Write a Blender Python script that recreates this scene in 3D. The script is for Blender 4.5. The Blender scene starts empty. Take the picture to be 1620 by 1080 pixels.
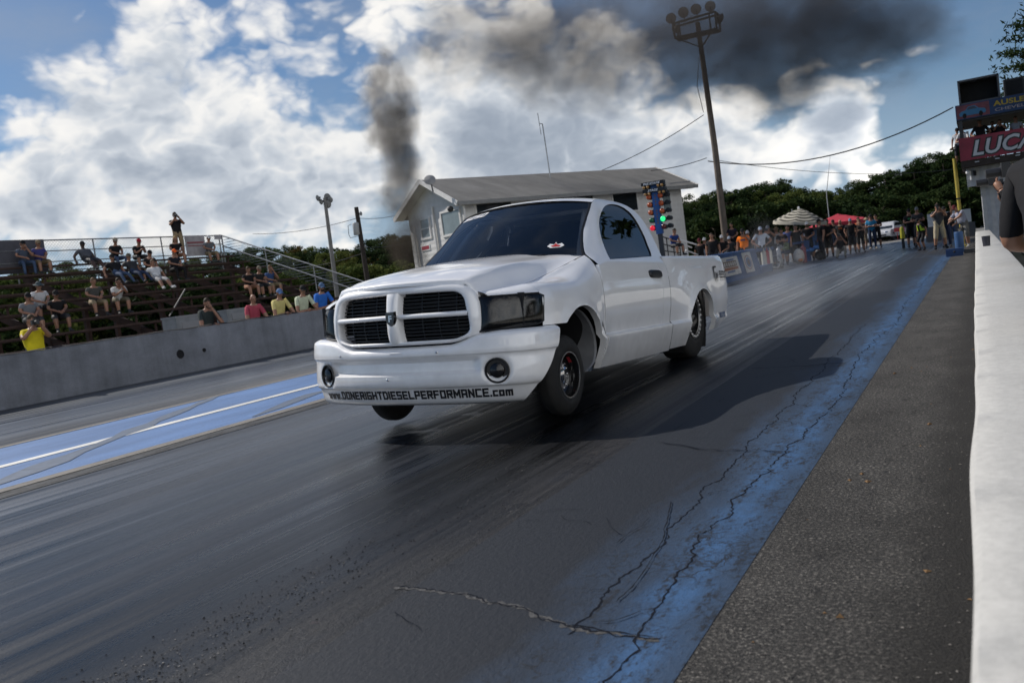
import bpy, bmesh, math, random
import numpy as np
from mathutils import Vector, Matrix

random.seed(7)
SC = bpy.context.scene
COL = SC.collection
PI = math.pi


# ------------------------------------------------------------------ camera model (solved from the photo)
CF, CYAW, CPITCH, CROLL, CH = 1397.8, 0.496, 0.0715, 0.1345, 1.087
_cy, _sy, _cp, _sp = math.cos(CYAW), math.sin(CYAW), math.cos(CPITCH), math.sin(CPITCH)
CAMF = Vector((-_sy * _cp, _cy * _cp, -_sp))
_r0 = Vector((_cy, _sy, 0)); _u0 = _r0.cross(CAMF)
CAMR = _r0 * math.cos(CROLL) - _u0 * math.sin(CROLL)
CAMU = _u0 * math.cos(CROLL) + _r0 * math.sin(CROLL)
CAMP = Vector((0, 0, CH))


def ray(u, v):
    return CAMF + CAMR * ((u - 810) / CF) - CAMU * ((v - 540) / CF)


def at_x(u, v, x):
    d = ray(u, v); return CAMP + d * (x / d.x)


def at_y(u, v, y):
    d = ray(u, v); return CAMP + d * (y / d.y)


def at_z(u, v, z=0.0):
    d = ray(u, v); return CAMP + d * ((z - CH) / d.z)


def at_d(u, v, dist):
    """point at a depth along the camera axis"""
    return CAMP + ray(u, v) * dist


def vdir(u, v):
    return ray(u, v).normalized()


# ------------------------------------------------------------------ materials
def nodes_of(name):
    m = bpy.data.materials.new(name); m.use_nodes = True
    nt = m.node_tree; b = nt.nodes['Principled BSDF']
    return m, nt, b


def N(nt, typ, **kw):
    n = nt.nodes.new(typ)
    for k, v in kw.items():
        if k.startswith('i_'):
            key = k[2:]
            key = int(key) if key.isdigit() else key.replace('_', ' ')
            n.inputs[key].default_value = v
        else:
            setattr(n, k, v)
    return n


def mat(name, col, rough=0.6, metal=0.0, spec=0.5, coat=0.0, var=0.0, vscale=6.0, bump=0.0, bscale=40.0, emit=None, estr=0.0):
    m, nt, b = nodes_of(name)
    b.inputs['Roughness'].default_value = rough
    b.inputs['Metallic'].default_value = metal
    b.inputs['Specular IOR Level'].default_value = spec
    b.inputs['Coat Weight'].default_value = coat
    b.inputs['Coat Roughness'].default_value = 0.04
    c = (col[0], col[1], col[2], 1)
    tc = N(nt, 'ShaderNodeTexCoord')
    if var > 0:
        nz = N(nt, 'ShaderNodeTexNoise'); nz.inputs['Scale'].default_value = vscale; nz.inputs['Detail'].default_value = 6
        nt.links.new(tc.outputs['Object'], nz.inputs['Vector'])
        mr = N(nt, 'ShaderNodeMapRange'); mr.inputs['To Min'].default_value = 1 - var; mr.inputs['To Max'].default_value = 1 + var
        mr.inputs['From Min'].default_value = 0.25; mr.inputs['From Max'].default_value = 0.75
        nt.links.new(nz.outputs['Fac'], mr.inputs['Value'])
        mx = N(nt, 'ShaderNodeMix', data_type='RGBA', blend_type='MULTIPLY'); mx.inputs[0].default_value = 1
        mx.inputs[6].default_value = c
        nt.links.new(mr.outputs[0], mx.inputs[7]); nt.links.new(mx.outputs[2], b.inputs['Base Color'])
    else:
        b.inputs['Base Color'].default_value = c
    if bump > 0:
        nb = N(nt, 'ShaderNodeTexNoise'); nb.inputs['Scale'].default_value = bscale; nb.inputs['Detail'].default_value = 5
        nt.links.new(tc.outputs['Object'], nb.inputs['Vector'])
        bp = N(nt, 'ShaderNodeBump'); bp.inputs['Strength'].default_value = bump; bp.inputs['Distance'].default_value = 0.02
        nt.links.new(nb.outputs['Fac'], bp.inputs['Height']); nt.links.new(bp.outputs[0], b.inputs['Normal'])
    if emit:
        b.inputs['Emission Color'].default_value = (*emit, 1); b.inputs['Emission Strength'].default_value = estr
    return m


# ------------------------------------------------------------------ mesh builder
class MB:
    def __init__(s):
        s.v = []; s.f = []; s.m = []

    def add(s, verts, faces, mi=0):
        o = len(s.v); s.v.extend([tuple(p) for p in verts])
        for f in faces:
            s.f.append(tuple(i + o for i in f)); s.m.append(mi)

    def grid(s, P, mi=0, closed_u=False, closed_v=False, flip=False, mfun=None):
        n, m = len(P), len(P[0]); o = len(s.v)
        for row in P:
            s.v.extend([tuple(p) for p in row])
        for i in range(n if closed_u else n - 1):
            for j in range(m if closed_v else m - 1):
                a = o + i * m + j; b = o + ((i + 1) % n) * m + j
                c = o + ((i + 1) % n) * m + (j + 1) % m; d = o + i * m + (j + 1) % m
                s.f.append((a, d, c, b) if flip else (a, b, c, d)); s.m.append(mfun(i, j) if mfun else mi)

    def box(s, c, d, mi=0, M=None):
        x, y, z = d[0] / 2, d[1] / 2, d[2] / 2
        vs = [Vector((sx * x, sy * y, sz * z)) for sx in (-1, 1) for sy in (-1, 1) for sz in (-1, 1)]
        if M is not None: vs = [M @ p for p in vs]
        vs = [p + Vector(c) for p in vs]
        s.add(vs, [(0, 1, 3, 2), (4, 6, 7, 5), (0, 4, 5, 1), (2, 3, 7, 6), (0, 2, 6, 4), (1, 5, 7, 3)], mi)

    def bar(s, a, b, w, h=None, mi=0, up=(0, 0, 1)):
        """rectangular bar from a to b"""
        a = Vector(a); b = Vector(b); h = h or w
        d = (b - a); L = d.length
        if L < 1e-6: return
        d /= L; u = Vector(up)
        if abs(d.dot(u)) > .98: u = Vector((1, 0, 0))
        r = d.cross(u).normalized(); u = r.cross(d)
        vs = []
        for p in (a, b):
            for sr, su in ((-1, -1), (1, -1), (1, 1), (-1, 1)):
                vs.append(p + r * sr * w / 2 + u * su * h / 2)
        s.add(vs, [(0, 1, 2, 3), (7, 6, 5, 4), (0, 4, 5, 1), (1, 5, 6, 2), (2, 6, 7, 3), (3, 7, 4, 0)], mi)

    def tube(s, pts, r, n=8, mi=0, cap=True):
        pts = [Vector(p) for p in pts]
        rs = r if isinstance(r, (list, tuple)) else [r] * len(pts)
        rings = []; pr = None
        for i, p in enumerate(pts):
            d = (pts[min(i + 1, len(pts) - 1)] - pts[max(i - 1, 0)])
            d = d.normalized() if d.length > 1e-9 else Vector((0, 0, 1))
            if pr is None:
                q = Vector((0, 0, 1)) if abs(d.z) < .9 else Vector((1, 0, 0))
                pr = d.cross(q).normalized()
            else:
                pr = (pr - d * pr.dot(d)).normalized()
            q = d.cross(pr)
            rings.append([p + pr * math.cos(2 * PI * k / n) * rs[i] + q * math.sin(2 * PI * k / n) * rs[i] for k in range(n)])
        o = len(s.v); s.grid(rings, mi, closed_v=True)
        if cap:
            s.f.append(tuple(o + k for k in range(n))[::-1]); s.m.append(mi)
            e = o + (len(pts) - 1) * n
            s.f.append(tuple(e + k for k in range(n))); s.m.append(mi)

    def lathe(s, prof, n=32, mi=0, M=None, mis=None):
        """profile of (radius, height) about local y axis -> M"""
        rows = []
        for k in range(n):
            a = 2 * PI * k / n
            row = [Vector((r * math.cos(a), h, r * math.sin(a))) for r, h in prof]
            if M is not None: row = [M @ p for p in row]
            rows.append(row)
        s.grid(rows, mi, closed_u=True, flip=True, mfun=(lambda i, j: mis[j]) if mis else None)

    def poly(s, pts, mi=0):
        s.add(pts, [tuple(range(len(pts)))], mi)

    def ell(s, c, r, nu=12, nv=8, mi=0, M=None):
        rows = []
        for i in range(nv + 1):
            t = PI * i / nv; row = []
            for k in range(nu):
                a = 2 * PI * k / nu
                p = Vector((r[0] * math.sin(t) * math.cos(a), r[1] * math.sin(t) * math.sin(a), r[2] * math.cos(t)))
                if M is not None: p = M @ p
                row.append(p + Vector(c))
            rows.append(row)
        s.grid(rows, mi, closed_v=True, flip=False)

    def build(s, name, mats, parent=None, smooth=35, merge=0.0, link=True):
        me = bpy.data.meshes.new(name)
        me.from_pydata([tuple(p) for p in s.v], [], s.f)
        mats = mats if isinstance(mats, (list, tuple)) else [mats]
        for m in mats: me.materials.append(m)
        if len(mats) > 1: me.polygons.foreach_set('material_index', s.m)
        bm = bmesh.new(); bm.from_mesh(me)
        if merge: bmesh.ops.remove_doubles(bm, verts=bm.verts, dist=merge)
        bmesh.ops.recalc_face_normals(bm, faces=bm.faces)
        bm.to_mesh(me); bm.free()
        if smooth:
            me.shade_smooth(); me.set_sharp_from_angle(angle=math.radians(smooth))
        me.update()
        o = bpy.data.objects.new(name, me)
        if link: COL.objects.link(o)
        if parent: o.parent = parent
        return o


def tag(o, label=None, cat=None, group=None, kind=None):
    if label: o['label'] = label
    if cat: o['category'] = cat
    if group: o['group'] = group
    if kind: o['kind'] = kind
    return o


def empty(name, loc, rz=0.0, label=None, cat=None, group=None):
    o = bpy.data.objects.new(name, None); COL.objects.link(o)
    o.empty_display_size = .2
    o.location = loc; o.rotation_euler = (0, 0, rz)
    return tag(o, label, cat, group)


def cub(xs, ys):
    """shape-preserving cubic interpolation"""
    xs = np.asarray(xs, float); ys = np.asarray(ys, float)
    h = np.diff(xs); d = np.diff(ys) / h
    m = np.zeros(len(xs)); m[0] = d[0]; m[-1] = d[-1]
    for i in range(1, len(xs) - 1):
        if d[i - 1] * d[i] > 0:
            w1, w2 = 2 * h[i] + h[i - 1], h[i] + 2 * h[i - 1]
            m[i] = (w1 + w2) / (w1 / d[i - 1] + w2 / d[i])

    def f(x):
        x = min(max(x, xs[0]), xs[-1])
        i = min(max(int(np.searchsorted(xs, x) - 1), 0), len(h) - 1)
        t = (x - xs[i]) / h[i]
        return float(ys[i] * (1 + 2 * t) * (1 - t) ** 2 + h[i] * m[i] * t * (1 - t) ** 2 + ys[i + 1] * t * t * (3 - 2 * t) + h[i] * m[i + 1] * t * t * (t - 1))
    return f


def sst(a, b, x):
    t = min(max((x - a) / (b - a), 0), 1); return t * t * (3 - 2 * t)


def crspline(pts, n, closed=False):
    """centripetal-free Catmull-Rom through points, n samples evenly by arclength"""
    P = [np.asarray(p, float) for p in pts]
    if closed: P = [P[-1]] + P + [P[0], P[1]]
    else: P = [2 * P[0] - P[1]] + P + [2 * P[-1] - P[-2]]
    out = []
    for i in range(1, len(P) - 2):
        for k in range(16):
            t = k / 16
            out.append(.5 * ((2 * P[i]) + (P[i + 1] - P[i - 1]) * t + (2 * P[i - 1] - 5 * P[i] + 4 * P[i + 1] - P[i + 2]) * t * t + (3 * P[i] - P[i - 1] - 3 * P[i + 1] + P[i + 2]) * t ** 3))
    out.append(P[-2])
    out = np.array(out); s = np.r_[0, np.cumsum(np.linalg.norm(np.diff(out, axis=0), axis=1))]
    q = np.linspace(0, s[-1], n)
    return np.stack([np.interp(q, s, out[:, k]) for k in range(out.shape[1])], 1)


# ------------------------------------------------------------------ lettering
GL = {
 'D': [[(0, 0), (0, 6), (3, 6), (4, 5), (4, 1), (3, 0), (0, 0)]],
 'O': [[(0, 0), (0, 6), (4, 6), (4, 0), (0, 0)]], 'N': [[(0, 0), (0, 6), (4, 0), (4, 6)]],
 'E': [[(4, 0), (0, 0), (0, 6), (4, 6)], [(0, 3), (3.5, 3)]], 'R': [[(0, 0), (0, 6), (4, 6), (4, 3), (0, 3)], [(2, 3), (4, 0)]],
 'I': [[(0, 0), (0, 6)]], 'G': [[(4, 6), (0, 6), (0, 0), (4, 0), (4, 3), (2, 3)]], 'H': [[(0, 0), (0, 6)], [(4, 0), (4, 6)], [(0, 3), (4, 3)]],
 'T': [[(2, 0), (2, 6)], [(0, 6), (4, 6)]], 'S': [[(4, 6), (0, 6), (0, 3), (4, 3), (4, 0), (0, 0)]], 'L': [[(0, 6), (0, 0), (4, 0)]],
 'P': [[(0, 0), (0, 6), (4, 6), (4, 2.7), (0, 2.7)]], 'F': [[(0, 0), (0, 6), (4, 6)], [(0, 3), (3.5, 3)]],
 'M': [[(0, 0), (0, 6), (2.5, 2), (5, 6), (5, 0)]], 'A': [[(0, 0), (0, 6), (4, 6), (4, 0)], [(0, 2.5), (4, 2.5)]], 'C': [[(4, 6), (0, 6), (0, 0), (4, 0)]],
 'w': [[(0, 4), (1, 0), (2.2, 3.4), (3.4, 0), (4.4, 4)]], 'c': [[(3, 4), (0, 4), (0, 0), (3, 0)]], 'o': [[(0, 0), (0, 4), (3.2, 4), (3.2, 0), (0, 0)]],
 'm': [[(0, 0), (0, 4), (5, 4), (5, 0)], [(2.5, 0), (2.5, 4)]], '.': [[(0, 0), (.01, 0)]],
 '2': [[(0, 6), (4, 6), (4, 3), (0, 3), (0, 0), (4, 0)]], '5': [[(4, 6), (0, 6), (0, 3), (4, 3), (4, 0), (0, 0)]], '0': [[(0, 0), (0, 6), (4, 6), (4, 0), (0, 0)]],
}


def stroke_text(txt, th=1.15, gap=1.1, shear=0.0):
    """blocky lettering as 2D quads; returns (polys, total width) in glyph units (cap height 6)"""
    polys = []; x = 0
    for ch in txt:
        if ch == ' ': x += 3; continue
        st = GL[ch]; w = max(p[0] for l in st for p in l)
        for l in st:
            for (a, b) in zip(l[:-1], l[1:]):
                a = np.array(a, float); b = np.array(b, float); d = b - a; L = np.linalg.norm(d)
                d = d / L if L > .1 else np.array((1., 0)); n = np.array((-d[1], d[0])); e = th / 2
                a2 = a - d * e * .98; b2 = b + d * e * .98
                k = max(1, int(L / 1.5))
                for q in range(k):
                    p0 = a2 + (b2 - a2) * q / k; p1 = a2 + (b2 - a2) * (q + 1) / k
                    polys.append([(x + p[0] + shear * p[1] + e, p[1]) for p in (p0 - n * e, p1 - n * e, p1 + n * e, p0 + n * e)])
        x += w + th + gap
    return polys, x - gap


def font_text(txt, shear=0.0, bold=0.0):
    """built-in font as 2D triangles; returns (verts, faces, xmin, xmax, ymin, ymax)"""
    cu = bpy.data.curves.new('lettering', 'FONT'); cu.body = txt; cu.shear = shear; cu.offset = bold; cu.resolution_u = 3
    o = bpy.data.objects.new('lettering_source', cu); COL.objects.link(o)
    dg = bpy.context.evaluated_depsgraph_get(); dg.update()
    me = bpy.data.meshes.new_from_object(o.evaluated_get(dg))
    v = [(p.co.x, p.co.y) for p in me.vertices]; f = [tuple(p.vertices) for p in me.polygons]
    bpy.data.objects.remove(o); bpy.data.meshes.remove(me); bpy.data.curves.remove(cu)
    a = np.array(v)
    return v, f, a[:, 0].min(), a[:, 0].max(), a[:, 1].min(), a[:, 1].max()


def put_font(mb, txt, origin, ux, uy, width=None, height=None, mi=0, shear=0.0, bold=0.0, center=False):
    """flat lettering in the plane origin + ux, uy (unit vectors)"""
    v, f, x0, x1, y0, y1 = font_text(txt, shear, bold)
    sy = height / (y1 - y0) if height else None
    sx = width / (x1 - x0) if width else sy
    sy = sy or sx
    o = Vector(origin); ux = Vector(ux); uy = Vector(uy)
    cx = (x0 + x1) / 2 if center else x0; cy = (y0 + y1) / 2 if center else y0
    mb.add([o + ux * ((p[0] - cx) * sx) + uy * ((p[1] - cy) * sy) for p in v], f, mi)
    return (x1 - x0) * sx
# ================================================================== PICKUP TRUCK
ZG = 0.2233          # body datum to ground under the rear axle


def paint_mat():
    m, nt, b = nodes_of('white_paint')
    tc = N(nt, 'ShaderNodeTexCoord')
    nz = N(nt, 'ShaderNodeTexNoise', i_Scale=2.2, i_Detail=7.0, i_Roughness=.62)
    nt.links.new(tc.outputs['Object'], nz.inputs['Vector'])
    cr = N(nt, 'ShaderNodeValToRGB')
    cr.color_ramp.elements[0].position = .3; cr.color_ramp.elements[0].color = (.82, .82, .835, 1)
    cr.color_ramp.elements[1].position = .7; cr.color_ramp.elements[1].color = (.90, .90, .905, 1)
    nt.links.new(nz.outputs['Fac'], cr.inputs[0])
    # road grime low on the body
    sp = N(nt, 'ShaderNodeSeparateXYZ'); nt.links.new(tc.outputs['Object'], sp.inputs[0])
    n2 = N(nt, 'ShaderNodeTexNoise', i_Scale=9.0, i_Detail=6.0); nt.links.new(tc.outputs['Object'], n2.inputs['Vector'])
    ad = N(nt, 'ShaderNodeMath', operation='MULTIPLY_ADD'); nt.links.new(n2.outputs['Fac'], ad.inputs[0]); ad.inputs[1].default_value = -.5
    nt.links.new(sp.outputs['Z'], ad.inputs[2])
    mr = N(nt, 'ShaderNodeMapRange'); mr.inputs['From Min'].default_value = .28; mr.inputs['From Max'].default_value = -.12; mr.inputs['To Max'].default_value = .4
    nt.links.new(ad.outputs[0], mr.inputs[0])
    mx = N(nt, 'ShaderNodeMix', data_type='RGBA'); mx.inputs[7].default_value = (.40, .39, .37, 1)
    nt.links.new(mr.outputs[0], mx.inputs[0]); nt.links.new(cr.outputs[0], mx.inputs[6]); nt.links.new(mx.outputs[2], b.inputs['Base Color'])
    b.inputs['Roughness'].default_value = .38; b.inputs['Coat Weight'].default_value = 1; b.inputs['Coat Roughness'].default_value = .035; b.inputs['Coat IOR'].default_value = 1.75
    nb = N(nt, 'ShaderNodeTexNoise', i_Scale=3.5, i_Detail=2.0); nt.links.new(tc.outputs['Object'], nb.inputs['Vector'])
    bp = N(nt, 'ShaderNodeBump', i_Strength=.02, i_Distance=.05); nt.links.new(nb.outputs['Fac'], bp.inputs['Height'])
    nt.links.new(bp.outputs[0], b.inputs['Normal']); nt.links.new(bp.outputs[0], b.inputs['Coat Normal'])
    return m


def tint_glass(name, tint, rough=.01, ior=1.52, base=.075):
    m = bpy.data.materials.new(name); m.use_nodes = True; nt = m.node_tree; nt.nodes.clear()
    out = N(nt, 'ShaderNodeOutputMaterial'); tr = N(nt, 'ShaderNodeBsdfTransparent'); gl = N(nt, 'ShaderNodeBsdfGlossy')
    tr.inputs[0].default_value = (*tint, 1); gl.inputs['Roughness'].default_value = rough
    fr = N(nt, 'ShaderNodeFresnel'); fr.inputs[0].default_value = ior
    mr = N(nt, 'ShaderNodeMapRange'); mr.inputs['To Min'].default_value = base; nt.links.new(fr.outputs[0], mr.inputs[0])
    mx = N(nt, 'ShaderNodeMixShader'); nt.links.new(mr.outputs[0], mx.inputs[0]); nt.links.new(tr.outputs[0], mx.inputs[1]); nt.links.new(gl.outputs[0], mx.inputs[2])
    nt.links.new(mx.outputs[0], out.inputs[0])
    return m


M_PAINT = paint_mat()
M_GLASS = tint_glass('windshield_glass', (.74, .78, .82))
M_SIDEGLASS = tint_glass('side_glass', (.10, .12, .15))
M_SMOKED = tint_glass('smoked_lens', (.12, .12, .125), .12, 1.36, .035)
M_BLACK = mat('black_plastic', (.012, .012, .013), .45, var=.25, vscale=20)
M_DARK = mat('underbody_black', (.008, .008, .009), .8, var=.3)
M_RUBBER = mat('tyre_rubber', (.014, .014, .014), .78, var=.35, vscale=14, bump=.25, bscale=120)
M_GLOSSBLK = mat('gloss_black_rim', (.010, .010, .011), .12, coat=.6)
M_CHROME = mat('chrome', (.62, .62, .63), .12, metal=1, var=.15, vscale=30)
M_ALU = mat('bare_aluminium', (.5, .5, .5), .35, metal=1, var=.2, vscale=25)
M_LINER = mat('grey_liner', (.15, .155, .165), .5, var=.25, vscale=8)
M_DECAL = mat('decal_black', (.012, .012, .014), .35)
M_DECALW = mat('decal_white', (.78, .78, .78), .4)
M_RED = mat('decal_red', (.45, .03, .03), .4)
M_REFLECT = mat('lamp_reflector', (.38, .38, .40), .3, metal=.8, var=.4, vscale=18)
M_STICKBLUE = mat('decal_blue', (.03, .07, .16), .4)

P_Z = cub([.37, .405, .50, .58, .648, .660, .672, .72, .85, .97, 1.08, 1.17, 1.25, 1.30, 1.40, 1.57, 1.70, 1.80, 1.84, 1.87],
          [.915, .930, .960, .978, .990, .985, .960, .965, .984, .989, .982, .967, .940, .905, .845, .765, .710, .660, .625, .56])
P_BED = cub([.37, .405, .50, .58, .648, .660, .672, .72, .85, .97, 1.08, 1.17, 1.25, 1.29, 1.31, 1.33],
            [.915, .930, .960, .978, .990, .985, .960, .965, .984, .986, .978, .972, .962, .948, .930, .905])
FA = (3.02, .50, .415); RA = (.02, .545, .425)


def flare(x, z, c):
    d = math.hypot(x - c[0], max(z - c[1], 0) * 1.0) - c[2]
    if z < c[1] - .12: d = abs(x - c[0]) - c[2]
    lip = .020 * math.exp(-(max(d, 0) / .045) ** 2) * (.35 + .65 * sst(.60, .74, z))
    broad = .026 * math.exp(-((d - .0) / .20) ** 2) * sst(.45, .62, z)
    return (lip + broad)


def side_y(x, z):
    w = sst(.70, 1.0, x)
    y = P_Z(z) * w + P_BED(min(z, 1.33)) * (1 - w) if x < 1.0 else P_Z(z)
    if z < 1.2:
        y += flare(x, z, FA) * (1 - sst(1.0, 1.15, z)) + flare(x, z, RA) * 1.1
    if x < -.45 and z < .672: y -= .020 * sst(-.45, -.80, x)
    # rear haunch of the bed
    y += .012 * math.exp(-((x + .25) / .55) ** 2) * sst(.95, 1.08, z) * (1 - sst(1.16, 1.28, z))
    if x > 3.42: y -= .05 * ((x - 3.42) / .14) ** 2 * .6
    if x < -.65: y -= .026 * ((-.65 - x) / .50) ** 2
    return y


def arch_bottom(x, base, c):
    dx = x - c[0]
    if abs(dx) < c[2] - 1e-5: return c[1] + math.sqrt(c[2] ** 2 - dx * dx)
    return base(x)


def arch_columns(x0, x1, c, n):
    xs = set(np.linspace(x0, x1, n).round(4))
    for k in range(29):
        a = PI * k / 28; xs.add(round(c[0] + c[2] * math.cos(a) * .99999, 5))
    for e in (-1, 1): xs.add(round(c[0] + e * (c[2] + .0015), 5))
    return sorted(x for x in xs if x0 - 1e-6 <= x <= x1 + 1e-6)


SEAM1 = cub([.37, .405, .51, .60, .66, 1.0, 1.11, 1.22, 1.34], [2.60, 2.590, 2.555, 2.535, 2.527, 2.527, 2.52, 2.505, 2.45])


def mirror(mb):
    q = MB(); q.v = [(x, -y, z) for x, y, z in mb.v]; q.f = [f[::-1] for f in mb.f]; q.m = list(mb.m); return q


class Truck:
    def __init__(s):
        hd, tp, rl = -.0183, .0531, -.0372
        ch, sh = math.cos(hd), math.sin(hd)
        fx = Vector((sh, -ch, 0)); fy = Vector((ch, sh, 0)); fz = Vector((0, 0, 1))
        c, t = math.cos(tp), math.sin(tp)
        ex = fx * c + fz * t; up = -fx * t + fz * c
        cr, sr = math.cos(rl), math.sin(rl)
        ey = fy * cr + up * sr; ez = up * cr - fy * sr
        O = Vector((-3.6406, 9.0353, -.2224)) + ez * ZG
        s.M = Matrix(((ex.x, ey.x, ez.x, O.x), (ex.y, ey.y, ez.y, O.y), (ex.z, ey.z, ez.z, O.z), (0, 0, 0, 1)))
        s.root = empty('pickup_truck', (0, 0, 0), 0, 'white single cab drag racing pickup launching with its front wheels lifted off the track', 'pickup truck')
        s.root.matrix_world = s.M
        s.Mi = s.M.inverted()

    def part(s, mb, name, mats, parent=None, label=None, smooth=35, merge=0.0):
        for i, p in enumerate(mb.v): mb.v[i] = (p[0], p[1], p[2] - ZG)
        o = mb.build(name, mats, parent or s.root, smooth, merge)
        if label: o['label'] = label
        return o

    def both(s, mb, name, mats, parents=(None, None), **k):
        q = mirror(mb)
        return s.part(mb, name, mats, parents[0], **k), s.part(q, name, mats, parents[1], **k)


T = Truck()

# ---- front fender -----------------------------------------------------------------------------------
FST = [  # x, [(y, z) valley .. upper side]
 (2.45, [(.800, 1.316), (.835, 1.302), (.872, 1.276), (.910, 1.236), (.942, 1.18), (.972, 1.10), (.986, 1.02)]),
 (2.75, [(.770, 1.238), (.815, 1.218), (.868, 1.194), (.918, 1.160), (.952, 1.12), (.978, 1.06), (.990, 1.00)]),
 (3.05, [(.745, 1.163), (.797, 1.143), (.858, 1.129), (.914, 1.110), (.958, 1.08), (.986, 1.03), (1.003, .985)]),
 (3.35, [(.722, 1.105), (.785, 1.104), (.848, 1.108), (.905, 1.102), (.950, 1.075), (.980, 1.03), (.996, .985)]),
 (3.56, [(.705, 1.088), (.765, 1.094), (.825, 1.098), (.880, 1.090), (.925, 1.070), (.962, 1.03), (.982, .985)]),
 (3.63, [(.690, 1.080), (.742, 1.085), (.795, 1.087), (.842, 1.080), (.884, 1.064), (.922, 1.033), (.940, .99)]),
 (3.71, [(.668, 1.075), (.708, 1.077), (.752, 1.076), (.794, 1.069), (.832, 1.054), (.862, 1.030), (.880, .99)]),
 (3.79, [(.645, 1.070), (.672, 1.069), (.702, 1.066), (.732, 1.059), (.758, 1.047), (.780, 1.028), (.792, .99)]),
 (3.845, [(.625, 1.066), (.640, 1.063), (.655, 1.059), (.672, 1.052), (.688, 1.043), (.703, 1.027), (.712, .99)]),
]
_fx = [a[0] for a in FST]
_fc = [[cub(_fx, [a[1][k][c] for a in FST]) for c in (0, 1)] for k in range(7)]


def fender_section(x, zb, n=34):
    up = [(_fc[k][0](x), _fc[k][1](x)) for k in range(7)]
    low = []
    if x <= 3.57:
        for z in (.93, .87, .80, .74, .70, .676, .668, .660, .652, .62, .57, .50, .405): low.append((side_y(x, z), z))
        y6 = up[6][0]; d0 = side_y(x, up[6][1]) - y6
        up = [(y + d0 * (k / 6) ** 2, z) for k, (y, z) in enumerate(up)]
    P = crspline([(up[0][0] - .03, up[0][1] - .035)] + up + low, 250) if low else crspline([(up[0][0] - .03, up[0][1] - .03)] + up, 130)
    i = len(P)
    for k in range(30, len(P)):
        if P[k][1] < zb:
            t = (P[k - 1][1] - zb) / (P[k - 1][1] - P[k][1]); P = np.vstack([P[:k], P[k - 1] + (P[k] - P[k - 1]) * t]); break
    s_ = np.r_[0, np.cumsum(np.linalg.norm(np.diff(P, axis=0), axis=1))]
    q = np.linspace(0, s_[-1], n)
    return [(float(np.interp(a, s_, P[:, 0])), float(np.interp(a, s_, P[:, 1]))) for a in q]


def build_fender():
    mb = MB()
    base = lambda x: .405 if x < FA[0] else .802
    rows = []
    for x in arch_columns(2.455, 3.56, FA, 30):
        sec = fender_section(x, max(arch_bottom(x, base, FA), .802 if x > FA[0] else 0))
        w = 1 - sst(2.455, 2.60, x)
        w2 = max(0, 1 - (x - 2.455) / .15)
        rows.append([(x + (SEAM1(z) - 2.455 + .005) * w2, y, z) for y, z in sec])
    mb.grid(rows)
    # inward lip of the arch
    lip = [[r[-1], (r[-1][0], r[-1][1] - .05, r[-1][2])] for r in rows]
    mb.grid(lip)
    rows = []
    for x in np.linspace(3.56, 3.845, 14): rows.append([(x, y, z) for y, z in fender_section(x, 1.034, 24)])
    mb.grid(rows)
    return mb


fender_objs = T.both(build_fender(), 'front_fender', M_PAINT, merge=.0006)
# wheelhouse liner behind the front tyre
for sg in (1, -1):
    mb = MB()
    cv = crspline([(2.98, .895), (2.86, .865), (2.74, .79), (2.665, .70), (2.64, .62), (2.65, .53), (2.72, .45), (2.85, .405)], 26)
    mb.grid([[(x, sg * (.925 - w_ * (.055 + .15 * sst(.80, .45, z))), z) for w_ in (1, .75, .4, .15, 0)] for x, z in cv])
    mb.grid([[(x, sg * .925, z), (x - .02, sg * .935, z)] for x, z in cv])
    T.part(mb, 'fender_liner', M_LINER)
    for nm, c_, r0 in (('front_wheelhouse', FA, .408), ('rear_wheelhouse', RA, .418)):
        mb = MB(); mb.grid([[(c_[0] + r0 * math.cos(a), sg * y, c_[1] + r0 * math.sin(a)) for y in (.42, .6, .8, .905)] for a in np.linspace(-.5 if 'rear' in nm else .55, PI + (.5 if 'rear' in nm else .1), 24)])
        mb.grid([[(c_[0] + q * r0 * math.cos(a), sg * .43, c_[1] + q * r0 * math.sin(a)) for q in (1, .05)] for a in np.linspace(-.5, PI + .5, 24)])
        T.part(mb, nm, M_DARK)

# ---- hood ---------------------------------------------------------------------------------------------
ZC = cub([2.2, 2.35, 2.68, 3.0, 3.3, 3.6, 3.8, 3.9, 3.955], [1.392, 1.385, 1.356, 1.334, 1.306, 1.262, 1.220, 1.193, 1.172])
ZR = cub([2.2, 2.35, 2.77, 3.3, 3.62, 3.80, 3.90, 3.955], [1.345, 1.338, 1.298, 1.256, 1.213, 1.170, 1.142, 1.124])
YR = cub([2.2, 2.35, 2.77, 3.3, 3.62, 3.94], [.74, .725, .635, .60, .585, .555])
YV = lambda x: _fc[0][0](max(x, 2.45)) + (0 if x > 2.45 else (2.45 - x) * .1) - .004
ZV = lambda x: _fc[0][1](max(x, 2.45)) + (0 if x > 2.45 else (2.45 - x) * .25)
XF = lambda y: 3.968 - .33 * y * y
XREAR = lambda y: 2.70 - .50 * y * y


def hood_z(x, y):
    a = abs(y); yr = YR(x)
    if a <= yr:
        z = ZC(x) - (ZC(x) - ZR(x)) * (a / yr) ** 2.4
        # raised centre scoop towards the windshield
        z += .012 * (sst(.46, .32, a)) * sst(3.5, 2.7, x) - .005 * math.exp(-((a - .47) / .08) ** 2) * sst(3.3, 2.6, x)
        return z
    t = (a - yr) / max(YV(x) - yr, 1e-4)
    return ZR(x) + (ZV(x) - ZR(x)) * (1 - (1 - t) ** 1.35 * (1)) if t < 1 else ZV(x)


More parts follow.
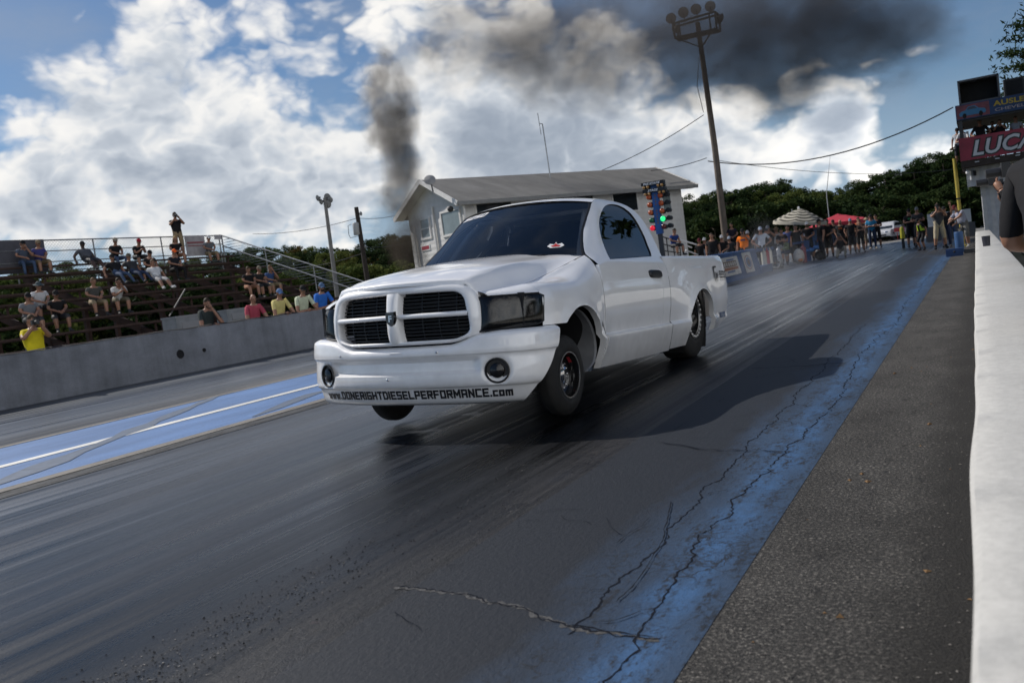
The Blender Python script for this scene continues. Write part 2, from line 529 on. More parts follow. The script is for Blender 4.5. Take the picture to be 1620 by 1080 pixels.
def build_hood():
    mb = MB(); rows = []
    ts = [-1, -.97, -.93, -.88, -.82, -.77, -.72, -.66, -.6, -.54, -.48, -.40, -.3, -.2, -.1, 0]
    ts = ts + [-t for t in ts[:-1]][::-1]
    for i in range(45):
        s_ = i / 44; row = []
        for t in ts:
            xn = 2.5 + (3.845 - 2.5) * s_
            y = t * YV(xn)
            x = XREAR(y) + (XF(y) - XREAR(y)) * s_
            y = t * YV(min(x, 3.845)) * (1 if x < 3.8 else 1)
            z = hood_z(min(x, 3.955), y)
            row.append((x, y, z))
        rows.append(row)
    # rolled front lip
    last = rows[-1]
    rows.append([(x + .006, y, z - .010) for x, y, z in last]); rows.append([(x + .004, y, z - .03) for x, y, z in last])
    rows.insert(0, [(x - .03, y, z - .03) for x, y, z in rows[0]])
    mb.grid(rows)
    return mb


hood = T.part(build_hood(), 'hood', M_PAINT, smooth=60)

# ---- headlights ------------------------------------------------------------------------------------
PLAN_H = [(3.872, .632), (3.845, .715), (3.79, .795), (3.71, .873), (3.63, .930), (3.555, .972)]


def build_headlight():
    cv = crspline(PLAN_H, 30); lens = MB(); back = MB(); rim = MB()
    zt = cub([0, .5, .9, 1], [1.028, 1.026, 1.024, 1.008]); zb = cub([0, .15, .9, 1], [.792, .798, .816, .835])
    rows = []
    for i, (x, y) in enumerate(cv):
        t = i / 29; a = cv[min(i + 1, 29)] - cv[max(i - 1, 0)]; n = np.array((a[1], -a[0])); n /= np.linalg.norm(n)
        row = []
        for k in range(13):
            q = k / 12; z = zb(t) + (zt(t) - zb(t)) * q
            d = -.006 + .016 * (1 - abs(2 * q - 1) ** 4) * (1 - abs(2 * t - 1) ** 8)
            row.append((x + n[0] * d - .025 * (q - .3), y + n[1] * d, z))
        rows.append(row)
    lens.grid(rows)
    rows2 = [[(x - .05, y * .94, z) for x, y, z in r] for r in rows]
    back.grid(rows2)
    ed = [r[0] for r in rows] + rows[-1] + [r[-1] for r in rows][::-1] + rows[0][::-1]
    back.grid([[p, (p[0] - .05, p[1] * .94, p[2])] for p in ed], closed_u=True, mi=1)
    rim.tube(ed + [ed[0]], .005, 6, cap=False)
    refl = []
    for (t, z, r) in ((.22, .905, .070), (.58, .92, .066)):
        i = int(t * 29); x, y = cv[i]; b = MB(); a = cv[i + 1] - cv[i - 1]; n = np.array((a[1], -a[0])); n /= np.linalg.norm(n)
        n = Vector((n[0] * .9 + .3, n[1] * .5, 0)).normalized()
        Mx = Matrix.Translation((x - .035, y - .02, z)) @ Vector((0, 1, 0)).rotation_difference(n).to_matrix().to_4x4()
        b.lathe([(r, .012), (r * .97, .004), (r * .8, -.02), (r * .5, -.045), (r * .2, -.05), (.0, -.05)], 24, M=Mx)
        b.ell(Mx @ Vector((0, -.02, 0)), (.02, .02, .02), 10, 6)
        refl.append(b)
    return lens, back, rim, refl


_l, _b, _r, _rf = build_headlight()
for sg in (0, 1):
    f = (lambda q: q) if sg == 0 else mirror
    hl = T.part(f(_b), 'headlight', [M_REFLECT, M_BLACK])
    T.part(f(_l), 'lens', M_SMOKED, hl); T.part(f(_r), 'bezel', M_BLACK, hl)
    for b in _rf: T.part(f(b), 'reflector', M_REFLECT, hl)
    if sg == 0: _l, _b, _r, _rf = build_headlight()

# ---- grille ---------------------------------------------------------------------------------------
GX = cub([0, .15, .3, .5, .6, .66], [4.014, 4.010, 3.996, 3.950, 3.908, 3.868])
GP = cub([.68, .73, .78, .86, .93, 1.02, 1.08, 1.115, 1.145, 1.175], [-.07, -.035, -.012, 0, 0, -.012, -.026, -.042, -.062, -.095])
gx = lambda y, z, d=0: GX(abs(y)) + GP(z) + d
OUT = [(.0, 1.168), (.25, 1.164), (.43, 1.148), (.535, 1.122), (.606, 1.068), (.638, .985), (.648, .89), (.648, .82), (.628, .782), (.55, .760), (.44, .733), (.25, .729), (0, .729)]
INN = [(.0, 1.092), (.25, 1.088), (.42, 1.084), (.497, 1.073), (.538, 1.038), (.556, .97), (.568, .89), (.570, .82), (.547, .788), (.50, .768), (.44, .757), (.25, .756), (0, .756)]


def loop(half, n):
    p = crspline(half, n); q = p[1:-1][::-1].copy(); q[:, 0] *= -1
    return np.vstack([p, q])


def build_grille():
    mb = MB(); n = 50
    o = loop(OUT, n); i = loop(INN, n); rows = []
    for a, b in zip(o, i):
        row = []
        for t, d in ((-.06, -.06), (-.03, -.028), (0, -.012), (.10, -.002), (.3, .003), (.6, .003), (.85, -.004), (1.0, -.02), (1.03, -.05), (1.04, -.10)):
            y, z = a + (b - a) * t; row.append((gx(y, z, d), y, z))
        rows.append(row)
    mb.grid(rows, closed_u=True)
    # cross bars
    def bar(c0, c1, w0, w1, vert):
        rr = []
        for k in range(25):
            t = k / 24; row = []
            for s_, d in ((-1.0, -.085), (-1.0, -.03), (-.8, -.010), (-.4, .0), (.4, .0), (.8, -.010), (1.0, -.03), (1.0, -.085)):
                w = w0 + (w1 - w0) * (2 * abs(t - .5)) ** 1.5
                if vert: y = -.005 + s_ * w; z = c0 + (c1 - c0) * t
                else: y = c0 + (c1 - c0) * t; z = .932 + s_ * w - .004 * abs(2 * t - 1)
                row.append((gx(y, z, d + (.006 if vert else -.006)), y, z))
            rr.append(row)
        mb.grid(rr)
    bar(.745, 1.10, .050, .055, True)
    bar(-.57, .57, .018, .020, False)
    return mb


grille = T.part(build_grille(), 'grille_shell', M_PAINT, smooth=60)
mb = MB()
for k in range(14):
    z = .768 + k * .0245
    mb.grid([[(gx(y, z, d), y, z + dz) for d, dz in ((-.075, 0), (-.105, .006), (-.105, .010), (-.075, .006), (-.075, 0))] for y in np.linspace(-.56, .56, 22)])
for y in (-.46, -.33, -.2, .2, .33, .46):
    mb.grid([[(gx(y, z, d), y + w, z) for d, w in ((-.085, -.004), (-.085, .004), (-.11, .004), (-.11, -.004))] for z in np.linspace(.76, 1.09, 8)])
T.part(mb, 'grille_slats', M_BLACK, grille)
mb = MB(); mb.grid([[(3.72, y, z) for z in (.70, .9, 1.07)] for y in np.linspace(-.57, .57, 6)])
for z in np.linspace(.74, 1.05, 15): mb.box((3.735, 0, z), (.02, 1.1, .006), 1)
T.part(mb, 'radiator', [M_DARK, mat('radiator_fins', (.05, .05, .055), .5, metal=.6)], grille)
# shield badge
mb = MB(); sh = [(-.033, .045), (.033, .045), (.036, .02), (.034, -.012), (.022, -.036), (0, -.05), (-.022, -.036), (-.034, -.012), (-.036, .02)]
bx = gx(0, .925, .010)
mb.add([(bx + .016, y + .006, z + .925) for y, z in sh] + [(bx - .01, y * 1.12 + .006, z * 1.1 + .925) for y, z in sh],
       [tuple(range(9))] + [(i, i + 9, (i + 1) % 9 + 9, (i + 1) % 9) for i in range(9)])
badge = T.part(mb, 'badge', M_GLOSSBLK, grille, 'black shield badge with a silver letter F')
mb = MB(); put_font(mb, 'F', (bx + .0175, .006 + .003, .925), (0, 1, 0), (0, 0, 1), height=.045, width=.028, bold=.02, center=True)
T.part(mb, 'emblem_letter', M_CHROME, badge, smooth=0)

# ---- bumper ----------------------------------------------------------------------------------------
PLAN_B = [(3.975, 0), (3.972, .15), (3.962, .30), (3.940, .48), (3.905, .64), (3.865, .77), (3.82, .87), (3.765, .945), (3.70, .995), (3.61, 1.028), (3.52, 1.040), (3.42, 1.042)]
_pb = crspline(PLAN_B, 90)
_ps = np.r_[0, np.cumsum(np.linalg.norm(np.diff(_pb, axis=0), axis=1))]


def plan(s_):
    a = abs(s_); x = float(np.interp(a, _ps, _pb[:, 0])); y = float(np.interp(a, _ps, _pb[:, 1])); e = .02
    x1 = np.interp(a + e, _ps, _pb[:, 0]); y1 = np.interp(a + e, _ps, _pb[:, 1]); x0 = np.interp(max(a - e, 0), _ps, _pb[:, 0]); y0 = np.interp(max(a - e, 0), _ps, _pb[:, 1])
    if a < e: x0, y0 = x1, -y1
    n = np.array((y1 - y0, -(x1 - x0))); n /= np.linalg.norm(n)
    if s_ < 0: y = -y; n[1] = -n[1]
    return x, y, n


ZTOP = cub([0, .42, .50, .60, .66, .8, 1.3], [.716, .718, .735, .772, .786, .796, .800])
S_END = cub([.30, .44, .55, .66, .80], [float(np.interp(-xe, -_pb[:, 0], _ps)) for xe in (3.80, 3.70, 3.61, 3.53, 3.46)])


def bump_pt(s_, z, extra=0.0):
    zt = ZTOP(abs(plan(s_)[1]))
    d = PROF(z)
    x, y, n = plan(s_)
    rec = sst(.68, .60, abs(y + .03)) * sst(.515, .54, z) * (1 - sst(.600, .632, z))
    d -= .040 * rec
    r = math.hypot((abs(y) - .745), (z - .525)) if abs(y) > .5 else 1   # dished round the fog lamp
    d -= .018 * math.exp(-(r / .088) ** 8)
    if z > zt - .035: d -= .05 * ((z - (zt - .035)) / .035) ** 2
    d += extra
    return (x + n[0] * d, y + n[1] * d, z)


PROF = cub([.294, .302, .32, .36, .405, .418, .430, .47, .55, .622, .640, .652, .68, .72, .81], [-.10, -.07, -.048, -.034, -.022, -.016, .000, .006, .004, -.001, .002, .013, .014, .010, .004])


def build_bumper():
    mb = MB(); rows = []
    zl = [.294, .300, .308, .322, .34, .36, .38, .40, .412, .418, .424, .43, .45, .47, .49, .505, .515, .525, .54, .56, .58, .60, .61, .62, .63, .637, .644, .650, .66, .68, .70]
    for i in range(-80, 81):
        t = i / 80; row = []
        for z in zl + [0, 1, 2, 3, 4, 5]:
            if z in (0, 1, 2, 3, 4, 5) and not isinstance(z, float):
                q = z; s0 = t * S_END(.79); zt = ZTOP(abs(plan(s0)[1])); z = .70 + (zt - .70) * (.3, .55, .75, .88, .96, 1.0)[q] if zt > .705 else .7
                s_ = t * S_END(z)
            else:
                s_ = t * S_END(z)
                zt = ZTOP(abs(plan(s_)[1]))
            row.append(bump_pt(s_, z))
        e = row[-1]; s0 = t * S_END(.79); n = plan(s0)[2]
        row.append((e[0] - n[0] * .06, e[1] - n[1] * .06, e[2] - .004))
        rows.append(row)
    mb.grid(rows)
    for r in (rows[0], rows[-1]): mb.grid([[p, (p[0] - .004, p[1] * .988, p[2])] for p in r])
    return mb


bumper = T.part(build_bumper(), 'front_bumper', M_PAINT, smooth=40)
for sg in (1, -1):   # fog lamps
    s_ = float(np.interp(.745, _pb[:, 1], _ps)) * sg
    x, y, n = plan(s_); c = Vector(bump_pt(s_, .525, .014)); nv = Vector((n[0], n[1], 0)).normalized()
    Mx = Matrix.Translation(c) @ Vector((0, 1, 0)).rotation_difference(nv).to_matrix().to_4x4()
    mb = MB(); mb.lathe([(.088, -.002), (.086, .004), (.080, .005), (.077, .0), (.074, -.012), (0, -.016)], 36, M=Mx)
    fl = T.part(mb, 'fog_lamp', M_BLACK, bumper)
    mb = MB(); mb.lathe([(.052, -.010), (.050, .002), (.03, .010), (0, .013)], 24, M=Mx); T.part(mb, 'fog_lens', M_SMOKED, fl)
    mb = MB(); mb.lathe([(.045, -.010), (.02, -.012), (0, -.013)], 20, M=Mx); T.part(mb, 'fog_reflector', M_REFLECT, fl)
# web address along the valance
polys, W = stroke_text('www.DONERIGHTDIESELPERFORMANCE.com', th=1.75, gap=.75)
s0 = -float(np.interp(.80, _pb[:, 1], _ps)); s1 = float(np.interp(.835, _pb[:, 1], _ps))
mb = MB()
for q in polys:
    mb.add([bump_pt(s0 + (s1 - s0) * (a / W), .3520 + .0080 * b, .0035) for a, b in q], [tuple(range(len(q)))])
T.part(mb, 'web_address_lettering', M_DECAL, bumper, smooth=0)
for sy in (-.55, .33, -.1):
    mb = MB(); mb.ell(bump_pt(sy, .672 if sy != -.1 else .49, .002), (.006, .009, .009), 8, 6); T.part(mb, 'screw_head', M_CHROME, bumper)

# ---- doors, cab, bed ------------------------------------------------------------------------------------
ZBELT = 1.225


def side_piece(x0f, x1f, zb, zt, nx, nz):
    mb = MB(); rows = []
    zs = sorted(set(list(np.linspace(zb, zt, nz)) + [.648, .654, .660, .666, .672, .68]))
    for i in range(nx):
        t = i / (nx - 1)
        rows.append([(x0f(z) + (x1f(z) - x0f(z)) * t, side_y(x0f(z) + (x1f(z) - x0f(z)) * t, z), z) for z in zs if zb <= z <= zt])
    mb.grid(rows)
    for r in (rows[0], rows[-1]): mb.grid([[p, (p[0], p[1] - .03, p[2])] for p in r])
    mb.grid([[r[0], (r[0][0], r[0][1] - .05, r[0][2] - .005)] for r in rows])
    return mb


doors = T.both(side_piece(lambda z: 1.128, lambda z: SEAM1(z) - .005, .405, ZBELT, 30, 30), 'door', M_PAINT)
corner = T.both(side_piece(lambda z: .925, lambda z: 1.121, .405, ZBELT, 6, 30), 'cab_corner', M_PAINT)

RO = dict(
 bottom=[(2.505, ZBELT), (2.2, ZBELT), (1.8, ZBELT), (1.4, ZBELT), (.925, ZBELT)],
 rear=[(.925, ZBELT), (.855, 1.30), (.80, 1.40), (.775, 1.50), (.785, 1.60), (.835, 1.70), (.93, 1.775)],
 top=[(.93, 1.775), (1.06, 1.815), (1.22, 1.838), (1.42, 1.848), (1.62, 1.842), (1.76, 1.826), (1.87, 1.797)],
 front=[(1.87, 1.797), (2.01, 1.695), (2.14, 1.592), (2.28, 1.480), (2.415, 1.365), (2.47, 1.30), (2.505, ZBELT)])
RI = dict(
 bottom=[(2.20, 1.270), (1.85, 1.281), (1.5, 1.293), (1.25, 1.302), (1.135, 1.306)],
 rear=[(1.135, 1.306), (1.075, 1.345), (1.03, 1.42), (.990, 1.50), (.985, 1.60), (1.02, 1.70), (1.085, 1.755)],
 top=[(1.085, 1.755), (1.18, 1.790), (1.30, 1.806), (1.43, 1.804), (1.56, 1.788), (1.68, 1.757), (1.80, 1.705)],
 front=[(1.80, 1.705), (1.90, 1.650), (1.98, 1.590), (2.045, 1.520), (2.10, 1.44), (2.15, 1.355), (2.20, 1.270)])


def ring(d, ns):
    out = []
    for k in ('bottom', 'rear', 'top', 'front'):
        out += list(crspline(d[k], ns[k] + 1)[:-1])
    return out


def pin(k, ns):
    """rounding of the pillar in towards the windshield"""
    q = (k - ns['bottom'] - ns['rear'] - ns['top']) / ns['front']
    if q <= 0: return 0.0
    return .012 + .058 * sst(0, .55, q) * (1 - sst(.86, 1, q))


def build_cab_side():
    ns = dict(bottom=26, rear=22, top=24, front=24)
    o = ring(RO, ns); i = ring(RI, ns); mb = MB(); rows = []
    for a, b in zip(o, i):
        row = []
        for k in range(11):
            t = (k / 10) ** 1.4; x, z = a + (b - a) * t
            row.append((x, side_y(max(x, 1.01), z) - pin(len(rows), ns) * max(0, 1 - t / .75) ** 2, z))
        x, z = b; y = side_y(max(x, 1.01), z)
        row.append((x, y - .006, z)); row.append((x, y - .03, z))
        rows.append(row)
    mb.grid(rows, closed_u=True)
    gl = MB(); c = np.mean(i, axis=0)
    gr = []
    for b in i:
        row = []
        for t in (1.004, .93, .8, .6, .4, .2, .0):
            x, z = c + (b - c) * t
            row.append((x, side_y(max(x, 1.01), z) - .012, z))
        gr.append(row)
    gl.grid(gr, closed_u=True)
    seal = MB(); lp = [(b[0], side_y(max(b[0], 1.01), b[1]) - .008, b[1]) for b in i]; seal.tube(lp + [lp[0]], .006, 6, cap=False)
    return mb, gl, seal


a_, g_, s_l = build_cab_side()
cabs = T.both(a_, 'cab_frame', M_PAINT, smooth=50)
T.both(g_, 'side_window', M_SIDEGLASS, cabs); T.both(s_l, 'window_seal', M_BLACK, cabs)

# roof
RE = crspline(RO['top'], 30)


def roof_pt(t, j):
    x0, z0 = RE[int(round(t * 29))]
    ye = side_y(max(x0, 1.01), z0) - .004
    y = ye * j
    x = x0 + (.135 * (1 - j * j) * sst(.55, 1, t)) - .05 * (1 - j * j) * sst(.4, 0, t)
    crown = .052 * sst(1.75, 1.9, 10) if False else .050
    z = z0 + crown * (1 - abs(j) ** 2.6)
    return (x, y, z)


mb = MB(); js = [-1, -.985, -.96, -.92, -.86, -.78, -.66, -.5, -.3, -.1, .1, .3, .5, .66, .78, .86, .92, .96, .985, 1]
rows = [[roof_pt(k / 29, j) for j in js] for k in range(30)]
back = [[(.93 - .12 * sst(0, 1, q), j * (side_y(1.01, 1.775) + (side_y(1.01, 1.30) - side_y(1.01, 1.775)) * q), 1.775 + .05 * (1 - abs(j) ** 2.6) * (1 - q) - (1.775 - 1.2) * q) for j in js] for q in (1, .8, .6, .4, .2, .08)]
mb.grid(back + rows)
roof = T.part(mb, 'roof', M_PAINT, smooth=60)

# windshield
FE = crspline(RO['front'][:6], 21)[::-1]      # from base to top along the pillar edge
mb = MB(); gj = [-1, -.975, -.9, -.8, -.6, -.4, -.2, 0, .2, .4, .6, .8, .9, .975, 1]; rows = []
for k in range(21):
    q = k / 20; xe, ze = FE[k]; ye = side_y(max(xe, 1.01), ze) - .004 - (.012 + .058 * sst(1, .3, q))
    row = []
    for j in gj:
        x = xe + (1 - j * j) * (.23 * (1 - q) + .128 * q + .03 * math.sin(PI * q)); z = ze + (1 - abs(j) ** 2.4) * (.0 * (1 - q) + .05 * q - .008)
        row.append((x, ye * j, z - .002))
    rows.append(row)
wsg = MB(); wst = MB()
wsg.grid(rows)
tr = [[r[0], ((r[0][0] + r[1][0]) / 2 + .004, (r[0][1] + r[1][1]) / 2, r[0][2] + .003), (r[1][0] + .002, r[1][1], r[1][2] + .002)] for r in rows]
wst.grid(tr); wst.grid([[(x, -y, z) for x, y, z in r] for r in tr])
wst.grid([[rows[-1][j], (rows[-1][j][0] + .004, rows[-1][j][1], rows[-1][j][2] + .002), (rows[-1][j][0] * .75 + rows[-2][j][0] * .25 + .004, rows[-1][j][1], rows[-1][j][2] * .75 + rows[-2][j][2] * .25 + .004)] for j in range(len(gj))])
windshield = T.part(wsg, 'windshield', M_GLASS)
T.part(wst, 'windshield_trim', M_BLACK, windshield)


def ws_pt(j, q, d=.004):
    k = q * 20; k0 = min(int(k), 19); f = k - k0
    a = [Vector(p) for p in rows[k0]]; b = [Vector(p) for p in rows[k0 + 1]]
    xs = np.array(gj); i = min(max(int(np.searchsorted(xs, j)) - 1, 0), len(gj) - 2); g = (j - xs[i]) / (xs[i + 1] - xs[i])
    p = (a[i] * (1 - g) + a[i + 1] * g) * (1 - f) + (b[i] * (1 - g) + b[i + 1] * g) * f
    return p + Vector((.55, 0, .8)).normalized() * d


polys, W = stroke_text('5250', th=1.5, gap=1.2, shear=.35)
mb = MB()
for p in polys: mb.add([ws_pt(-.925 + .42 * a / W, .893 + .010 * b) for a, b in p], [tuple(range(len(p)))])
T.part(mb, 'number_lettering', M_DECALW, windshield, smooth=0)
mb = MB()   # winged sticker low on the driver side
for pts, mi in (([(-.5, 0), (-.35, .5), (-.1, .3), (0, .8), (.1, .3), (.35, .5), (.5, 0), (.3, -.35), (-.3, -.35)], 0), ([(-.3, .05), (-.1, .18), (0, .55), (.1, .18), (.3, .05), (.2, -.2), (-.2, -.2)], 1)):
    mb.add([ws_pt(.74 + .17 * a, .195 + .08 * b, .004 + .002 * mi) for a, b in pts], [tuple(range(len(pts)))], mi)
T.part(mb, 'winged_sticker', [M_DECALW, M_RED], windshield, smooth=0)
mb = MB(); Mx = Matrix.Translation((2.50, .50, hood_z(2.5, .5) + .001)); mb.ell((2.575, .475, hood_z(2.575, .475) + .002), (.035, .05, .006), 16, 6)
T.part(mb, 'hood_pin', M_BLACK, hood)

# interior seen through the glass
mb = MB()
mb.box((1.72, 0, .96), (1.5, 1.70, .40)); mb.box((2.28, 0, 1.22), (.32, 1.50, .16))
mb.box((.98, 0, 1.45), (.03, 1.3, .55))
T.part(mb, 'dashboard', mat('cabin_trim', (.02, .02, .022), .8, var=.2))
M_SEAT = mat('seat_cloth', (.015, .015, .017), .9, var=.3)
for sy in (.42, -.42):
    mb = MB(); mb.box((1.22, sy, 1.28), (.16, .50, .52)); mb.box((1.18, sy, 1.58), (.10, .26, .18)); T.part(mb, 'seat', M_SEAT, smooth=0)
mb = MB()
for sy in (1, -1):
    mb.tube([(2.26, sy * .66, 1.18), (2.17, sy * .645, 1.40), (1.93, sy * .585, 1.63), (1.78, sy * .54, 1.735), (1.2, sy * .54, 1.77), (1.05, sy * .56, 1.6), (1.02, sy * .62, 1.2)], .024, 10)
mb.tube([(1.80, -.54, 1.735), (1.80, .54, 1.735)], .022, 10); mb.tube([(1.1, -.54, 1.74), (1.1, .54, 1.74)], .022, 10)
T.part(mb, 'roll_cage', mat('cage_tube', (.62, .62, .60), .4))

# bed
BEDX0, BEDX1 = -1.17, .915


def build_bed():
    mb = MB(); rows = []
    base = lambda x: .418 if x > RA[0] else (.520 + .10 * sst(-.55, -1.12, x))
    for x in arch_columns(BEDX0, BEDX1, RA, 34):
        zb = arch_bottom(x, base, RA)
        # lower rear corner sweeps up
        zt = 1.312 + .020 * (BEDX1 - x) / 1.9
        zs = [zb + (zt - .03 - zb) * (k / 26) for k in range(27)]
        r = [(x + (.012 * sst(1.0, 1.33, z) * 3 if x < -.9 else 0), side_y(x, z), z) for z in zs]
        yr = side_y(x, zt - .03)
        r += [(x + (.035 if x < -.9 else 0), yr - .006, zt - .014), (x + (.035 if x < -.9 else 0), yr - .020, zt - .003), (x + (.035 if x < -.9 else 0), yr - .06, zt), (x + (.035 if x < -.9 else 0), yr - .065, zt - .05)]
        rows.append(r)
    # rounded rear vertical corner
    pre = []
    for k, (dx, dy) in enumerate(((-.045, -.10), (-.040, -.05), (-.026, -.022), (-.010, -.006))):
        pre.append([(p[0] + dx, p[1] + dy, p[2]) for p in rows[0]])
    rows = pre + rows
    mb.grid(rows)
    mb.grid([[r[0], (r[0][0], r[0][1] - .05, r[0][2])] for r in rows])
    return mb


beds = T.both(build_bed(), 'bed_side', M_PAINT, merge=.0004, smooth=40)
mb = MB(); mb.box((-1.20, 0, .98), (.03, 1.70, .68)); T.part(mb, 'tailgate', M_PAINT)
mb = MB(); mb.box((-.12, 0, .93), (2.06, 1.72, .05)); mb.box((.90, 0, 1.08), (.03, 1.76, .42)); T.part(mb, 'bed_floor', M_BLACK)
# raised rear haunch line on the bed side and rear bumper line sit in side_y; logos:
bed = beds[0]


def side_decal(mb, polys, x0, z0, sx, sz, mi=0, off=.0035):
    for p in polys:
        mb.add([(x0 - a * sx, side_y(x0 - a * sx, z0 + b * sz) + off, z0 + b * sz) for a, b in p], [tuple(range(len(p)))], mi)


mb = MB()
v, f, x0, x1, y0, y1 = font_text('FLEECE', 0, .03)
tall = [(p[0] - x0) / (x1 - x0) for p in v]
vv = [((p[0] - x0) / (x1 - x0), (p[1] - y0) / (y1 - y0)) for p in v]
mb.add([(-.775 - a * .33, side_y(-.775 - a * .33, 1.072 + b * .085) + .009, 1.072 + b * .085) for a, b in vv], f)
v, f, x0, x1, y0, y1 = font_text('F', 0, .012)
mb2 = [((p[0] - x0) / (x1 - x0), (p[1] - y0) / (y1 - y0)) for p in v]
v, f, x0, x1, y0, y1 = font_text('PERFORMANCE', 0, 0)
mb.add([(-.79 - (p[0] - x0) / (x1 - x0) * .27, side_y(-.79 - (p[0] - x0) / (x1 - x0) * .27, 1.05) + .008, 1.048 + (p[1] - y0) / (y1 - y0) * .014) for p in v], f)
left = [(0, .96), (.25, 1.0), (.62, 1.0), (.62, .90), (.30, .90), (.20, .84), (.17, .55), (.22, .25), (.30, 0), (.12, .22), (.02, .5)]
mid = [(.36, .62), (.50, .66), (.50, .30), (.46, .10), (.38, .22)]
right = [(.56, .56), (.74, .62), (.78, .45), (.72, .2), (.58, 0), (.64, .28)]
mb2_ = MB()
for pl in (left, mid, right): mb2_.add([(-.535 - a * .22, side_y(-.535 - a * .22, 1.02 + b * .19) + .008, 1.02 + b * .19) for a, b in pl], [tuple(range(len(pl)))])
T.part(mb, 'sponsor_lettering', M_DECAL, bed, smooth=0); T.part(mb2_, 'sponsor_emblem', M_DECAL, bed, smooth=0)
mb = MB(); side_decal(mb, [[(0, 0), (.9, 0), (1, 1), (.06, 1)]], -.74, .632, .28, .060, off=.006)
vs = MB()
st = T.part(mb, 'blue_sticker', M_STICKBLUE, bed, smooth=0)
v, f, x0, x1, y0, y1 = font_text('Viair', .25, .01)
vs.add([(-.77 - (p[0] - x0) / (x1 - x0) * .2, side_y(-.77 - (p[0] - x0) / (x1 - x0) * .2, .65) + .0085, .642 + (p[1] - y0) / (y1 - y0) * .038) for p in v], f)
T.part(vs, 'sticker_lettering', mat('sticker_grey', (.35, .40, .48), .5), st, smooth=0)

# door handles
def handle_mb(sg):
    mb = MB(); rows = []
    cx, cz = 1.275, 1.138
    for k in range(28):
        a = 2 * PI * k / 28; ca, sa = math.cos(a), math.sin(a)
        e = lambda v_: math.copysign(abs(v_) ** .55, v_)
        row = []
        for r, d in ((1.06, .001), (1.0, .012), (.9, .020), (.6, .022), (.0, .022)):
            x = cx + .155 * e(ca) * r; z = cz + .036 * e(sa) * r + .012 * (x - cx); row.append((x, sg * (side_y(x, z) + d), z))
        rows.append(row)
    mb.grid(rows, closed_u=True); return mb


for sg, d in ((1, doors[0]), (-1, doors[1])): T.part(handle_mb(sg), 'door_handle', M_BLACK, d)

# dark structure inside (closes the seams and wheel wells)
mb = MB()
mb.box((1.55, 0, .78), (1.90, 1.80, .62)); mb.box((3.05, 0, .80), (1.1, 1.06, .50)); mb.box((-.05, 0, .70), (1.86, 1.00, .40))
mb.box((1.3, 0, .48), (3.6, .9, .10)); mb.box((3.62, 0, .56), (.24, 1.5, .36))
for sg in (1, -1): mb.box((3.63, sg * .72, .93), (.16, .34, .22)); mb.box((-.50, sg * .7, .80), (.05, .35, .5)); mb.box((.46, sg * .7, .80), (.05, .4, .6)); mb.box((-.05, sg * .70, 1.0), (1.0, .4, .04)); mb.box((3.02, sg * .7, .975), (1.0, .36, .03))
T.part(mb, 'chassis', M_DARK, smooth=0)
for sg in (1, -1): mb = MB(); mb.tube([(2.5, sg * .80, .40), (1.0, sg * .80, .42)], .03, 8); T.part(mb, 'side_rail_bar', M_ALU)

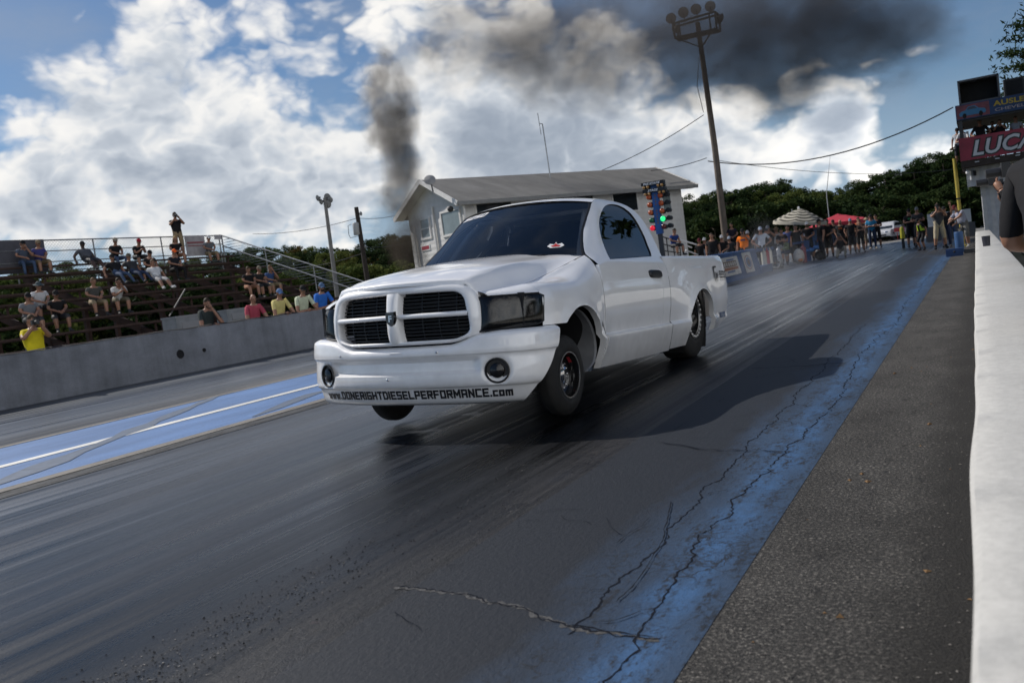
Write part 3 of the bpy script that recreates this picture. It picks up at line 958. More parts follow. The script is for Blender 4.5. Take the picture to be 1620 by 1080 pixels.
# ---- wheels -----------------------------------------------------------------------------------------
def wheel(name, world, R, rim, wid, sg, front):
    p = T.Mi @ Vector(world)
    w = bpy.data.objects.new(name, None); COL.objects.link(w); w.parent = T.root; w.location = p
    fl = Matrix.Scale(sg, 4, (0, 1, 0))
    h = wid / 2
    mb = MB()
    if front:
        prof = [(rim + .004, h - .012), (rim + .012, h - .002), (rim + .05, h + .004), (R - .05, h - .006), (R - .018, h - .022), (R - .003, h - .042), (R, h * .35), (R, 0), (R, -h * .35), (R - .003, -h + .042), (R - .02, -h + .02), (R - .06, -h), (rim, -h + .02)]
    else:
        prof = [(rim + .004, h - .012), (rim + .02, h + .002), (rim + .08, h + .010), (R - .06, h + .004), (R - .015, h - .012), (R - .002, h - .035), (R, h * .5), (R, 0), (R, -h * .5), (R - .002, -h + .035), (R - .06, -h), (rim, -h + .02)]
    mb.lathe(prof, 56, M=fl)
    ty = mb.build('tyre', M_RUBBER, w, 50)
    rm = MB()
    if front:
        rm.lathe([(rim + .006, h - .012), (rim + .004, h - .004), (rim - .004, h - .006), (rim - .010, h - .03), (rim - .018, h - .085), (rim - .032, h - .10), (rim - .04, h - .105), (0, h - .107)], 48, M=fl)
        r_ = rm.build('rim', M_GLOSSBLK, w, 30)
        lp = MB(); lp.lathe([(rim + .008, h - .010), (rim + .007, h - .001), (rim + .001, h - .001), (rim - .001, h - .010)], 48, M=fl); lp.build('rim_lip', M_ALU, r_, 40)
        hb = MB(); rc = .122
        yo = h - .105
        hb.lathe([(rc, yo), (rc, yo + .022), (rc - .008, yo + .026), (rc - .026, yo + .024), (rc - .03, yo + .014), (.052, yo + .012), (.050, yo + .028), (.046, yo + .045), (.030, yo + .05), (.0, yo + .052)], 40, M=fl)
        for k in range(16):
            a = 2 * PI * k / 16; hb.ell((math.cos(a) * (rc - .014), sg * (yo + .026), math.sin(a) * (rc - .014)), (.006, .006, .006), 6, 4)
        for k in range(6):
            a = 2 * PI * k / 6 + .4; hb.tube([(math.cos(a) * .05, sg * (yo + .024), math.sin(a) * .05), (math.cos(a) * (rc - .02), sg * (yo + .020), math.sin(a) * (rc - .02))], .013, 6)
        for k in range(6):
            a = 2 * PI * (k + .5) / 6 + .4; hb.ell((math.cos(a) * .076, sg * (yo + .0135), math.sin(a) * .076), (.016, .002, .016), 10, 6, 1)
        hb.build('hub', [M_CHROME, M_DARK], r_, 30)
        lb = MB()
        cells = [(math.radians(8), math.radians(36))]
        n = 8
        rr = []
        for k in range(n + 1):
            a = math.radians(6 + 40 * k / n); rr.append([(math.cos(a) * q, sg * yy, math.sin(a) * q) for q, yy in ((rim - .014, h - .050), (rim - .0175, h - .072))])
        rr = [[((x if True else x), y, z) for x, y, z in r] for r in rr]
        # label stands on the barrel facing the hub
        bar = []
        for k in range(n + 1):
            a = math.radians(122 + 24 * k / n); bar.append([(math.cos(a) * (rim - .014), sg * (h - .044), math.sin(a) * (rim - .014)), (math.cos(a) * (rim - .020), sg * (h - .066), math.sin(a) * (rim - .020))])
        lb.grid(bar); lb.build('rim_label', mat('rim_label_red', (.34, .02, .03), .4), r_, 40)
    else:
        rm.lathe([(rim + .006, h - .012), (rim - .012, h - .01), (rim - .02, h - .06), (rim - .05, h - .12), (.07, h - .13), (.06, h - .06), (0, h - .055)], 48, M=fl)
        r_ = rm.build('rim', M_GLOSSBLK, w, 30)
        lp = MB(); lp.lathe([(rim + .014, h - .004), (rim + .012, h + .010), (rim - .022, h + .010), (rim - .026, h - .006)], 56, M=fl)
        for k in range(24):
            a = 2 * PI * k / 24; lp.ell((math.cos(a) * (rim - .005), sg * (h + .011), math.sin(a) * (rim - .005)), (.010, .010, .010), 6, 4)
        for k in range(24):
            a = 2 * PI * (k + .5) / 24; lp.ell((math.cos(a) * (rim - .022), sg * (h + .0105), math.sin(a) * (rim - .022)), (.010, .003, .010), 6, 4, 1)
        lp.build('bead_lock_ring', [M_ALU, M_DARK], r_, 40)
    return w


wheel('front_wheel', (-2.835, 5.93, .318), .300, .167, .16, 1, True)
wheel('front_wheel', (-4.40, 5.97, .340), .300, .165, .16, -1, True)
wheel('rear_wheel', (-2.885, 9.12, .435), .440, .222, .31, 1, False)
wheel('rear_wheel', (-4.46, 9.16, .435), .440, .222, .31, -1, False)
# ================================================================== GROUND AND TRACK
def ramp(nt, fac, stops, interp='LINEAR'):
    n = N(nt, 'ShaderNodeValToRGB'); n.color_ramp.interpolation = interp
    e = n.color_ramp.elements
    while len(e) < len(stops): e.new(.5)
    for el, (p, c) in zip(e, stops):
        el.position = p; el.color = (c, c, c, 1) if not isinstance(c, tuple) else (*c, 1)
    nt.links.new(fac, n.inputs[0]); return n.outputs[0]


def noise(nt, co, scale, vs=(1, 1, 1), detail=6, rough=.6, off=(0, 0, 0)):
    mp = N(nt, 'ShaderNodeMapping'); mp.inputs['Scale'].default_value = vs; mp.inputs['Location'].default_value = off
    nt.links.new(co, mp.inputs[0])
    n = N(nt, 'ShaderNodeTexNoise', i_Scale=scale, i_Detail=float(detail), i_Roughness=rough); nt.links.new(mp.outputs[0], n.inputs['Vector'])
    return n.outputs['Fac']


def math2(nt, op, a, b=None, c=None):
    n = N(nt, 'ShaderNodeMath', operation=op)
    for i, q in enumerate((a, b, c)):
        if q is None: continue
        if isinstance(q, (int, float)): n.inputs[i].default_value = q
        else: nt.links.new(q, n.inputs[i])
    return n.outputs[0]


def mixc(nt, fac, a, b, bt='MIX'):
    n = N(nt, 'ShaderNodeMix', data_type='RGBA', blend_type=bt)
    for i, q in ((0, fac), (6, a), (7, b)):
        if isinstance(q, (int, float)): n.inputs[i].default_value = q
        elif isinstance(q, tuple): n.inputs[i].default_value = (*q, 1)
        else: nt.links.new(q, n.inputs[i])
    return n.outputs[2]


def maprange(nt, v, a, b, c=0.0, d=1.0, smooth=False):
    n = N(nt, 'ShaderNodeMapRange'); n.inputs[1].default_value = a; n.inputs[2].default_value = b; n.inputs[3].default_value = c; n.inputs[4].default_value = d
    if smooth: n.interpolation_type = 'SMOOTHSTEP'
    nt.links.new(v, n.inputs[0]); return n.outputs[0]


def bumpn(nt, b, h, strength, dist=.01):
    n = N(nt, 'ShaderNodeBump', i_Strength=strength, i_Distance=dist); nt.links.new(h, n.inputs['Height']); nt.links.new(n.outputs[0], b.inputs['Normal'])


def track_mat():
    m, nt, b = nodes_of('rubbered_asphalt')
    co = N(nt, 'ShaderNodeTexCoord').outputs['Object']
    sp = N(nt, 'ShaderNodeSeparateXYZ'); nt.links.new(co, sp.inputs[0]); X = sp.outputs[0]
    wob = noise(nt, co, 1.0, (.6, .35, 1), 4)
    X2 = math2(nt, 'MULTIPLY_ADD', math2(nt, 'SUBTRACT', wob, .5), .9, X)
    t = maprange(nt, X2, -15.3, -.6)
    P = lambda x: (x + 15.3) / 14.7
    basec = ramp(nt, t, [(P(-15.2), (.062, .064, .068)), (P(-13.6), (.088, .094, .102)), (P(-12.6), (.048, .054, .066)), (P(-11.0), (.082, .088, .098)), (P(-9.8), (.076, .071, .064)),
                         (P(-6.5), (.060, .068, .082)), (P(-5.5), (.044, .053, .068)), (P(-4.6), (.024, .030, .040)), (P(-3.4), (.008, .009, .0115)), (P(-2.5), (.0045, .005, .006)), (P(-2.1), (.0125, .0125, .013)), (P(-1.3), (.015, .017, .021))])  # bluish lift left of the groove puts the lane's sheen into the colour
    st = noise(nt, co, 1.0, (7, .10, 1), 8, .65)
    st2 = noise(nt, co, 1.0, (28, .16, 1), 6, .6, (3, 1, 0))
    st3 = noise(nt, co, 1.0, (1.6, .22, 1), 5, .6, (7, 2, 0))
    f = math2(nt, 'MULTIPLY', maprange(nt, st, .34, .66, .32, 1.8), maprange(nt, st2, .34, .66, .5, 1.5))
    f = math2(nt, 'MULTIPLY', f, maprange(nt, st3, .3, .7, .7, 1.35))
    fine = noise(nt, co, 90.0, (1, 1, 1), 3, .7)
    f = math2(nt, 'MULTIPLY', f, maprange(nt, fine, .32, .68, .62, 1.42))
    fc = N(nt, 'ShaderNodeCombineColor'); [nt.links.new(f, fc.inputs[i]) for i in range(3)]
    col = mixc(nt, 1.0, basec, fc.outputs[0], 'MULTIPLY')
    # brown-warm and blue-worn tints in broad streaks
    warm = maprange(nt, noise(nt, co, 1.0, (1.1, .07, 1), 4, .5, (11, 5, 0)), .52, .72, 0, .55)
    col = mixc(nt, warm, col, (.034, .028, .024))
    cool = maprange(nt, noise(nt, co, 1.0, (.9, .09, 1), 4, .5, (1, 15, 0)), .54, .75, 0, .5)
    col = mixc(nt, cool, col, (.026, .036, .054))
    # bare aggregate and old blue paint on the right of the groove
    right = maprange(nt, X, -2.35, -2.05)
    ag = maprange(nt, noise(nt, co, 22.0, (1, .5, 1), 8, .78), .50, .56)
    col = mixc(nt, math2(nt, 'MULTIPLY', math2(nt, 'MULTIPLY', right, ag), .55), col, (.012, .012, .014))
    old = math2(nt, 'MULTIPLY', maprange(nt, X, -2.3, -1.1), maprange(nt, noise(nt, co, 1.6, (1, .5, 1), 7, .7), .47, .68, 0, .75))
    col = mixc(nt, old, col, (.022, .042, .085))
    mot = math2(nt, 'MULTIPLY', right, maprange(nt, noise(nt, co, 1.5, (1.3, .5, 1), 8, .72, (8, 8, 0)), .42, .62))
    col = mixc(nt, math2(nt, 'MULTIPLY', mot, .7), col, (.030, .028, .027))
    mot2 = math2(nt, 'MULTIPLY', right, maprange(nt, noise(nt, co, 2.4, (1.6, .35, 1), 8, .72, (5, 2, 0)), .52, .66))
    col = mixc(nt, math2(nt, 'MULTIPLY', mot2, .8), col, (.006, .0065, .008))
    pt = maprange(nt, noise(nt, co, 3.0, (1, 1, 1), 5, .6, (4, 4, 0)), .70, .74, 0, .5)
    col = mixc(nt, math2(nt, 'MULTIPLY', pt, right), col, (.10, .05, .05))
    vor = N(nt, 'ShaderNodeTexVoronoi', feature='DISTANCE_TO_EDGE', i_Scale=9.0); mpv = N(nt, 'ShaderNodeMapping'); mpv.inputs['Scale'].default_value = (1.3, .8, 1)
    wv = N(nt, 'ShaderNodeVectorMath', operation='MULTIPLY_ADD'); nzv = N(nt, 'ShaderNodeTexNoise', i_Scale=5.0, i_Detail=4.0); nt.links.new(co, nzv.inputs['Vector']); nt.links.new(nzv.outputs['Color'], wv.inputs[0]); wv.inputs[1].default_value = (.35, .35, 0); nt.links.new(co, wv.inputs[2])
    nt.links.new(wv.outputs[0], mpv.inputs[0]); nt.links.new(mpv.outputs[0], vor.inputs['Vector'])
    craze = math2(nt, 'MULTIPLY', maprange(nt, vor.outputs['Distance'], .045, .015), maprange(nt, noise(nt, co, 1.1, (1, .6, 1), 4, .6, (9, 3, 0)), .46, .56))
    craze = math2(nt, 'MULTIPLY', craze, right)
    col = mixc(nt, math2(nt, 'MULTIPLY', craze, .9), col, (.003, .003, .004))
    nt.links.new(col, b.inputs['Base Color'])
    groove = math2(nt, 'MULTIPLY', maprange(nt, X2, -6.6, -5.3, 0, 1, True), maprange(nt, X2, -1.9, -2.5, 0, 1, True))
    groove2 = math2(nt, 'MULTIPLY', maprange(nt, X2, -14.6, -13.6, 0, 1, True), maprange(nt, X2, -9.7, -10.5, 0, 1, True))
    gl = math2(nt, 'MAXIMUM', groove, groove2)
    r = math2(nt, 'MULTIPLY_ADD', gl, -.16, .50)
    r = math2(nt, 'MULTIPLY_ADD', math2(nt, 'SUBTRACT', st, .5), .9, r)
    r = math2(nt, 'MULTIPLY_ADD', math2(nt, 'SUBTRACT', st2, .5), .2, r)
    nt.links.new(r, b.inputs['Roughness']); b.inputs['Specular IOR Level'].default_value = .30
    coarse = noise(nt, co, 34.0, (1, .7, 1), 6, .75)
    h = math2(nt, 'MULTIPLY_ADD', math2(nt, 'MULTIPLY', coarse, math2(nt, 'MULTIPLY_ADD', right, 1.0, .22)), 1.0, math2(nt, 'MULTIPLY', fine, .18))
    h = math2(nt, 'MULTIPLY_ADD', st2, .15, h)
    bumpn(nt, b, h, .55, .012)
    return m


def shoulder_mat():
    m, nt, b = nodes_of('worn_shoulder_asphalt')
    co = N(nt, 'ShaderNodeTexCoord').outputs['Object']
    sp = N(nt, 'ShaderNodeSeparateXYZ'); nt.links.new(co, sp.inputs[0])
    vor = N(nt, 'ShaderNodeTexVoronoi', i_Scale=120.0); nt.links.new(co, vor.inputs['Vector'])
    g = ramp(nt, maprange(nt, noise(nt, co, 70.0, (1, 1, 1), 4, .75), .28, .72), [(.1, (.010, .010, .010)), (.42, (.036, .0345, .033)), (.62, (.064, .061, .056)), (.9, (.23, .215, .195))])
    big = maprange(nt, noise(nt, co, 2.2, (1, .6, 1), 8, .75), .3, .7, .50, 1.45)
    fc = N(nt, 'ShaderNodeCombineColor'); [nt.links.new(big, fc.inputs[i]) for i in range(3)]
    col = mixc(nt, 1.0, g, fc.outputs[0], 'MULTIPLY')
    pat = maprange(nt, noise(nt, co, 9.0, (1.5, .7, 1), 7, .72, (2, 0, 0)), .57, .66, 0, .8)
    col = mixc(nt, pat, col, (.012, .012, .013))
    edge = math2(nt, 'MULTIPLY', maprange(nt, math2(nt, 'MULTIPLY_ADD', noise(nt, co, 5.0, (1, .5, 1), 6, .7), .22, sp.outputs[0]), -.30, -.03, 0, 1, True), .88)
    col = mixc(nt, edge, col, (.014, .013, .012))
    clay = math2(nt, 'MULTIPLY', maprange(nt, sp.outputs[0], -.22, -.08), maprange(nt, noise(nt, co, .9, (1, .8, 1), 5, .6, (0, 3, 0)), .62, .70))
    col = mixc(nt, math2(nt, 'MULTIPLY', clay, .7), col, (.26, .10, .035))
    nt.links.new(col, b.inputs['Base Color']); b.inputs['Roughness'].default_value = .82; b.inputs['Specular IOR Level'].default_value = .3
    hh = math2(nt, 'MULTIPLY_ADD', vor.outputs['Distance'], .5, noise(nt, co, 60.0, (1, 1, 1), 5, .8))
    bumpn(nt, b, hh, .9, .012)
    return m


def paint_sheet_mat(name, col, worn, cover, scale=1.0, rough=.6, edge=None, spec=.4, glow=None, craze=False):
    """road paint worn back to asphalt"""
    m, nt, b = nodes_of(name)
    co = N(nt, 'ShaderNodeTexCoord').outputs['Object']
    sp = N(nt, 'ShaderNodeSeparateXYZ'); nt.links.new(co, sp.inputs[0])
    n1 = noise(nt, co, 3.2 * scale, (2.2, .5, 1), 9, .72)
    n2 = noise(nt, co, 38.0, (1, .6, 1), 6, .75)
    w = math2(nt, 'MULTIPLY_ADD', n2, .5, math2(nt, 'MULTIPLY', n1, .6))
    k = maprange(nt, w, cover, cover + .09)
    if edge:
        k = math2(nt, 'MAXIMUM', k, maprange(nt, math2(nt, 'MULTIPLY_ADD', math2(nt, 'SUBTRACT', noise(nt, co, 1.4, (1.5, .4, 1), 8, .7, (5, 0, 0)), .5), edge[2], sp.outputs[0]), edge[0], edge[1]))
    var = maprange(nt, noise(nt, co, 1.2, (1.5, .3, 1), 6, .65), .3, .7, .72, 1.25)
    fc = N(nt, 'ShaderNodeCombineColor'); [nt.links.new(var, fc.inputs[i]) for i in range(3)]
    if glow:   # the paint survives brightest along the cracks, where tyres never polish it off
        gx_ = math2(nt, 'ABSOLUTE', math2(nt, 'SUBTRACT', math2(nt, 'MULTIPLY_ADD', math2(nt, 'SUBTRACT', noise(nt, co, 3.0, (1, .5, 1), 7, .7, (2, 9, 0)), .5), .28, sp.outputs[0]), glow[0]))
        gm = math2(nt, 'MULTIPLY', maprange(nt, gx_, glow[1], .02, 0, 1, True), maprange(nt, noise(nt, co, 6.0, (1, .6, 1), 7, .7, (1, 1, 0)), .35, .60))
        col = mixc(nt, gm, col, glow[2])
    c = mixc(nt, 1.0, col, fc.outputs[0], 'MULTIPLY')
    c = mixc(nt, k, c, worn)
    if craze:
        for sc_, wd, th in ((11.0, .045, .49), (26.0, .05, .47)):
            wv = N(nt, 'ShaderNodeVectorMath', operation='MULTIPLY_ADD'); nzv = N(nt, 'ShaderNodeTexNoise', i_Scale=9.0, i_Detail=5.0); nt.links.new(co, nzv.inputs['Vector']); nt.links.new(nzv.outputs['Color'], wv.inputs[0]); wv.inputs[1].default_value = (.18, .18, 0); nt.links.new(co, wv.inputs[2])
            vo = N(nt, 'ShaderNodeTexVoronoi', feature='DISTANCE_TO_EDGE', i_Scale=sc_); nt.links.new(wv.outputs[0], vo.inputs['Vector'])
            ck = math2(nt, 'MULTIPLY', maprange(nt, vo.outputs['Distance'], wd, wd * .3), maprange(nt, noise(nt, co, 2.6, (1, .5, 1), 4, .6, (sc_, 1, 0)), th, th + .12))
            c = mixc(nt, math2(nt, 'MULTIPLY', ck, .85), c, (.006, .008, .012))
    nt.links.new(c, b.inputs['Base Color']); b.inputs['Roughness'].default_value = rough; b.inputs['Specular IOR Level'].default_value = spec
    bumpn(nt, b, n2, .5, .01)
    return m


def sheet(name, x0, x1, y0, y1, z, m, nx=1, ny=1):
    mb = MB(); mb.grid([[(x0 + (x1 - x0) * i / nx, y0 + (y1 - y0) * j / ny, z) for j in range(ny + 1)] for i in range(nx + 1)])
    return tag(mb.build(name, m, None, 0), kind='structure')


def grass_mat():
    m, nt, b = nodes_of('dry_grass_ground')
    co = N(nt, 'ShaderNodeTexCoord').outputs['Object']
    g = ramp(nt, noise(nt, co, .35, (1, 1, 1), 8, .7), [(.3, (.045, .055, .02)), (.5, (.085, .080, .042)), (.7, (.13, .11, .075))])
    nt.links.new(g, b.inputs['Base Color']); b.inputs['Roughness'].default_value = .95
    return m


YE = 64
M_TRACK = track_mat()
sheet('ground', -2500, 2500, -2500, 2500, -.012, grass_mat())
sheet('drag_strip_surface', -15.4, -.80, -30, YE, 0, M_TRACK)
M_SHOULDER = shoulder_mat()
sheet('track_shoulder', -.80, .60, -30, YE, 0, M_SHOULDER)
sheet('staging_apron', -15.4, 14, YE, 130, 0, mat('pale_apron_concrete', (.17, .165, .155), .8, var=.25, vscale=.6))
M_CBLUE = paint_sheet_mat('blue_lane_paint', (.098, .180, .360), (.07, .085, .11), .62, rough=.55)
sheet('centre_band_paint', -9.50, -6.70, -30, 26.5, .004, M_CBLUE)
M_WLINE = paint_sheet_mat('white_line_paint', (.72, .71, .66), (.24, .25, .27), .60, 1.4)
sheet('centre_line_paint', -8.09, -7.93, -30, 26.5, .008, M_WLINE)
M_SEAM = paint_sheet_mat('tan_edge_seam', (.19, .178, .160), (.10, .095, .09), .56, 1.6, .8)
sheet('lane_seam', -9.60, -9.46, -30, 26.5, .008, M_SEAM)
sheet('lane_seam', -6.77, -6.60, -30, 26.5, .008, M_SEAM)
sheet('seam_rubber', -6.60, -6.36, -30, 26.5, .004, paint_sheet_mat('seam_rubber_crust', (.012, .012, .013), (.055, .06, .066), .50, 2.2, .8))
M_EBLUE = paint_sheet_mat('blue_edge_paint', (.026, .052, .098), (.009, .012, .018), .555, 1.6, .64, edge=(-1.06, -1.40, .85), glow=(-.965, .17, (.036, .098, .215)), craze=True)
sheet('edge_band_paint', -1.95, -.79, -30, 30, .0016, M_EBLUE)


def ribbon(name, pts, w, z, m, jit=.0, seed=1, step=.05):
    """hand-drawn strip on the ground: jittered width and path"""
    rnd = random.Random(seed); P = crspline([(p[0], p[1]) for p in pts], max(4, int(sum((Vector(a[:2]) - Vector(b[:2])).length for a, b in zip(pts[:-1], pts[1:])) / step)))
    mb = MB(); rows = []; ox = 0
    for i, p in enumerate(P):
        d = P[min(i + 1, len(P) - 1)] - P[max(i - 1, 0)]; d = d / (np.linalg.norm(d) + 1e-9); n = np.array((-d[1], d[0]))
        ox = ox * .7 + rnd.uniform(-jit, jit); ww = w * rnd.uniform(.35, 1.5)
        if i in (0, len(P) - 1): ww *= .2
        a = p + n * (ox - ww / 2); b_ = p + n * (ox + ww / 2); rows.append([(a[0], a[1], z), (b_[0], b_[1], z)])
    mb.grid(rows)
    return tag(mb.build(name, m, None, 0), kind='structure')


M_CRACK = mat('crack_dark', (.010, .012, .018), .95, spec=.1)  # even dark colour of the crack ribbons
g0 = lambda u, v: tuple(at_z(u, v, 0))[:2]
crk = [(-.970 + random.uniform(-.022, .022), y) for y in np.arange(1.6, 30, .15)]
crk = [(x + .055 * math.sin(y * 1.3) * (1 if y < 12 else .4), y) for x, y in crk]
ribbon('pavement_crack', crk, .0068, .003, M_CRACK, .010, 6, .018)
crk2 = [(-1.16 + random.uniform(-.022, .022) - .01 * y, y) for y in np.arange(2.3, 11, .16)]
ribbon('pavement_crack', crk2, .0065, .003, M_CRACK, .010, 8, .018)
tr = [g0(*p) for p in ((625, 928), (680, 934), (735, 940), (775, 953), (810, 957), (850, 972), (895, 990), (940, 1000), (1000, 1008), (1045, 1013))]
ribbon('crack_edge', tr, .020, .0026, mat('crack_rim_pale', (.055, .055, .056), .9, var=.8, vscale=70), .010, 9, .014); ribbon('pavement_crack', tr, .008, .0032, M_CRACK, .010, 10, .014)
tr = [g0(*p) for p in ((895, 990), (930, 992), (990, 1003), (1035, 1006))]
ribbon('pavement_crack', tr, .006, .0034, M_CRACK, .006, 11, .02)
tr = [g0(*p) for p in ((1040, 700), (1085, 706), (1130, 712), (1190, 714), (1258, 716))]
ribbon('pavement_crack', tr, .009, .008, M_CRACK, .012, 12, .04)
tr = [g0(*p) for p in ((1190, 583), (1260, 580), (1340, 575))]
ribbon('pavement_crack', tr, .014, .008, M_CRACK, .03, 13)
tr = [g0(*p) for p in ((1063, 795), (1050, 850), (1032, 885), (1005, 925), (975, 955))]
ribbon('pavement_crack', tr, .005, .008, M_CRACK, .004, 14, .03)
rng = random.Random(44)
for k in range(44):   # short hairline crazing between groove and edge band
    x, y = rng.uniform(-2.15, -1.1), rng.uniform(2.3, 9.5); a = rng.uniform(-.9, .9) + (1.2 if rng.random() < .6 else 0)
    L = rng.uniform(.08, .3); pts = [(x + math.cos(a) * L * t + rng.uniform(-.02, .02), y + math.sin(a) * L * t * 1.3 + rng.uniform(-.02, .02)) for t in (0, .35, .7, 1)]
    ribbon('pavement_crack', pts, .0035, .008, M_CRACK, .004, 100 + k, .02)
# dark tyre mark crossing the centre band
a_, b_ = Vector(g0(0, 765)), Vector(g0(300, 645)); tr = [tuple(a_.lerp(b_, t) + Vector((.03 * math.sin(t * 3), 0))) for t in (-.25, 0, .3, .6, 1, 1.25)]
ribbon('tyre_mark', tr, .24, .0085, mat('tyre_mark_rubber', (.088, .118, .170), .7, var=.3, vscale=12), .0, 15, .4)
tr = [g0(*p) for p in ((400, 660), (440, 645), (490, 625), (540, 612))]
ribbon('tyre_mark', tr, .20, .0085, bpy.data.materials['tyre_mark_rubber'], .0, 16, .4)
# loose rubber and stones
def crumbs(name, n, xr, yr, size, m, seed, xs=None):
    rnd = random.Random(seed); mb = MB()
    for _ in range(n):
        y = yr[0] + (yr[1] - yr[0]) * rnd.random() ** 1.7
        x = xs(rnd) if xs else rnd.uniform(*xr)
        s_ = size * rnd.uniform(.4, 1.6) ; a = rnd.uniform(0, 6.28)
        p = [(x + s_ * math.cos(a + k * 2.1) * rnd.uniform(.6, 1.3), y + s_ * math.sin(a + k * 2.1) * rnd.uniform(.6, 1.3), .002) for k in range(3)]
        mb.add(p + [(x, y, s_ * rnd.uniform(.4, .9))], [(0, 1, 3), (1, 2, 3), (2, 0, 3)])
    return tag(mb.build(name, m, None, 0), kind='stuff')


crumbs('rubber_crumbs', 3600, None, (1.6, 14), .0040, mat('rubber_crumb', (.006, .006, .007), .85, spec=.15), 3, lambda r: r.gauss(-2.42, .13))
crumbs('rubber_crumbs', 1500, None, (1.6, 14), .0034, mat('rubber_crumb_glint', (.11, .105, .10), .6, var=.5, vscale=90), 13, lambda r: r.gauss(-2.40, .14))  # lighter crumbs: glints on the rubber put into their colour
crumbs('leaf_litter', 26, (-.7, -.1), (1.5, 9), .012, mat('dry_leaf', (.15, .085, .035), .9, var=.4, vscale=20), 23)
crumbs('loose_gravel', 1500, (-.78, -.06), (1.2, 14), .0045, mat('loose_stone', (.14, .13, .12), .9, var=.5, vscale=60), 4)

# ================================================================== WALLS
def concrete(name, col, stain=.35, rough=.85):
    m, nt, b = nodes_of(name)
    co = N(nt, 'ShaderNodeTexCoord').outputs['Object']
    a = maprange(nt, noise(nt, co, 1.3, (1, 1, 1.6), 9, .7), .3, .7, 1 - stain, 1 + stain * .5)
    s2 = maprange(nt, noise(nt, co, 3.0, (1, 1.4, .15), 6, .6), .45, .75, 1.0, 1 - stain * .8)
    f = math2(nt, 'MULTIPLY', math2(nt, 'MULTIPLY', a, s2), maprange(nt, noise(nt, co, 45.0, (1, 1, 1), 4, .7), .3, .7, .9, 1.1))
    fc = N(nt, 'ShaderNodeCombineColor'); [nt.links.new(f, fc.inputs[i]) for i in range(3)]
    nt.links.new(mixc(nt, 1.0, col, fc.outputs[0], 'MULTIPLY'), b.inputs['Base Color']); b.inputs['Roughness'].default_value = rough; b.inputs['Specular IOR Level'].default_value = .3
    bumpn(nt, b, noise(nt, co, 22.0, (1, 1, 1), 7, .75), .35, .012)
    return m


M_CONC = concrete('painted_concrete', (.235, .245, .27), .30)
mb = MB(); ys = np.linspace(3, 60, 100)
mb.grid([[(-15.35 if False else -15.08 + .01 * math.sin(y * 2.1), y, -.01), (-15.10 + .012 * math.sin(y * .7), y, .915 + .006 * math.sin(y * 1.7)), (-15.12, y, .935 + .006 * math.sin(y * 1.7)), (-15.40, y, .935 + .006 * math.sin(y * 1.7)), (-15.42, y, -.01)] for y in ys])
lw = tag(mb.build('barrier_wall', M_CONC, None, 40), 'long grey concrete wall along the far lane below the bleachers', 'wall')
mb = MB(); mb.grid([[(-15.10 + w, y, .937 + .02 * h + .01 * math.sin(y * 5)) for w, h in ((0, 0), (-.03, 1), (-.09, 1), (-.12, 0))] for y in np.linspace(3, 17, 60)])
mb.build('top_strip', M_DARK, lw)
for (u, v, r) in ((285, 560, .085), (323, 553.5, .038)):
    p = at_x(u, v, -15.085); mb = MB()
    Mx = Matrix.Translation(p) @ Matrix.Rotation(-PI / 2, 4, 'Z')
    mb.lathe([(r * 1.12, -.01), (r * 1.1, .012), (r, .016), (r * .93, .004), (0, .002)], 24, M=Mx); mb.build('drain_port', M_DARK, lw)
mb = MB(); mb.box((-15.2, 31, .02), (.6, 56, .04)); 
# near wall the photographer leans over
M_CONCW = concrete('whitewashed_concrete', (.47, .465, .445), .09)
mb = MB(); rows = []
wq = cub([-3, 1.1, 2.2, 3.3, 6, 12, 35], [.0, .002, -.022, .022, -.008, .006, 0])
for y in np.concatenate([np.arange(-3, 8, .12), np.arange(8, 33, .8)]):
    w = wq(y) * .2 + .003 * math.sin(y * 5.1) * (1 if y < 8 else .3); x0 = -.052 - .0026 * y + w
    c = .012 + .004 * math.sin(y * 9)
    rows.append([(x0 - .018, y, -.01), (x0 - .006, y, .40), (x0, y, .527), (x0 + c, y, .54), (x0 + .08, y, .542), (x0 + .40, y, .541), (x0 + .415, y, .53), (x0 + .42, y, -.01)])
mb.grid(rows); nw = tag(mb.build('barrier_wall', M_CONCW, None, 50), 'low white concrete wall in the foreground beside the shoulder, people leaning over it', 'wall')

# ================================================================== BLEACHERS
M_RUST = mat('rusty_steel', (.045, .022, .017), .8, var=.45, vscale=5, bump=.2)
M_BWOOD = mat('weathered_plank', (.055, .032, .027), .85, var=.4, vscale=4)
M_GALV = mat('galvanised_pipe', (.30, .31, .32), .5, metal=.6, var=.25)
bl = empty('bleachers', (-22, 17, 0), 0, 'tall rusty steel bleachers with open plank rows above the far concrete wall', 'bleachers')
BX = lambda n: -26.2 + .76 * n
BZ = lambda n: 3.42 - .315 * n
YB0, YB1 = 6.0, 26.2


def child(mb, name, m, root, smooth=35):
    c = root.matrix_world.translation if False else root.location
    mb.v = [(p[0] - c[0], p[1] - c[1], p[2] - c[2]) for p in mb.v]
    return mb.build(name, m, root, smooth)


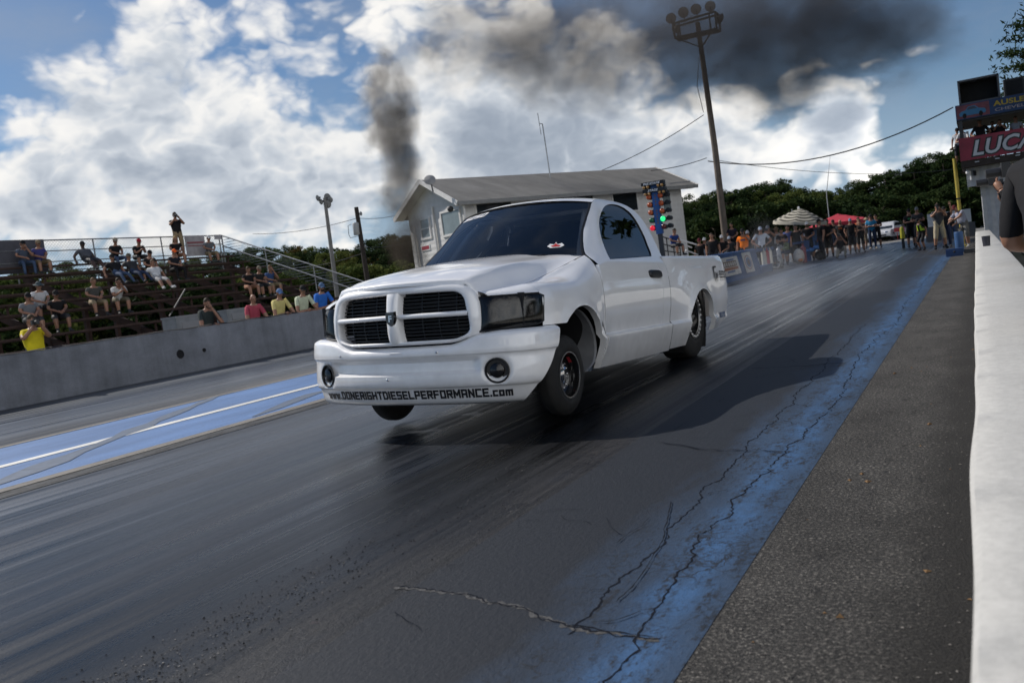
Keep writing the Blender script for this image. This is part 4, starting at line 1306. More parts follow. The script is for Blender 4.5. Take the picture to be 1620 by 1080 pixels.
for n in range(10):
    mb = MB(); mb.box((BX(n), (YB0 + YB1) / 2, BZ(n)), (.24, YB1 - YB0, .05)); child(mb, 'bench_plank', M_BWOOD, bl)
    mb = MB(); mb.box((BX(n) + .44, (YB0 + YB1) / 2, BZ(n) - .35), (.16, YB1 - YB0, .04)); child(mb, 'foot_plank', M_BWOOD, bl)
for k in range(8):
    y = YB0 + .3 + k * (YB1 - YB0 - .6) / 7
    mb = MB(); mb.bar((BX(-.3), y, BZ(-.3) - .42), (BX(9.6), y, BZ(9.6) - .42), .09, .20); child(mb, 'stringer_beam', M_RUST, bl)
    for n in range(10):
        if k % 1 == 0: mb = MB(); mb.bar((BX(n), y, BZ(n) - .42), (BX(n), y, BZ(n) - .03), .05); child(mb, 'riser_post', M_RUST, bl)
    for n in (0, 3, 6):
        mb = MB(); mb.bar((BX(n) + .1, y, 0), (BX(n) + .1, y, BZ(n) - .45), .13); child(mb, 'support_post', M_RUST, bl)
    if k < 7:
        y2 = y + (YB1 - YB0 - .6) / 7
        if k in (1, 5):
            mb = MB(); mb.bar((BX(1), y, 2.6), (BX(1), y2, .3), .06); child(mb, 'cross_brace', M_RUST, bl)
mb = MB(); mb.bar(at_x(264, 457, BX(5)), at_x(296, 497 - 40, BX(5)) * 1.0, .04)
mb = MB(); mb.bar(at_x(268, 500, BX(6)), at_x(293, 457, BX(6)), .03); child(mb, 'brace_rod', mat('rod_grey', (.12, .12, .125), .7), bl)
# back guard rail and stair rail
XR = BX(0) - .35
for z in (3.30, 3.60, 3.95, 4.30):
    mb = MB(); mb.tube([(XR, YB0, z), (XR, YB1 - .1, z)], .024 if z > 4 else .018, 6); child(mb, 'guard_rail', M_GALV, bl)
for y in np.arange(YB0, YB1, 2.85):
    mb = MB(); mb.tube([(XR, y, 2.9), (XR, y, 4.30)], .026, 6); child(mb, 'rail_post', M_GALV, bl)
mb = MB(); mb.tube([(XR, YB1 - .1, 2.9), (XR, YB1 - .1, 4.32)], .03, 6); child(mb, 'rail_post', M_GALV, bl)
ra = [(XR, YB1 - .1, 4.30), (BX(9.2), YB1 + .1, 1.33), (BX(10.6), YB1 + .1, .95)]
for dz in (0, -.42):
    mb = MB(); mb.tube([(p[0], p[1], p[2] + dz) for p in ra], .026, 6); child(mb, 'stair_rail', M_GALV, bl)
for n in (2.2, 5.2, 8.2):
    t = (BX(n) - XR) / (BX(9.2) - XR); z = 4.30 + (1.33 - 4.30) * t
    mb = MB(); mb.tube([(BX(n), YB1 + .05, BZ(n) - .35), (BX(n), YB1 + .05, z)], .022, 6); child(mb, 'stair_post', M_GALV, bl)


def mesh_mat():
    m = bpy.data.materials.new('chain_link'); m.use_nodes = True; nt = m.node_tree; b = nt.nodes['Principled BSDF']
    co = N(nt, 'ShaderNodeTexCoord').outputs['Object']; sp = N(nt, 'ShaderNodeSeparateXYZ'); nt.links.new(co, sp.inputs[0])
    a = math2(nt, 'ADD', sp.outputs[1], sp.outputs[2]); c = math2(nt, 'SUBTRACT', sp.outputs[1], sp.outputs[2])
    w = []
    for q in (a, c):
        p = math2(nt, 'PINGPONG', math2(nt, 'MULTIPLY', q, 9.0), .5); w.append(math2(nt, 'LESS_THAN', p, .055))
    al = math2(nt, 'MAXIMUM', w[0], w[1]); nt.links.new(al, b.inputs['Alpha'])
    b.inputs['Base Color'].default_value = (.30, .31, .32, 1); b.inputs['Metallic'].default_value = .6; b.inputs['Roughness'].default_value = .5
    return m


M_LINK = mesh_mat()
mb = MB(); mb.grid([[(XR - .01, y, z) for z in (3.0, 4.3)] for y in (18.4, YB1 - .1)]); child(mb, 'chain_link_panel', M_LINK, bl, 0)
mb = MB(); mb.grid([[(p[0], p[1] + .01, p[2] - d) for d in (0, .75)] for p in ra[:2]]); child(mb, 'chain_link_panel', M_LINK, bl, 0)
mb = MB(); mb.box((XR + .06, 14.2, 3.80), (.03, 8.4, 1.05)); mb.box((XR + .085, 14.2, 3.98), (.02, 8.4, .02), 1); mb.box((XR + .085, 14.2, 3.6), (.02, 8.4, .02), 1)
child(mb, 'wind_screen', [mat('grey_windscreen', (.085, .085, .10), .9, var=.2), M_GALV], bl)
M_BANNER = mat('faded_banner', (.42, .40, .41), .8, var=.2, vscale=5)
p0, p1 = at_x(291, 373, XR + .05), at_x(327, 404, XR + .05)
mb = MB(); mb.box((XR + .06, (p0.y + p1.y) / 2, (p0.z + p1.z) / 2), (.02, p1.y - p0.y, p0.z - p1.z))
mb.box((XR + .075, (p0.y + p1.y) / 2, (p0.z + p1.z) / 2 + .12), (.012, (p1.y - p0.y) * .85, .07), 1); mb.box((XR + .075, (p0.y + p1.y) / 2, (p0.z + p1.z) / 2 + .0), (.012, (p1.y - p0.y) * .8, .035), 1)
child(mb, 'sponsor_banner', [M_BANNER, mat('faded_red_print', (.30, .11, .12), .8)], bl)
mb = MB(); p0 = at_x(344, 375, XR + .05); mb.box((XR + .06, p0.y, p0.z), (.02, .34, .18)); child(mb, 'rail_plate', M_BANNER, bl)
# pale boxes stored under the bleachers
for (u, v, x, s_) in ((295, 517, -17.5, (.5, 1.0, .5)), (375, 500, -18.2, (.4, 1.1, .35))):
    p = at_x(u, v, x); mb = MB(); mb.box((0, 0, s_[2] / 2), s_); mb.box((0, 0, s_[2] + .02), (s_[0] * 1.04, s_[1] * 1.04, .04), 1); mb.box((s_[0] / 2 + .01, 0, s_[2] * .5), (.02, s_[1] * .7, s_[2] * .5), 1)
    o = mb.build('storage_box', [mat('pale_box', (.22, .235, .255), .6, var=.2), mat('pale_box_trim', (.25, .26, .28), .6)]); o.location = (p.x, p.y, max(p.z - s_[2] / 2, 0))
    tag(o, 'pale grey box under the bleachers ' + ('behind the bearded spectator' if u == 295 else 'beside the red shirted spectator'), 'box')

# ================================================================== POLES AND WIRES
M_WOODP = mat('pole_timber', (.15, .125, .105), .9, var=.3, vscale=3, bump=.3)
M_WOODD = mat('dark_pole_timber', (.035, .028, .024), .9, var=.3)
M_STEELD = mat('dark_steel', (.035, .036, .038), .6, var=.2)


def flood(root, c, aim, r, name='flood_lamp'):
    d = Vector(aim).normalized(); q = Vector((0, 1, 0)).rotation_difference(d).to_matrix().to_4x4(); M4 = Matrix.Translation(Vector(c) - root.location) @ q
    mb = MB(); mb.lathe([(0, -r * 1.1), (r * .28, -r * 1.05), (r * .34, -r * .55), (r * .75, -r * .15), (r, r * .05), (r * 1.03, r * .07)], 20, M=M4)
    a = mb.build(name, M_STEELD, root, 50)
    mb = MB(); mb.lathe([(r * .97, r * .02), (r * .6, r * .09), (0, r * .11)], 20, M=M4); mb.build('lamp_glass', mat('lamp_glass_grey', (.25, .25, .26), .2) if 'lamp_glass_grey' not in bpy.data.materials else bpy.data.materials['lamp_glass_grey'], a, 50)


YP = 46.0
pb = at_y(1148, 380, YP); pt = at_y(1103.5, 36, YP)
lp = empty('floodlight_pole', (pb.x, YP, 0), 0, 'tall timber floodlight pole with a lamp crossarm frame standing right of the timing house', 'light pole')
mb = MB(); mb.tube([(0, 0, 0), (0, 0, pt.z * .5), (pt.x - pb.x, 0, pt.z)], [.19, .16, .12], 12); mb.build('pole', M_WOODP, lp)
fr = [at_y(u, v, YP) for u, v in ((1068, 40), (1134, 21), (1137, 48), (1071, 62))]
rel = lambda p, dy=0: (p[0] - pb.x, dy, p[2])
for i, (a, b_) in enumerate(((0, 1), (2, 3), (0, 3), (1, 2))):
    for dy in (-.35, .35): mb = MB(); mb.bar(rel(fr[a], dy), rel(fr[b_], dy), .09); mb.build('crossarm', M_STEELD, lp)
for p in fr: mb = MB(); mb.bar(rel(p, -.35), rel(p, .35), .07); mb.build('platform_tie', M_STEELD, lp)
for u in (0.14, .86):
    a = fr[0].lerp(fr[1], u); b_ = fr[3].lerp(fr[2], u); mb = MB(); mb.bar(rel(a, -.35), rel(b_, -.35), .07); mb.build('platform_tie', M_STEELD, lp)
mb = MB(); mb.box(rel((fr[2] + fr[3]) / 2), ((fr[2] - fr[3]).length, .75, .06)); mb.build('platform_deck', M_STEELD, lp)
for (u, v) in ((1080, 65), (1124, 55)):
    a = at_y(u, v, YP); b_ = at_y(1111, 76, YP); mb = MB(); mb.bar(rel(a, -.1), rel(b_, -.1), .06); mb.build('knee_brace', M_STEELD, lp)
for (u, v) in ((1061.5, 29.5), (1081, 20), (1101, 15), (1123.5, 10.5)):
    p = at_y(u, v, YP); flood(lp, p, (.25, -1, -.28), .26)
    mb = MB(); mb.bar(rel(p), rel((p.x + .05, 0, fr[0].z + (fr[1].z - fr[0].z) * (u - 1068) / 66)), .05); mb.build('lamp_stem', M_STEELD, lp)
p = at_y(1139, 30, YP); flood(lp, p, (.6, .8, -.3), .26)
p = at_y(1070, 46, YP); flood(lp, p, (-.6, .8, -.3), .24)

# smaller floodlight pole on the left
D = 58
a, b_ = at_d(534, 475, D), at_d(513.5, 313, D)
lp2 = empty('floodlight_pole', (a.x, a.y, 0), 0, 'slim grey floodlight pole with clustered lamps rising beyond the bleachers', 'light pole')
mb = MB(); mb.tube([(0, 0, 0), (b_.x - a.x, b_.y - a.y, b_.z)], [.17, .11], 10); mb.build('pole', mat('grey_pole', (.19, .185, .18), .8, var=.2, vscale=2), lp2)
for (u, v, rr) in ((503, 313.5, .17), (508, 319, .17), (518, 311.5, .2), (522, 316, .18), (518, 323, .23)):
    p = at_d(u, v, D); flood(lp2, p, (.25 if u > 512 else -.25, -1, -.25), rr * 1.15)
    mb = MB(); mb.bar(p - lp2.location, Vector((b_.x - a.x, b_.y - a.y, b_.z - .3)), .05); mb.build('lamp_arm', M_STEELD, lp2)
# utility pole with transformer
D = 60
a, b_ = at_d(583, 452, D), at_d(563.5, 328, D)
up_ = empty('utility_pole', (a.x, a.y, 0), 0, 'dark timber utility pole carrying a grey transformer can beyond the truck', 'utility pole')
mb = MB(); mb.tube([(0, 0, 0), (b_.x - a.x, b_.y - a.y, b_.z)], [.20, .15], 10); mb.build('pole', M_WOODD, up_)
p = at_d(564, 362, D) - up_.location; mb = MB(); mb.lathe([(0, -.42), (.22, -.42), (.24, -.38), (.24, .36), (.20, .42), (0, .44)], 18, M=Matrix.Translation(p) @ Matrix.Rotation(PI / 2, 4, 'X')); tf = mb.build('transformer', mat('transformer_grey', (.36, .37, .38), .5, var=.15), up_)
mb = MB(); mb.tube([p + Vector((-.30, -.1, .35)), p + Vector((-.55, -.15, .3)), p + Vector((-.6, -.15, -.3)), p + Vector((-.5, -.15, -.55)), p + Vector((.2, -.1, -.5))], .02, 6); mb.build('drop_cable', M_STEELD, tf)
for (u, v) in ((572, 391), (578, 390), (571, 338)):
    q = at_d(u, v, D) - up_.location; mb = MB(); mb.ell(q, (.09, .09, .15)); mb.bar(q, q + Vector((-.35, -.1, -.05)), .06); mb.build('insulator', M_GALV, up_)


def wire(a, b_, sag, r, label, n=20):
    a = Vector(a); b_ = Vector(b_); mb = MB()
    mb.tube([a.lerp(b_, k / n) - Vector((0, 0, sag * 4 * (k / n) * (1 - k / n))) for k in range(n + 1)], r, 5)
    tag(mb.build('overhead_wire', M_STEELD), label, 'wire', None)


# ================================================================== TIMING HOUSE
def siding_mat():
    m, nt, b = nodes_of('white_siding')
    co = N(nt, 'ShaderNodeTexCoord').outputs['Object']; sp = N(nt, 'ShaderNodeSeparateXYZ'); nt.links.new(co, sp.inputs[0])
    w = math2(nt, 'PINGPONG', math2(nt, 'MULTIPLY', sp.outputs[2], 4.0), .5)
    a = maprange(nt, noise(nt, co, 1.1, (1, 1, .5), 8, .7), .3, .7, .84, 1.06)
    fc = N(nt, 'ShaderNodeCombineColor'); [nt.links.new(a, fc.inputs[i]) for i in range(3)]
    nt.links.new(mixc(nt, 1.0, (.72, .71, .69), fc.outputs[0], 'MULTIPLY'), b.inputs['Base Color']); b.inputs['Roughness'].default_value = .75
    bumpn(nt, b, w, .6, .03); return m


def roofing_mat():
    m, nt, b = nodes_of('grey_roofing')
    co = N(nt, 'ShaderNodeTexCoord').outputs['Object']
    a = ramp(nt, noise(nt, co, .8, (.5, 2.0, 2.0), 8, .7), [(.3, (.13, .127, .122)), (.6, (.20, .196, .188)), (.8, (.25, .245, .238))])
    nt.links.new(a, b.inputs['Base Color']); b.inputs['Roughness'].default_value = .85
    bumpn(nt, b, noise(nt, co, 30, (1, 1, 1), 4, .7), .4, .02); return m


M_SIDING = siding_mat(); M_ROOF = roofing_mat(); M_WTRIM = mat('white_trim', (.74, .73, .71), .6, var=.08)
M_WINDOW = mat('window_glass_dark', (.02, .025, .03), .06, spec=.8)
M_WINDL = mat('window_glass_pale', (.20, .24, .25), .08, spec=.8, var=.3, vscale=1.2)
hA = Vector((-18.57, 31.26, 0)); hang = math.radians(26.5)
Lx = Vector((math.sin(hang), math.cos(hang), 0)); Gx = Vector((-math.cos(hang), math.sin(hang), 0))
hs = empty('timing_house', hA, 0, 'white gabled timing house with a long grey roof behind the truck', 'building')
HL, HW, EZ, RZ, OV = 14.3, 5.5, 4.44, 5.78, .55


def H(l, g, z): return Lx * l + Gx * g + Vector((0, 0, z))


zw = EZ + .05
mb = MB()
wl0, wl1, wg0, wg1 = .50, HL - .75, .45, HW - .45
zg = EZ + (RZ - EZ) * .45 / (HW / 2) - .06
mb.add([H(wl0, wg0, 0), H(wl1, wg0, 0), H(wl1, wg0, zg), H(wl0, wg0, zg)], [(0, 1, 2, 3)])
mb.add([H(wl0, wg1, 0), H(wl1, wg1, 0), H(wl1, wg1, zg), H(wl0, wg1, zg)], [(3, 2, 1, 0)])
for l in (wl0, wl1): mb.add([H(l, wg0, 0), H(l, wg0, zg), H(l, HW / 2, RZ - .06), H(l, wg1, zg), H(l, wg1, 0)], [(0, 1, 2, 3, 4)])
mb.build('wall', M_SIDING, hs, 0)
mb = MB(); th = .10
for g0_, g1_ in ((0, HW / 2), (HW, HW / 2)):
    q = [H(0, g0_, EZ), H(HL, g0_, EZ), H(HL, g1_, RZ), H(0, g1_, RZ)]
    nn = 12
    mb.grid([[H(HL * i / nn, g0_ + (g1_ - g0_) * j / 6, EZ + (RZ - EZ) * j / 6) for j in range(7)] for i in range(nn + 1)])
    mb.grid([[H(HL * i / nn, g0_ + (g1_ - g0_) * j / 6, EZ + (RZ - EZ) * j / 6 - th) for j in range(7)] for i in range(nn + 1)])
rf = mb.build('roof', M_ROOF, hs, 0)
for l in (-.012, HL + .012):
    mb = MB()
    for g0_ in (0, HW): mb.bar(H(l, g0_, EZ - .06), H(l, HW / 2, RZ - .06), .035, .20)
    mb.build('rake_board', M_WTRIM, rf)
mb = MB(); mb.bar(H(0, -.02, EZ - .07), H(HL, -.02, EZ - .07), .03, .16); mb.build('fascia_board', mat('fascia_grey', (.26, .26, .255), .7, var=.15), rf)
mb = MB(); mb.grid([[H(l, g, EZ - .13) for g in (0, wg0)] for l in (0, HL)]); mb.build('soffit', M_WTRIM, rf, 0)
mb = MB(); mb.grid([[H(l, HW * j / 12, EZ - .12 + (RZ - EZ) * (1 - abs(j - 6) / 6)) for j in range(13)] for l in (0.02, wl0)]); mb.build('soffit', M_WTRIM, rf, 0)
M_FRAME = M_WTRIM


def hwin(l0, l1, z0, z1, side, glass, name='window', bars=0):
    """window on the long wall (side=0) or the gable end (side=1; l is then measured along the gable)"""
    f = (lambda a, z, o: H(a, wg0 - o, z)) if side == 0 else (lambda a, z, o: H(wl0 - o, a, z))
    mb = MB()
    for (a, c, d, e) in ((l0 - .09, z0 - .09, l0, z1 + .09), (l1, z0 - .09, l1 + .09, z1 + .09), (l0, z1, l1, z1 + .09), (l0, z0 - .09, l1, z0)):
        q = [f(a, c, .05), f(d, c, .05), f(d, e, .05), f(a, e, .05)]; r_ = [f(a, c, -.02), f(d, c, -.02), f(d, e, -.02), f(a, e, -.02)]
        mb.add(q + r_, [(0, 1, 2, 3), (0, 4, 5, 1), (1, 5, 6, 2), (2, 6, 7, 3), (3, 7, 4, 0)])
    w = mb.build(name, M_FRAME, hs, 0)
    mb = MB(); mb.add([f(l0, z0, .012), f(l1, z0, .012), f(l1, z1, .012), f(l0, z1, .012)], [(0, 1, 2, 3)]); mb.build('pane', glass, w, 0)
    for k in range(bars):
        z = z0 + (z1 - z0) * (k + 1) / (bars + 1)
        mb = MB(); mb.add([f(l0, z - .03, .035), f(l1, z - .03, .035), f(l1, z + .03, .035), f(l0, z + .03, .035)], [(0, 1, 2, 3)]); mb.build('muntin', M_FRAME, w, 0)
    return w


def on_wall(u, v, side):
    """pixel -> (along, z) on the house walls"""
    d = ray(u, v); p0 = hA + (Gx * wg0 if side == 0 else Lx * wl0); n = Gx if side == 0 else Lx
    t = (p0 - CAMP).dot(n) / d.dot(n); p = CAMP + d * t - hA
    return (p.dot(Lx) if side == 0 else p.dot(Gx)), p.z


for (c0, c1, side, gl, bars) in (((752, 322), (811, 345), 0, M_WINDOW, 0), ((968, 305), (1009, 332), 0, M_WINDOW, 0), ((1046, 302), (1062, 334), 0, M_WINDL, 0), ((880, 312), (940, 332), 0, M_WINDOW, 0)):
    a, z1 = on_wall(*c0, side); b2, z0 = on_wall(*c1, side); z1 = min(z1, zg - .22)
    hwin(min(a, b2), max(a, b2), z0, z1, side, gl, bars=bars)
for (c0, c1, gl, bars) in (((726, 331), (703, 372), M_WINDL, 0), ((678, 346), (669, 377), M_WINDL, 1)):
    a, z1 = on_wall(*c0, 1); b2, z0 = on_wall(*c1, 1); hwin(min(a, b2), max(a, b2), z0, z1, 1, gl, bars=bars)
a, z1 = on_wall(680, 386, 1); b2, z0 = on_wall(668, 398, 1)
mb = MB(); mb.add([H(wl0 - .03, x, z) for x, z in ((a, z0), (b2, z0), (b2, z1), (a, z1))] + [H(wl0 + .01, x, z) for x, z in ((a, z0), (b2, z0), (b2, z1), (a, z1))], [(0, 1, 2, 3), (0, 4, 5, 1), (1, 5, 6, 2), (2, 6, 7, 3), (3, 7, 4, 0)])
e = .05
mb.add([H(wl0 - .034, x, z) for x, z in ((a + e, z0 + e), (b2 - e, z0 + e), (b2 - e, z1 - e), (a + e, z1 - e))], [(0, 1, 2, 3)], 1)
mb.build('wall_sign', [M_WTRIM, mat('sign_red', (.36, .03, .05), .5, var=.15)], hs, 0)
for (u0, v0, u1, v1, side) in ((684, 322, 692, 400, 1), (735, 322, 738, 345, 1), (656, 358, 662, 420, 1)):
    a, z1 = on_wall(u0, v0, side); b2, z0 = on_wall(u1, v1, side)
    mb = MB(); mb.tube([H(wl0 - .07, a, min(z1, 4.6)), H(wl0 - .07, a, 0)], .055, 8); mb.build('downpipe', M_WTRIM, hs)
mb = MB(); mb.lathe([(0, -.03), (.23, .02), (.245, .03), (.23, .035), (0, -.01)], 24, M=Matrix.Translation(at_d(680, 284, 36.6) - hA) @ Matrix.Rotation(.6, 4, 'Z') @ Matrix.Rotation(-.5, 4, 'X'))
ds = mb.build('satellite_dish', mat('dish_grey', (.30, .30, .30), .5), hs); mb = MB(); p = at_d(681, 285, 36.6) - hA; mb.tube([p, p - Vector((-.05, 0, .5))], .03, 6); mb.build('dish_mount', M_STEELD, ds)
# roof antenna
ab, at_ = at_d(871, 283, 41.5) - hA, at_d(858, 196, 41.5) - hA
mb = MB(); mb.tube([ab, at_], .028, 6); an = mb.build('antenna_mast', M_GALV, hs)
q1, q2 = at_d(853.5, 196, 41.5) - hA, at_d(850.5, 179, 41.5) - hA; q3 = at_d(856, 213, 41.5) - hA
mb = MB(); mb.tube([at_, q1], .018, 6); mb.tube([q2, q3], .018, 6); mb.build('antenna_element', M_GALV, an)
p = on_wall(718, 322, 1); mb = MB(); mb.ell(H(-.02, .55, EZ - .22), (.13, .13, .13)); mb.build('horn_speaker', M_STEELD, hs)

# ================================================================== STARTING TREE AND CENTRE BARRIER
M_SIGNBLUE = mat('royal_blue_paint', (.020, .085, .27), .5, var=.2, vscale=3)
M_BARBLUE = mat('barrier_blue', (.018, .055, .155), .6, var=.3, vscale=2.5)
M_AMBER = mat('amber_lens', (.30, .055, .012), .25, emit=(.9, .16, .02), estr=.02)
M_GREENON = mat('green_lens_lit', (.02, .5, .12), .2, emit=(.03, .95, .28), estr=.8)
M_GREENOFF = mat('green_lens', (.01, .10, .04), .25); M_REDOFF = mat('red_lens', (.10, .008, .010), .25); M_REDON = mat('red_lens_lit', (.5, .01, .02), .2, emit=(1, .02, .06), estr=.35)
M_BULB = mat('stage_bulb', (.30, .17, .06), .3, emit=(1, .55, .15), estr=.02)
XY = 24.6
xr = empty('starting_tree', (-8.05, XY, 0), 0, 'blue starting light tree with amber lamps and one lit green lamp', 'start light')
xp = lambda u, v: Vector((at_y(u, v, XY).x + 8.05, 0, at_y(u, v, XY).z))
c0, c1 = xp(1043, 370), xp(1030, 290)
mb = MB(); mb.box((0, 0, (c0.z + c1.z) / 2), (.19, .12, c1.z - c0.z)); col_ = mb.build('column', M_SIGNBLUE, xr)
mb = MB(); mb.box((0, 0, c0.z / 2), (.12, .10, c0.z)); mb.build('post', M_STEELD, xr)
mb = MB()
for i in range(10):   # vertical lettering worn beyond reading: faint strokes
    z = c1.z - .36 - i * .088
    if i != 4: mb.box((.004 * (-1) ** i, -.0625, z), (.035, .004, .038)); mb.box((.012, -.0645, z + .01), (.012, .004, .030))
mb.build('worn_lettering', mat('worn_orange_print', (.22, .09, .03), .7), col_, 0)
for (z, txt, dx) in ((c1.z - .02, 'PRE-STAGE', 0), (c1.z - .215, 'STAGE', .02)):
    mb = MB(); mb.box((dx, -.08, z), (.66, .20, .10)); hd = mb.build('stage_header', M_BLACK, xr)
    mb = MB(); put_font(mb, txt, (dx - .02, -.184, z), (1, 0, 0), (0, 0, 1), width=.50 if len(txt) > 6 else .30, height=.062, shear=.25, bold=.025, center=True); mb.build('stage_lettering', M_DECALW, hd, 0)
    for s_ in (-1, 1):
        for k in (0, 1):
            x = dx + s_ * (.155 + .115 * k); mb = MB(); mb.ell((x, -.15, z - .085), (.042, .05, .042)); mb.build('stage_lamp', M_BULB, hd, 60)
            mb = MB(); mb.tube([(x, -.10, z - .085), (x, .08, z - .085)], .046, 10); mb.build('stage_lamp_housing', M_BLACK, hd, 60)
lz = [c1.z - .385 - .222 * k for k in range(5)]
for k, z in enumerate(lz):
    for s_ in (-1, 1):
        lx = -.185 if s_ < 0 else .155
        lm = M_AMBER if k < 3 else ((M_GREENON if s_ > 0 else M_GREENOFF) if k == 3 else (M_REDOFF if s_ > 0 else M_REDON))
        mb = MB(); mb.tube([(lx, -.06, z), (lx, .14, z - .01)], [.078, .068], 16); mb.bar((s_ * .08, .03, z), (lx, .03, z), .03); hb = mb.build('lamp_housing', M_BLACK, xr, 40)
        mb = MB(); mb.ell((lx, -.065, z), (.076, .055, .076), 16, 10); mb.build('lamp_lens', lm, hb, 60)
        mb = MB(); q = .15 if s_ > 0 else .05
        mb.tube([(lx + q, .02, z + .005), (lx + q + .02, .16, z)], [.072, .062], 14); mb.bar((lx, .06, z), (lx + q, .06, z), .04); mb.build('rear_lamp_housing', M_BLACK, xr, 40)

BXW = -7.15
br = empty('centre_barrier', (BXW, 29, 0), 0, 'long blue painted barrier with two pale sponsor boards behind the tailgate', 'barrier')
mb = MB(); y0, y1 = 25.2, 33.0
mb.grid([[(.02, y - 29, 0), (-.02, y - 29, .05), (-.14, y - 29, .93), (-.24, y - 29, .95), (-.30, y - 29, .02)] for y in np.linspace(y0, y1, 12)])
mb.add([(.02, y1 - 29, 0), (-.14, y1 - 29, .93), (-.24, y1 - 29, .95), (-.30, y1 - 29, 0)], [(0, 1, 2, 3)]); mb.build('barrier_body', M_BARBLUE, br)
M_BOARD = mat('sponsor_board', (.42, .41, .39), .6, var=.25, vscale=4)
prints = [mat('print_brown', (.13, .08, .05), .7), mat('print_orange', (.26, .11, .06), .7), mat('print_blue', (.10, .14, .24), .7), mat('print_maroon', (.22, .05, .07), .7)]
xb = lambda z: .02 - .165 * (z / .93) + .012
for (ya, yb, za, zb_) in ((27.3, 30.0, .20, .80), (30.7, 32.0, .16, .86)):
    mb = MB(); mb.add([(xb(z), y - 29, z) for y, z in ((ya, za), (yb, za), (yb, zb_), (ya, zb_))], [(0, 1, 2, 3)])
    bd = mb.build('sponsor_board', M_BOARD, br, 0)
    mb = MB(); ym, zm = (ya + yb) / 2 - 29, (za + zb_) / 2; hw, hh = (yb - ya) * .40, (zb_ - za) * .36
    E_ = lambda ry, rz, n=24, oz=0, oy=0, d=.004: [(xb(zm + oz + rz * math.sin(2 * PI * k / n)) + d, ym + oy + ry * math.cos(2 * PI * k / n), zm + oz + rz * math.sin(2 * PI * k / n)) for k in range(n)]
    if yb - ya > 2:
        R_ = lambda y0_, y1_, z0_, z1_, d=.004: [(xb(z) + d, y, z) for y, z in ((y0_, z0_), (y1_, z0_), (y1_ + .06, z1_), (y0_ + .06, z1_))]
        mb.poly(R_(ym - hw, ym + hw * .9, zm - .02, zm + .16), 0)
        for k in range(7): mb.poly(R_(ym - hw * .86 + k * hw * .25, ym - hw * .86 + k * hw * .25 + hw * .16, zm + .01, zm + .13, .008), 4)
        mb.poly(R_(ym - hw * .8, ym + hw, zm - .13, zm - .04), 1); mb.poly(R_(ym - hw * .4, ym + hw * .5, zm - .21, zm - .15), 2); mb.poly(R_(ym - hw * .2, ym + hw * .7, zm + .18, zm + .23), 2)
    else:
        mb.poly(E_(hw, hh), 3); mb.poly(E_(hw * .86, hh * .88, d=.008), 4); mb.poly(E_(hw * .7, hh * .7, d=.012), 2); mb.poly(E_(hw * .35, hh * .4, d=.016), 0)
    mb.build('board_print', prints + [M_BOARD], bd, 0)
mb = MB(); mb.box((-.2, 5.7, .86), (.12, 3.4, .12)); mb.box((-.15, 4.9, .14), (.35, 2.0, .28)); mb.build('equipment_shelf', M_BARBLUE, br)
bpst = empty('blue_post', (-7.0, 42.2, 0), 0, 'blue square post beside the pit bags at the end of the barrier', 'post')
mb = MB(); mb.box((0, 0, .48), (.26, .26, .96)); mb.build('post', M_BARBLUE, bpst); mb = MB(); mb.box((-.35, .05, .90), (.5, .2, .1)); mb.build('cap_rail', M_BARBLUE, bpst)


def bottle(x, y, z, r, h, c, label, mname):
    m = bpy.data.materials.get(mname) or mat(mname, c, .35, metal=.3 if 'silver' in mname else 0)
    mb = MB(); mb.lathe([(0, 0), (r, 0), (r, h * .72), (r * .85, h * .80), (r * .4, h * .88), (r * .4, h), (0, h)], 14, M=Matrix.Rotation(PI / 2, 4, 'X'))
    o = mb.build('gas_bottle', m); o.location = (x, y, z); mb = MB(); mb.ell((0, 0, h * 1.02), (r * .5, r * .5, r * .35)); mb.bar((0, 0, h), (r * .8, 0, h * 1.04), r * .3); mb.build('valve', M_STEELD, o)
    return tag(o, label, 'gas bottle')


bx_ = [(1212, 'pale_can', (.35, .34, .30), 'pale grey bottle at the left end of the blue barrier shelf'), (1217, 'red_can', (.28, .02, .03), 'red extinguisher bottle on the blue barrier shelf'), (1222, 'silver_can', (.5, .48, .43), 'tall silver bottle between the red bottle and the dark bottle'),
       (1229, 'dark_can', (.03, .04, .07), 'dark blue bottle in the middle of the barrier shelf'), (1236, 'steel_can', (.30, .31, .34), 'steel grey bottle near the right end of the barrier shelf')]
for u, mn, c, lb in bx_:
    p = at_x(u, 420, -7.25); bottle(-7.3, p.y, .28, .10, .62, c, lb, mn)
bottle(-6.95, 40.9, 0, .12, .85, (.20, .03, .05), 'maroon cylinder on the ground beside the pit bags', 'maroon_can')
# trackside bags, fan and pit bike
p = at_z(1265, 417); mb = MB(); mb.ell((0, 0, .32), (.24, .20, .34), 12, 10); mb.ell((.05, -.15, .22), (.15, .1, .16), 10, 8); bg_ = mb.build('duffel_bag', mat('pale_canvas', (.50, .46, .42), .9, var=.2)); bg_.location = (p.x, p.y, 0)
tag(bg_, 'pale canvas bag with an orange patch on the ground beside the blue post', 'bag'); mb = MB(); mb.ell((.08, -.17, .16), (.12, .1, .10), 10, 8); mb.build('orange_patch', mat('orange_canvas', (.45, .17, .06), .9), bg_); mb = MB(); mb.tube([(-.12, 0, .6), (-.06, 0, .74), (.06, 0, .74), (.12, 0, .6)], .02, 6); mb.build('strap', M_DARK, bg_)
p = at_z(1288, 413); sc_ = empty('pit_bike', (p.x - .2, p.y + .6, 0), .15, 'small blue pit bike parked beyond the blue post', 'bike'); sc_.scale = (.82, .82, .82)
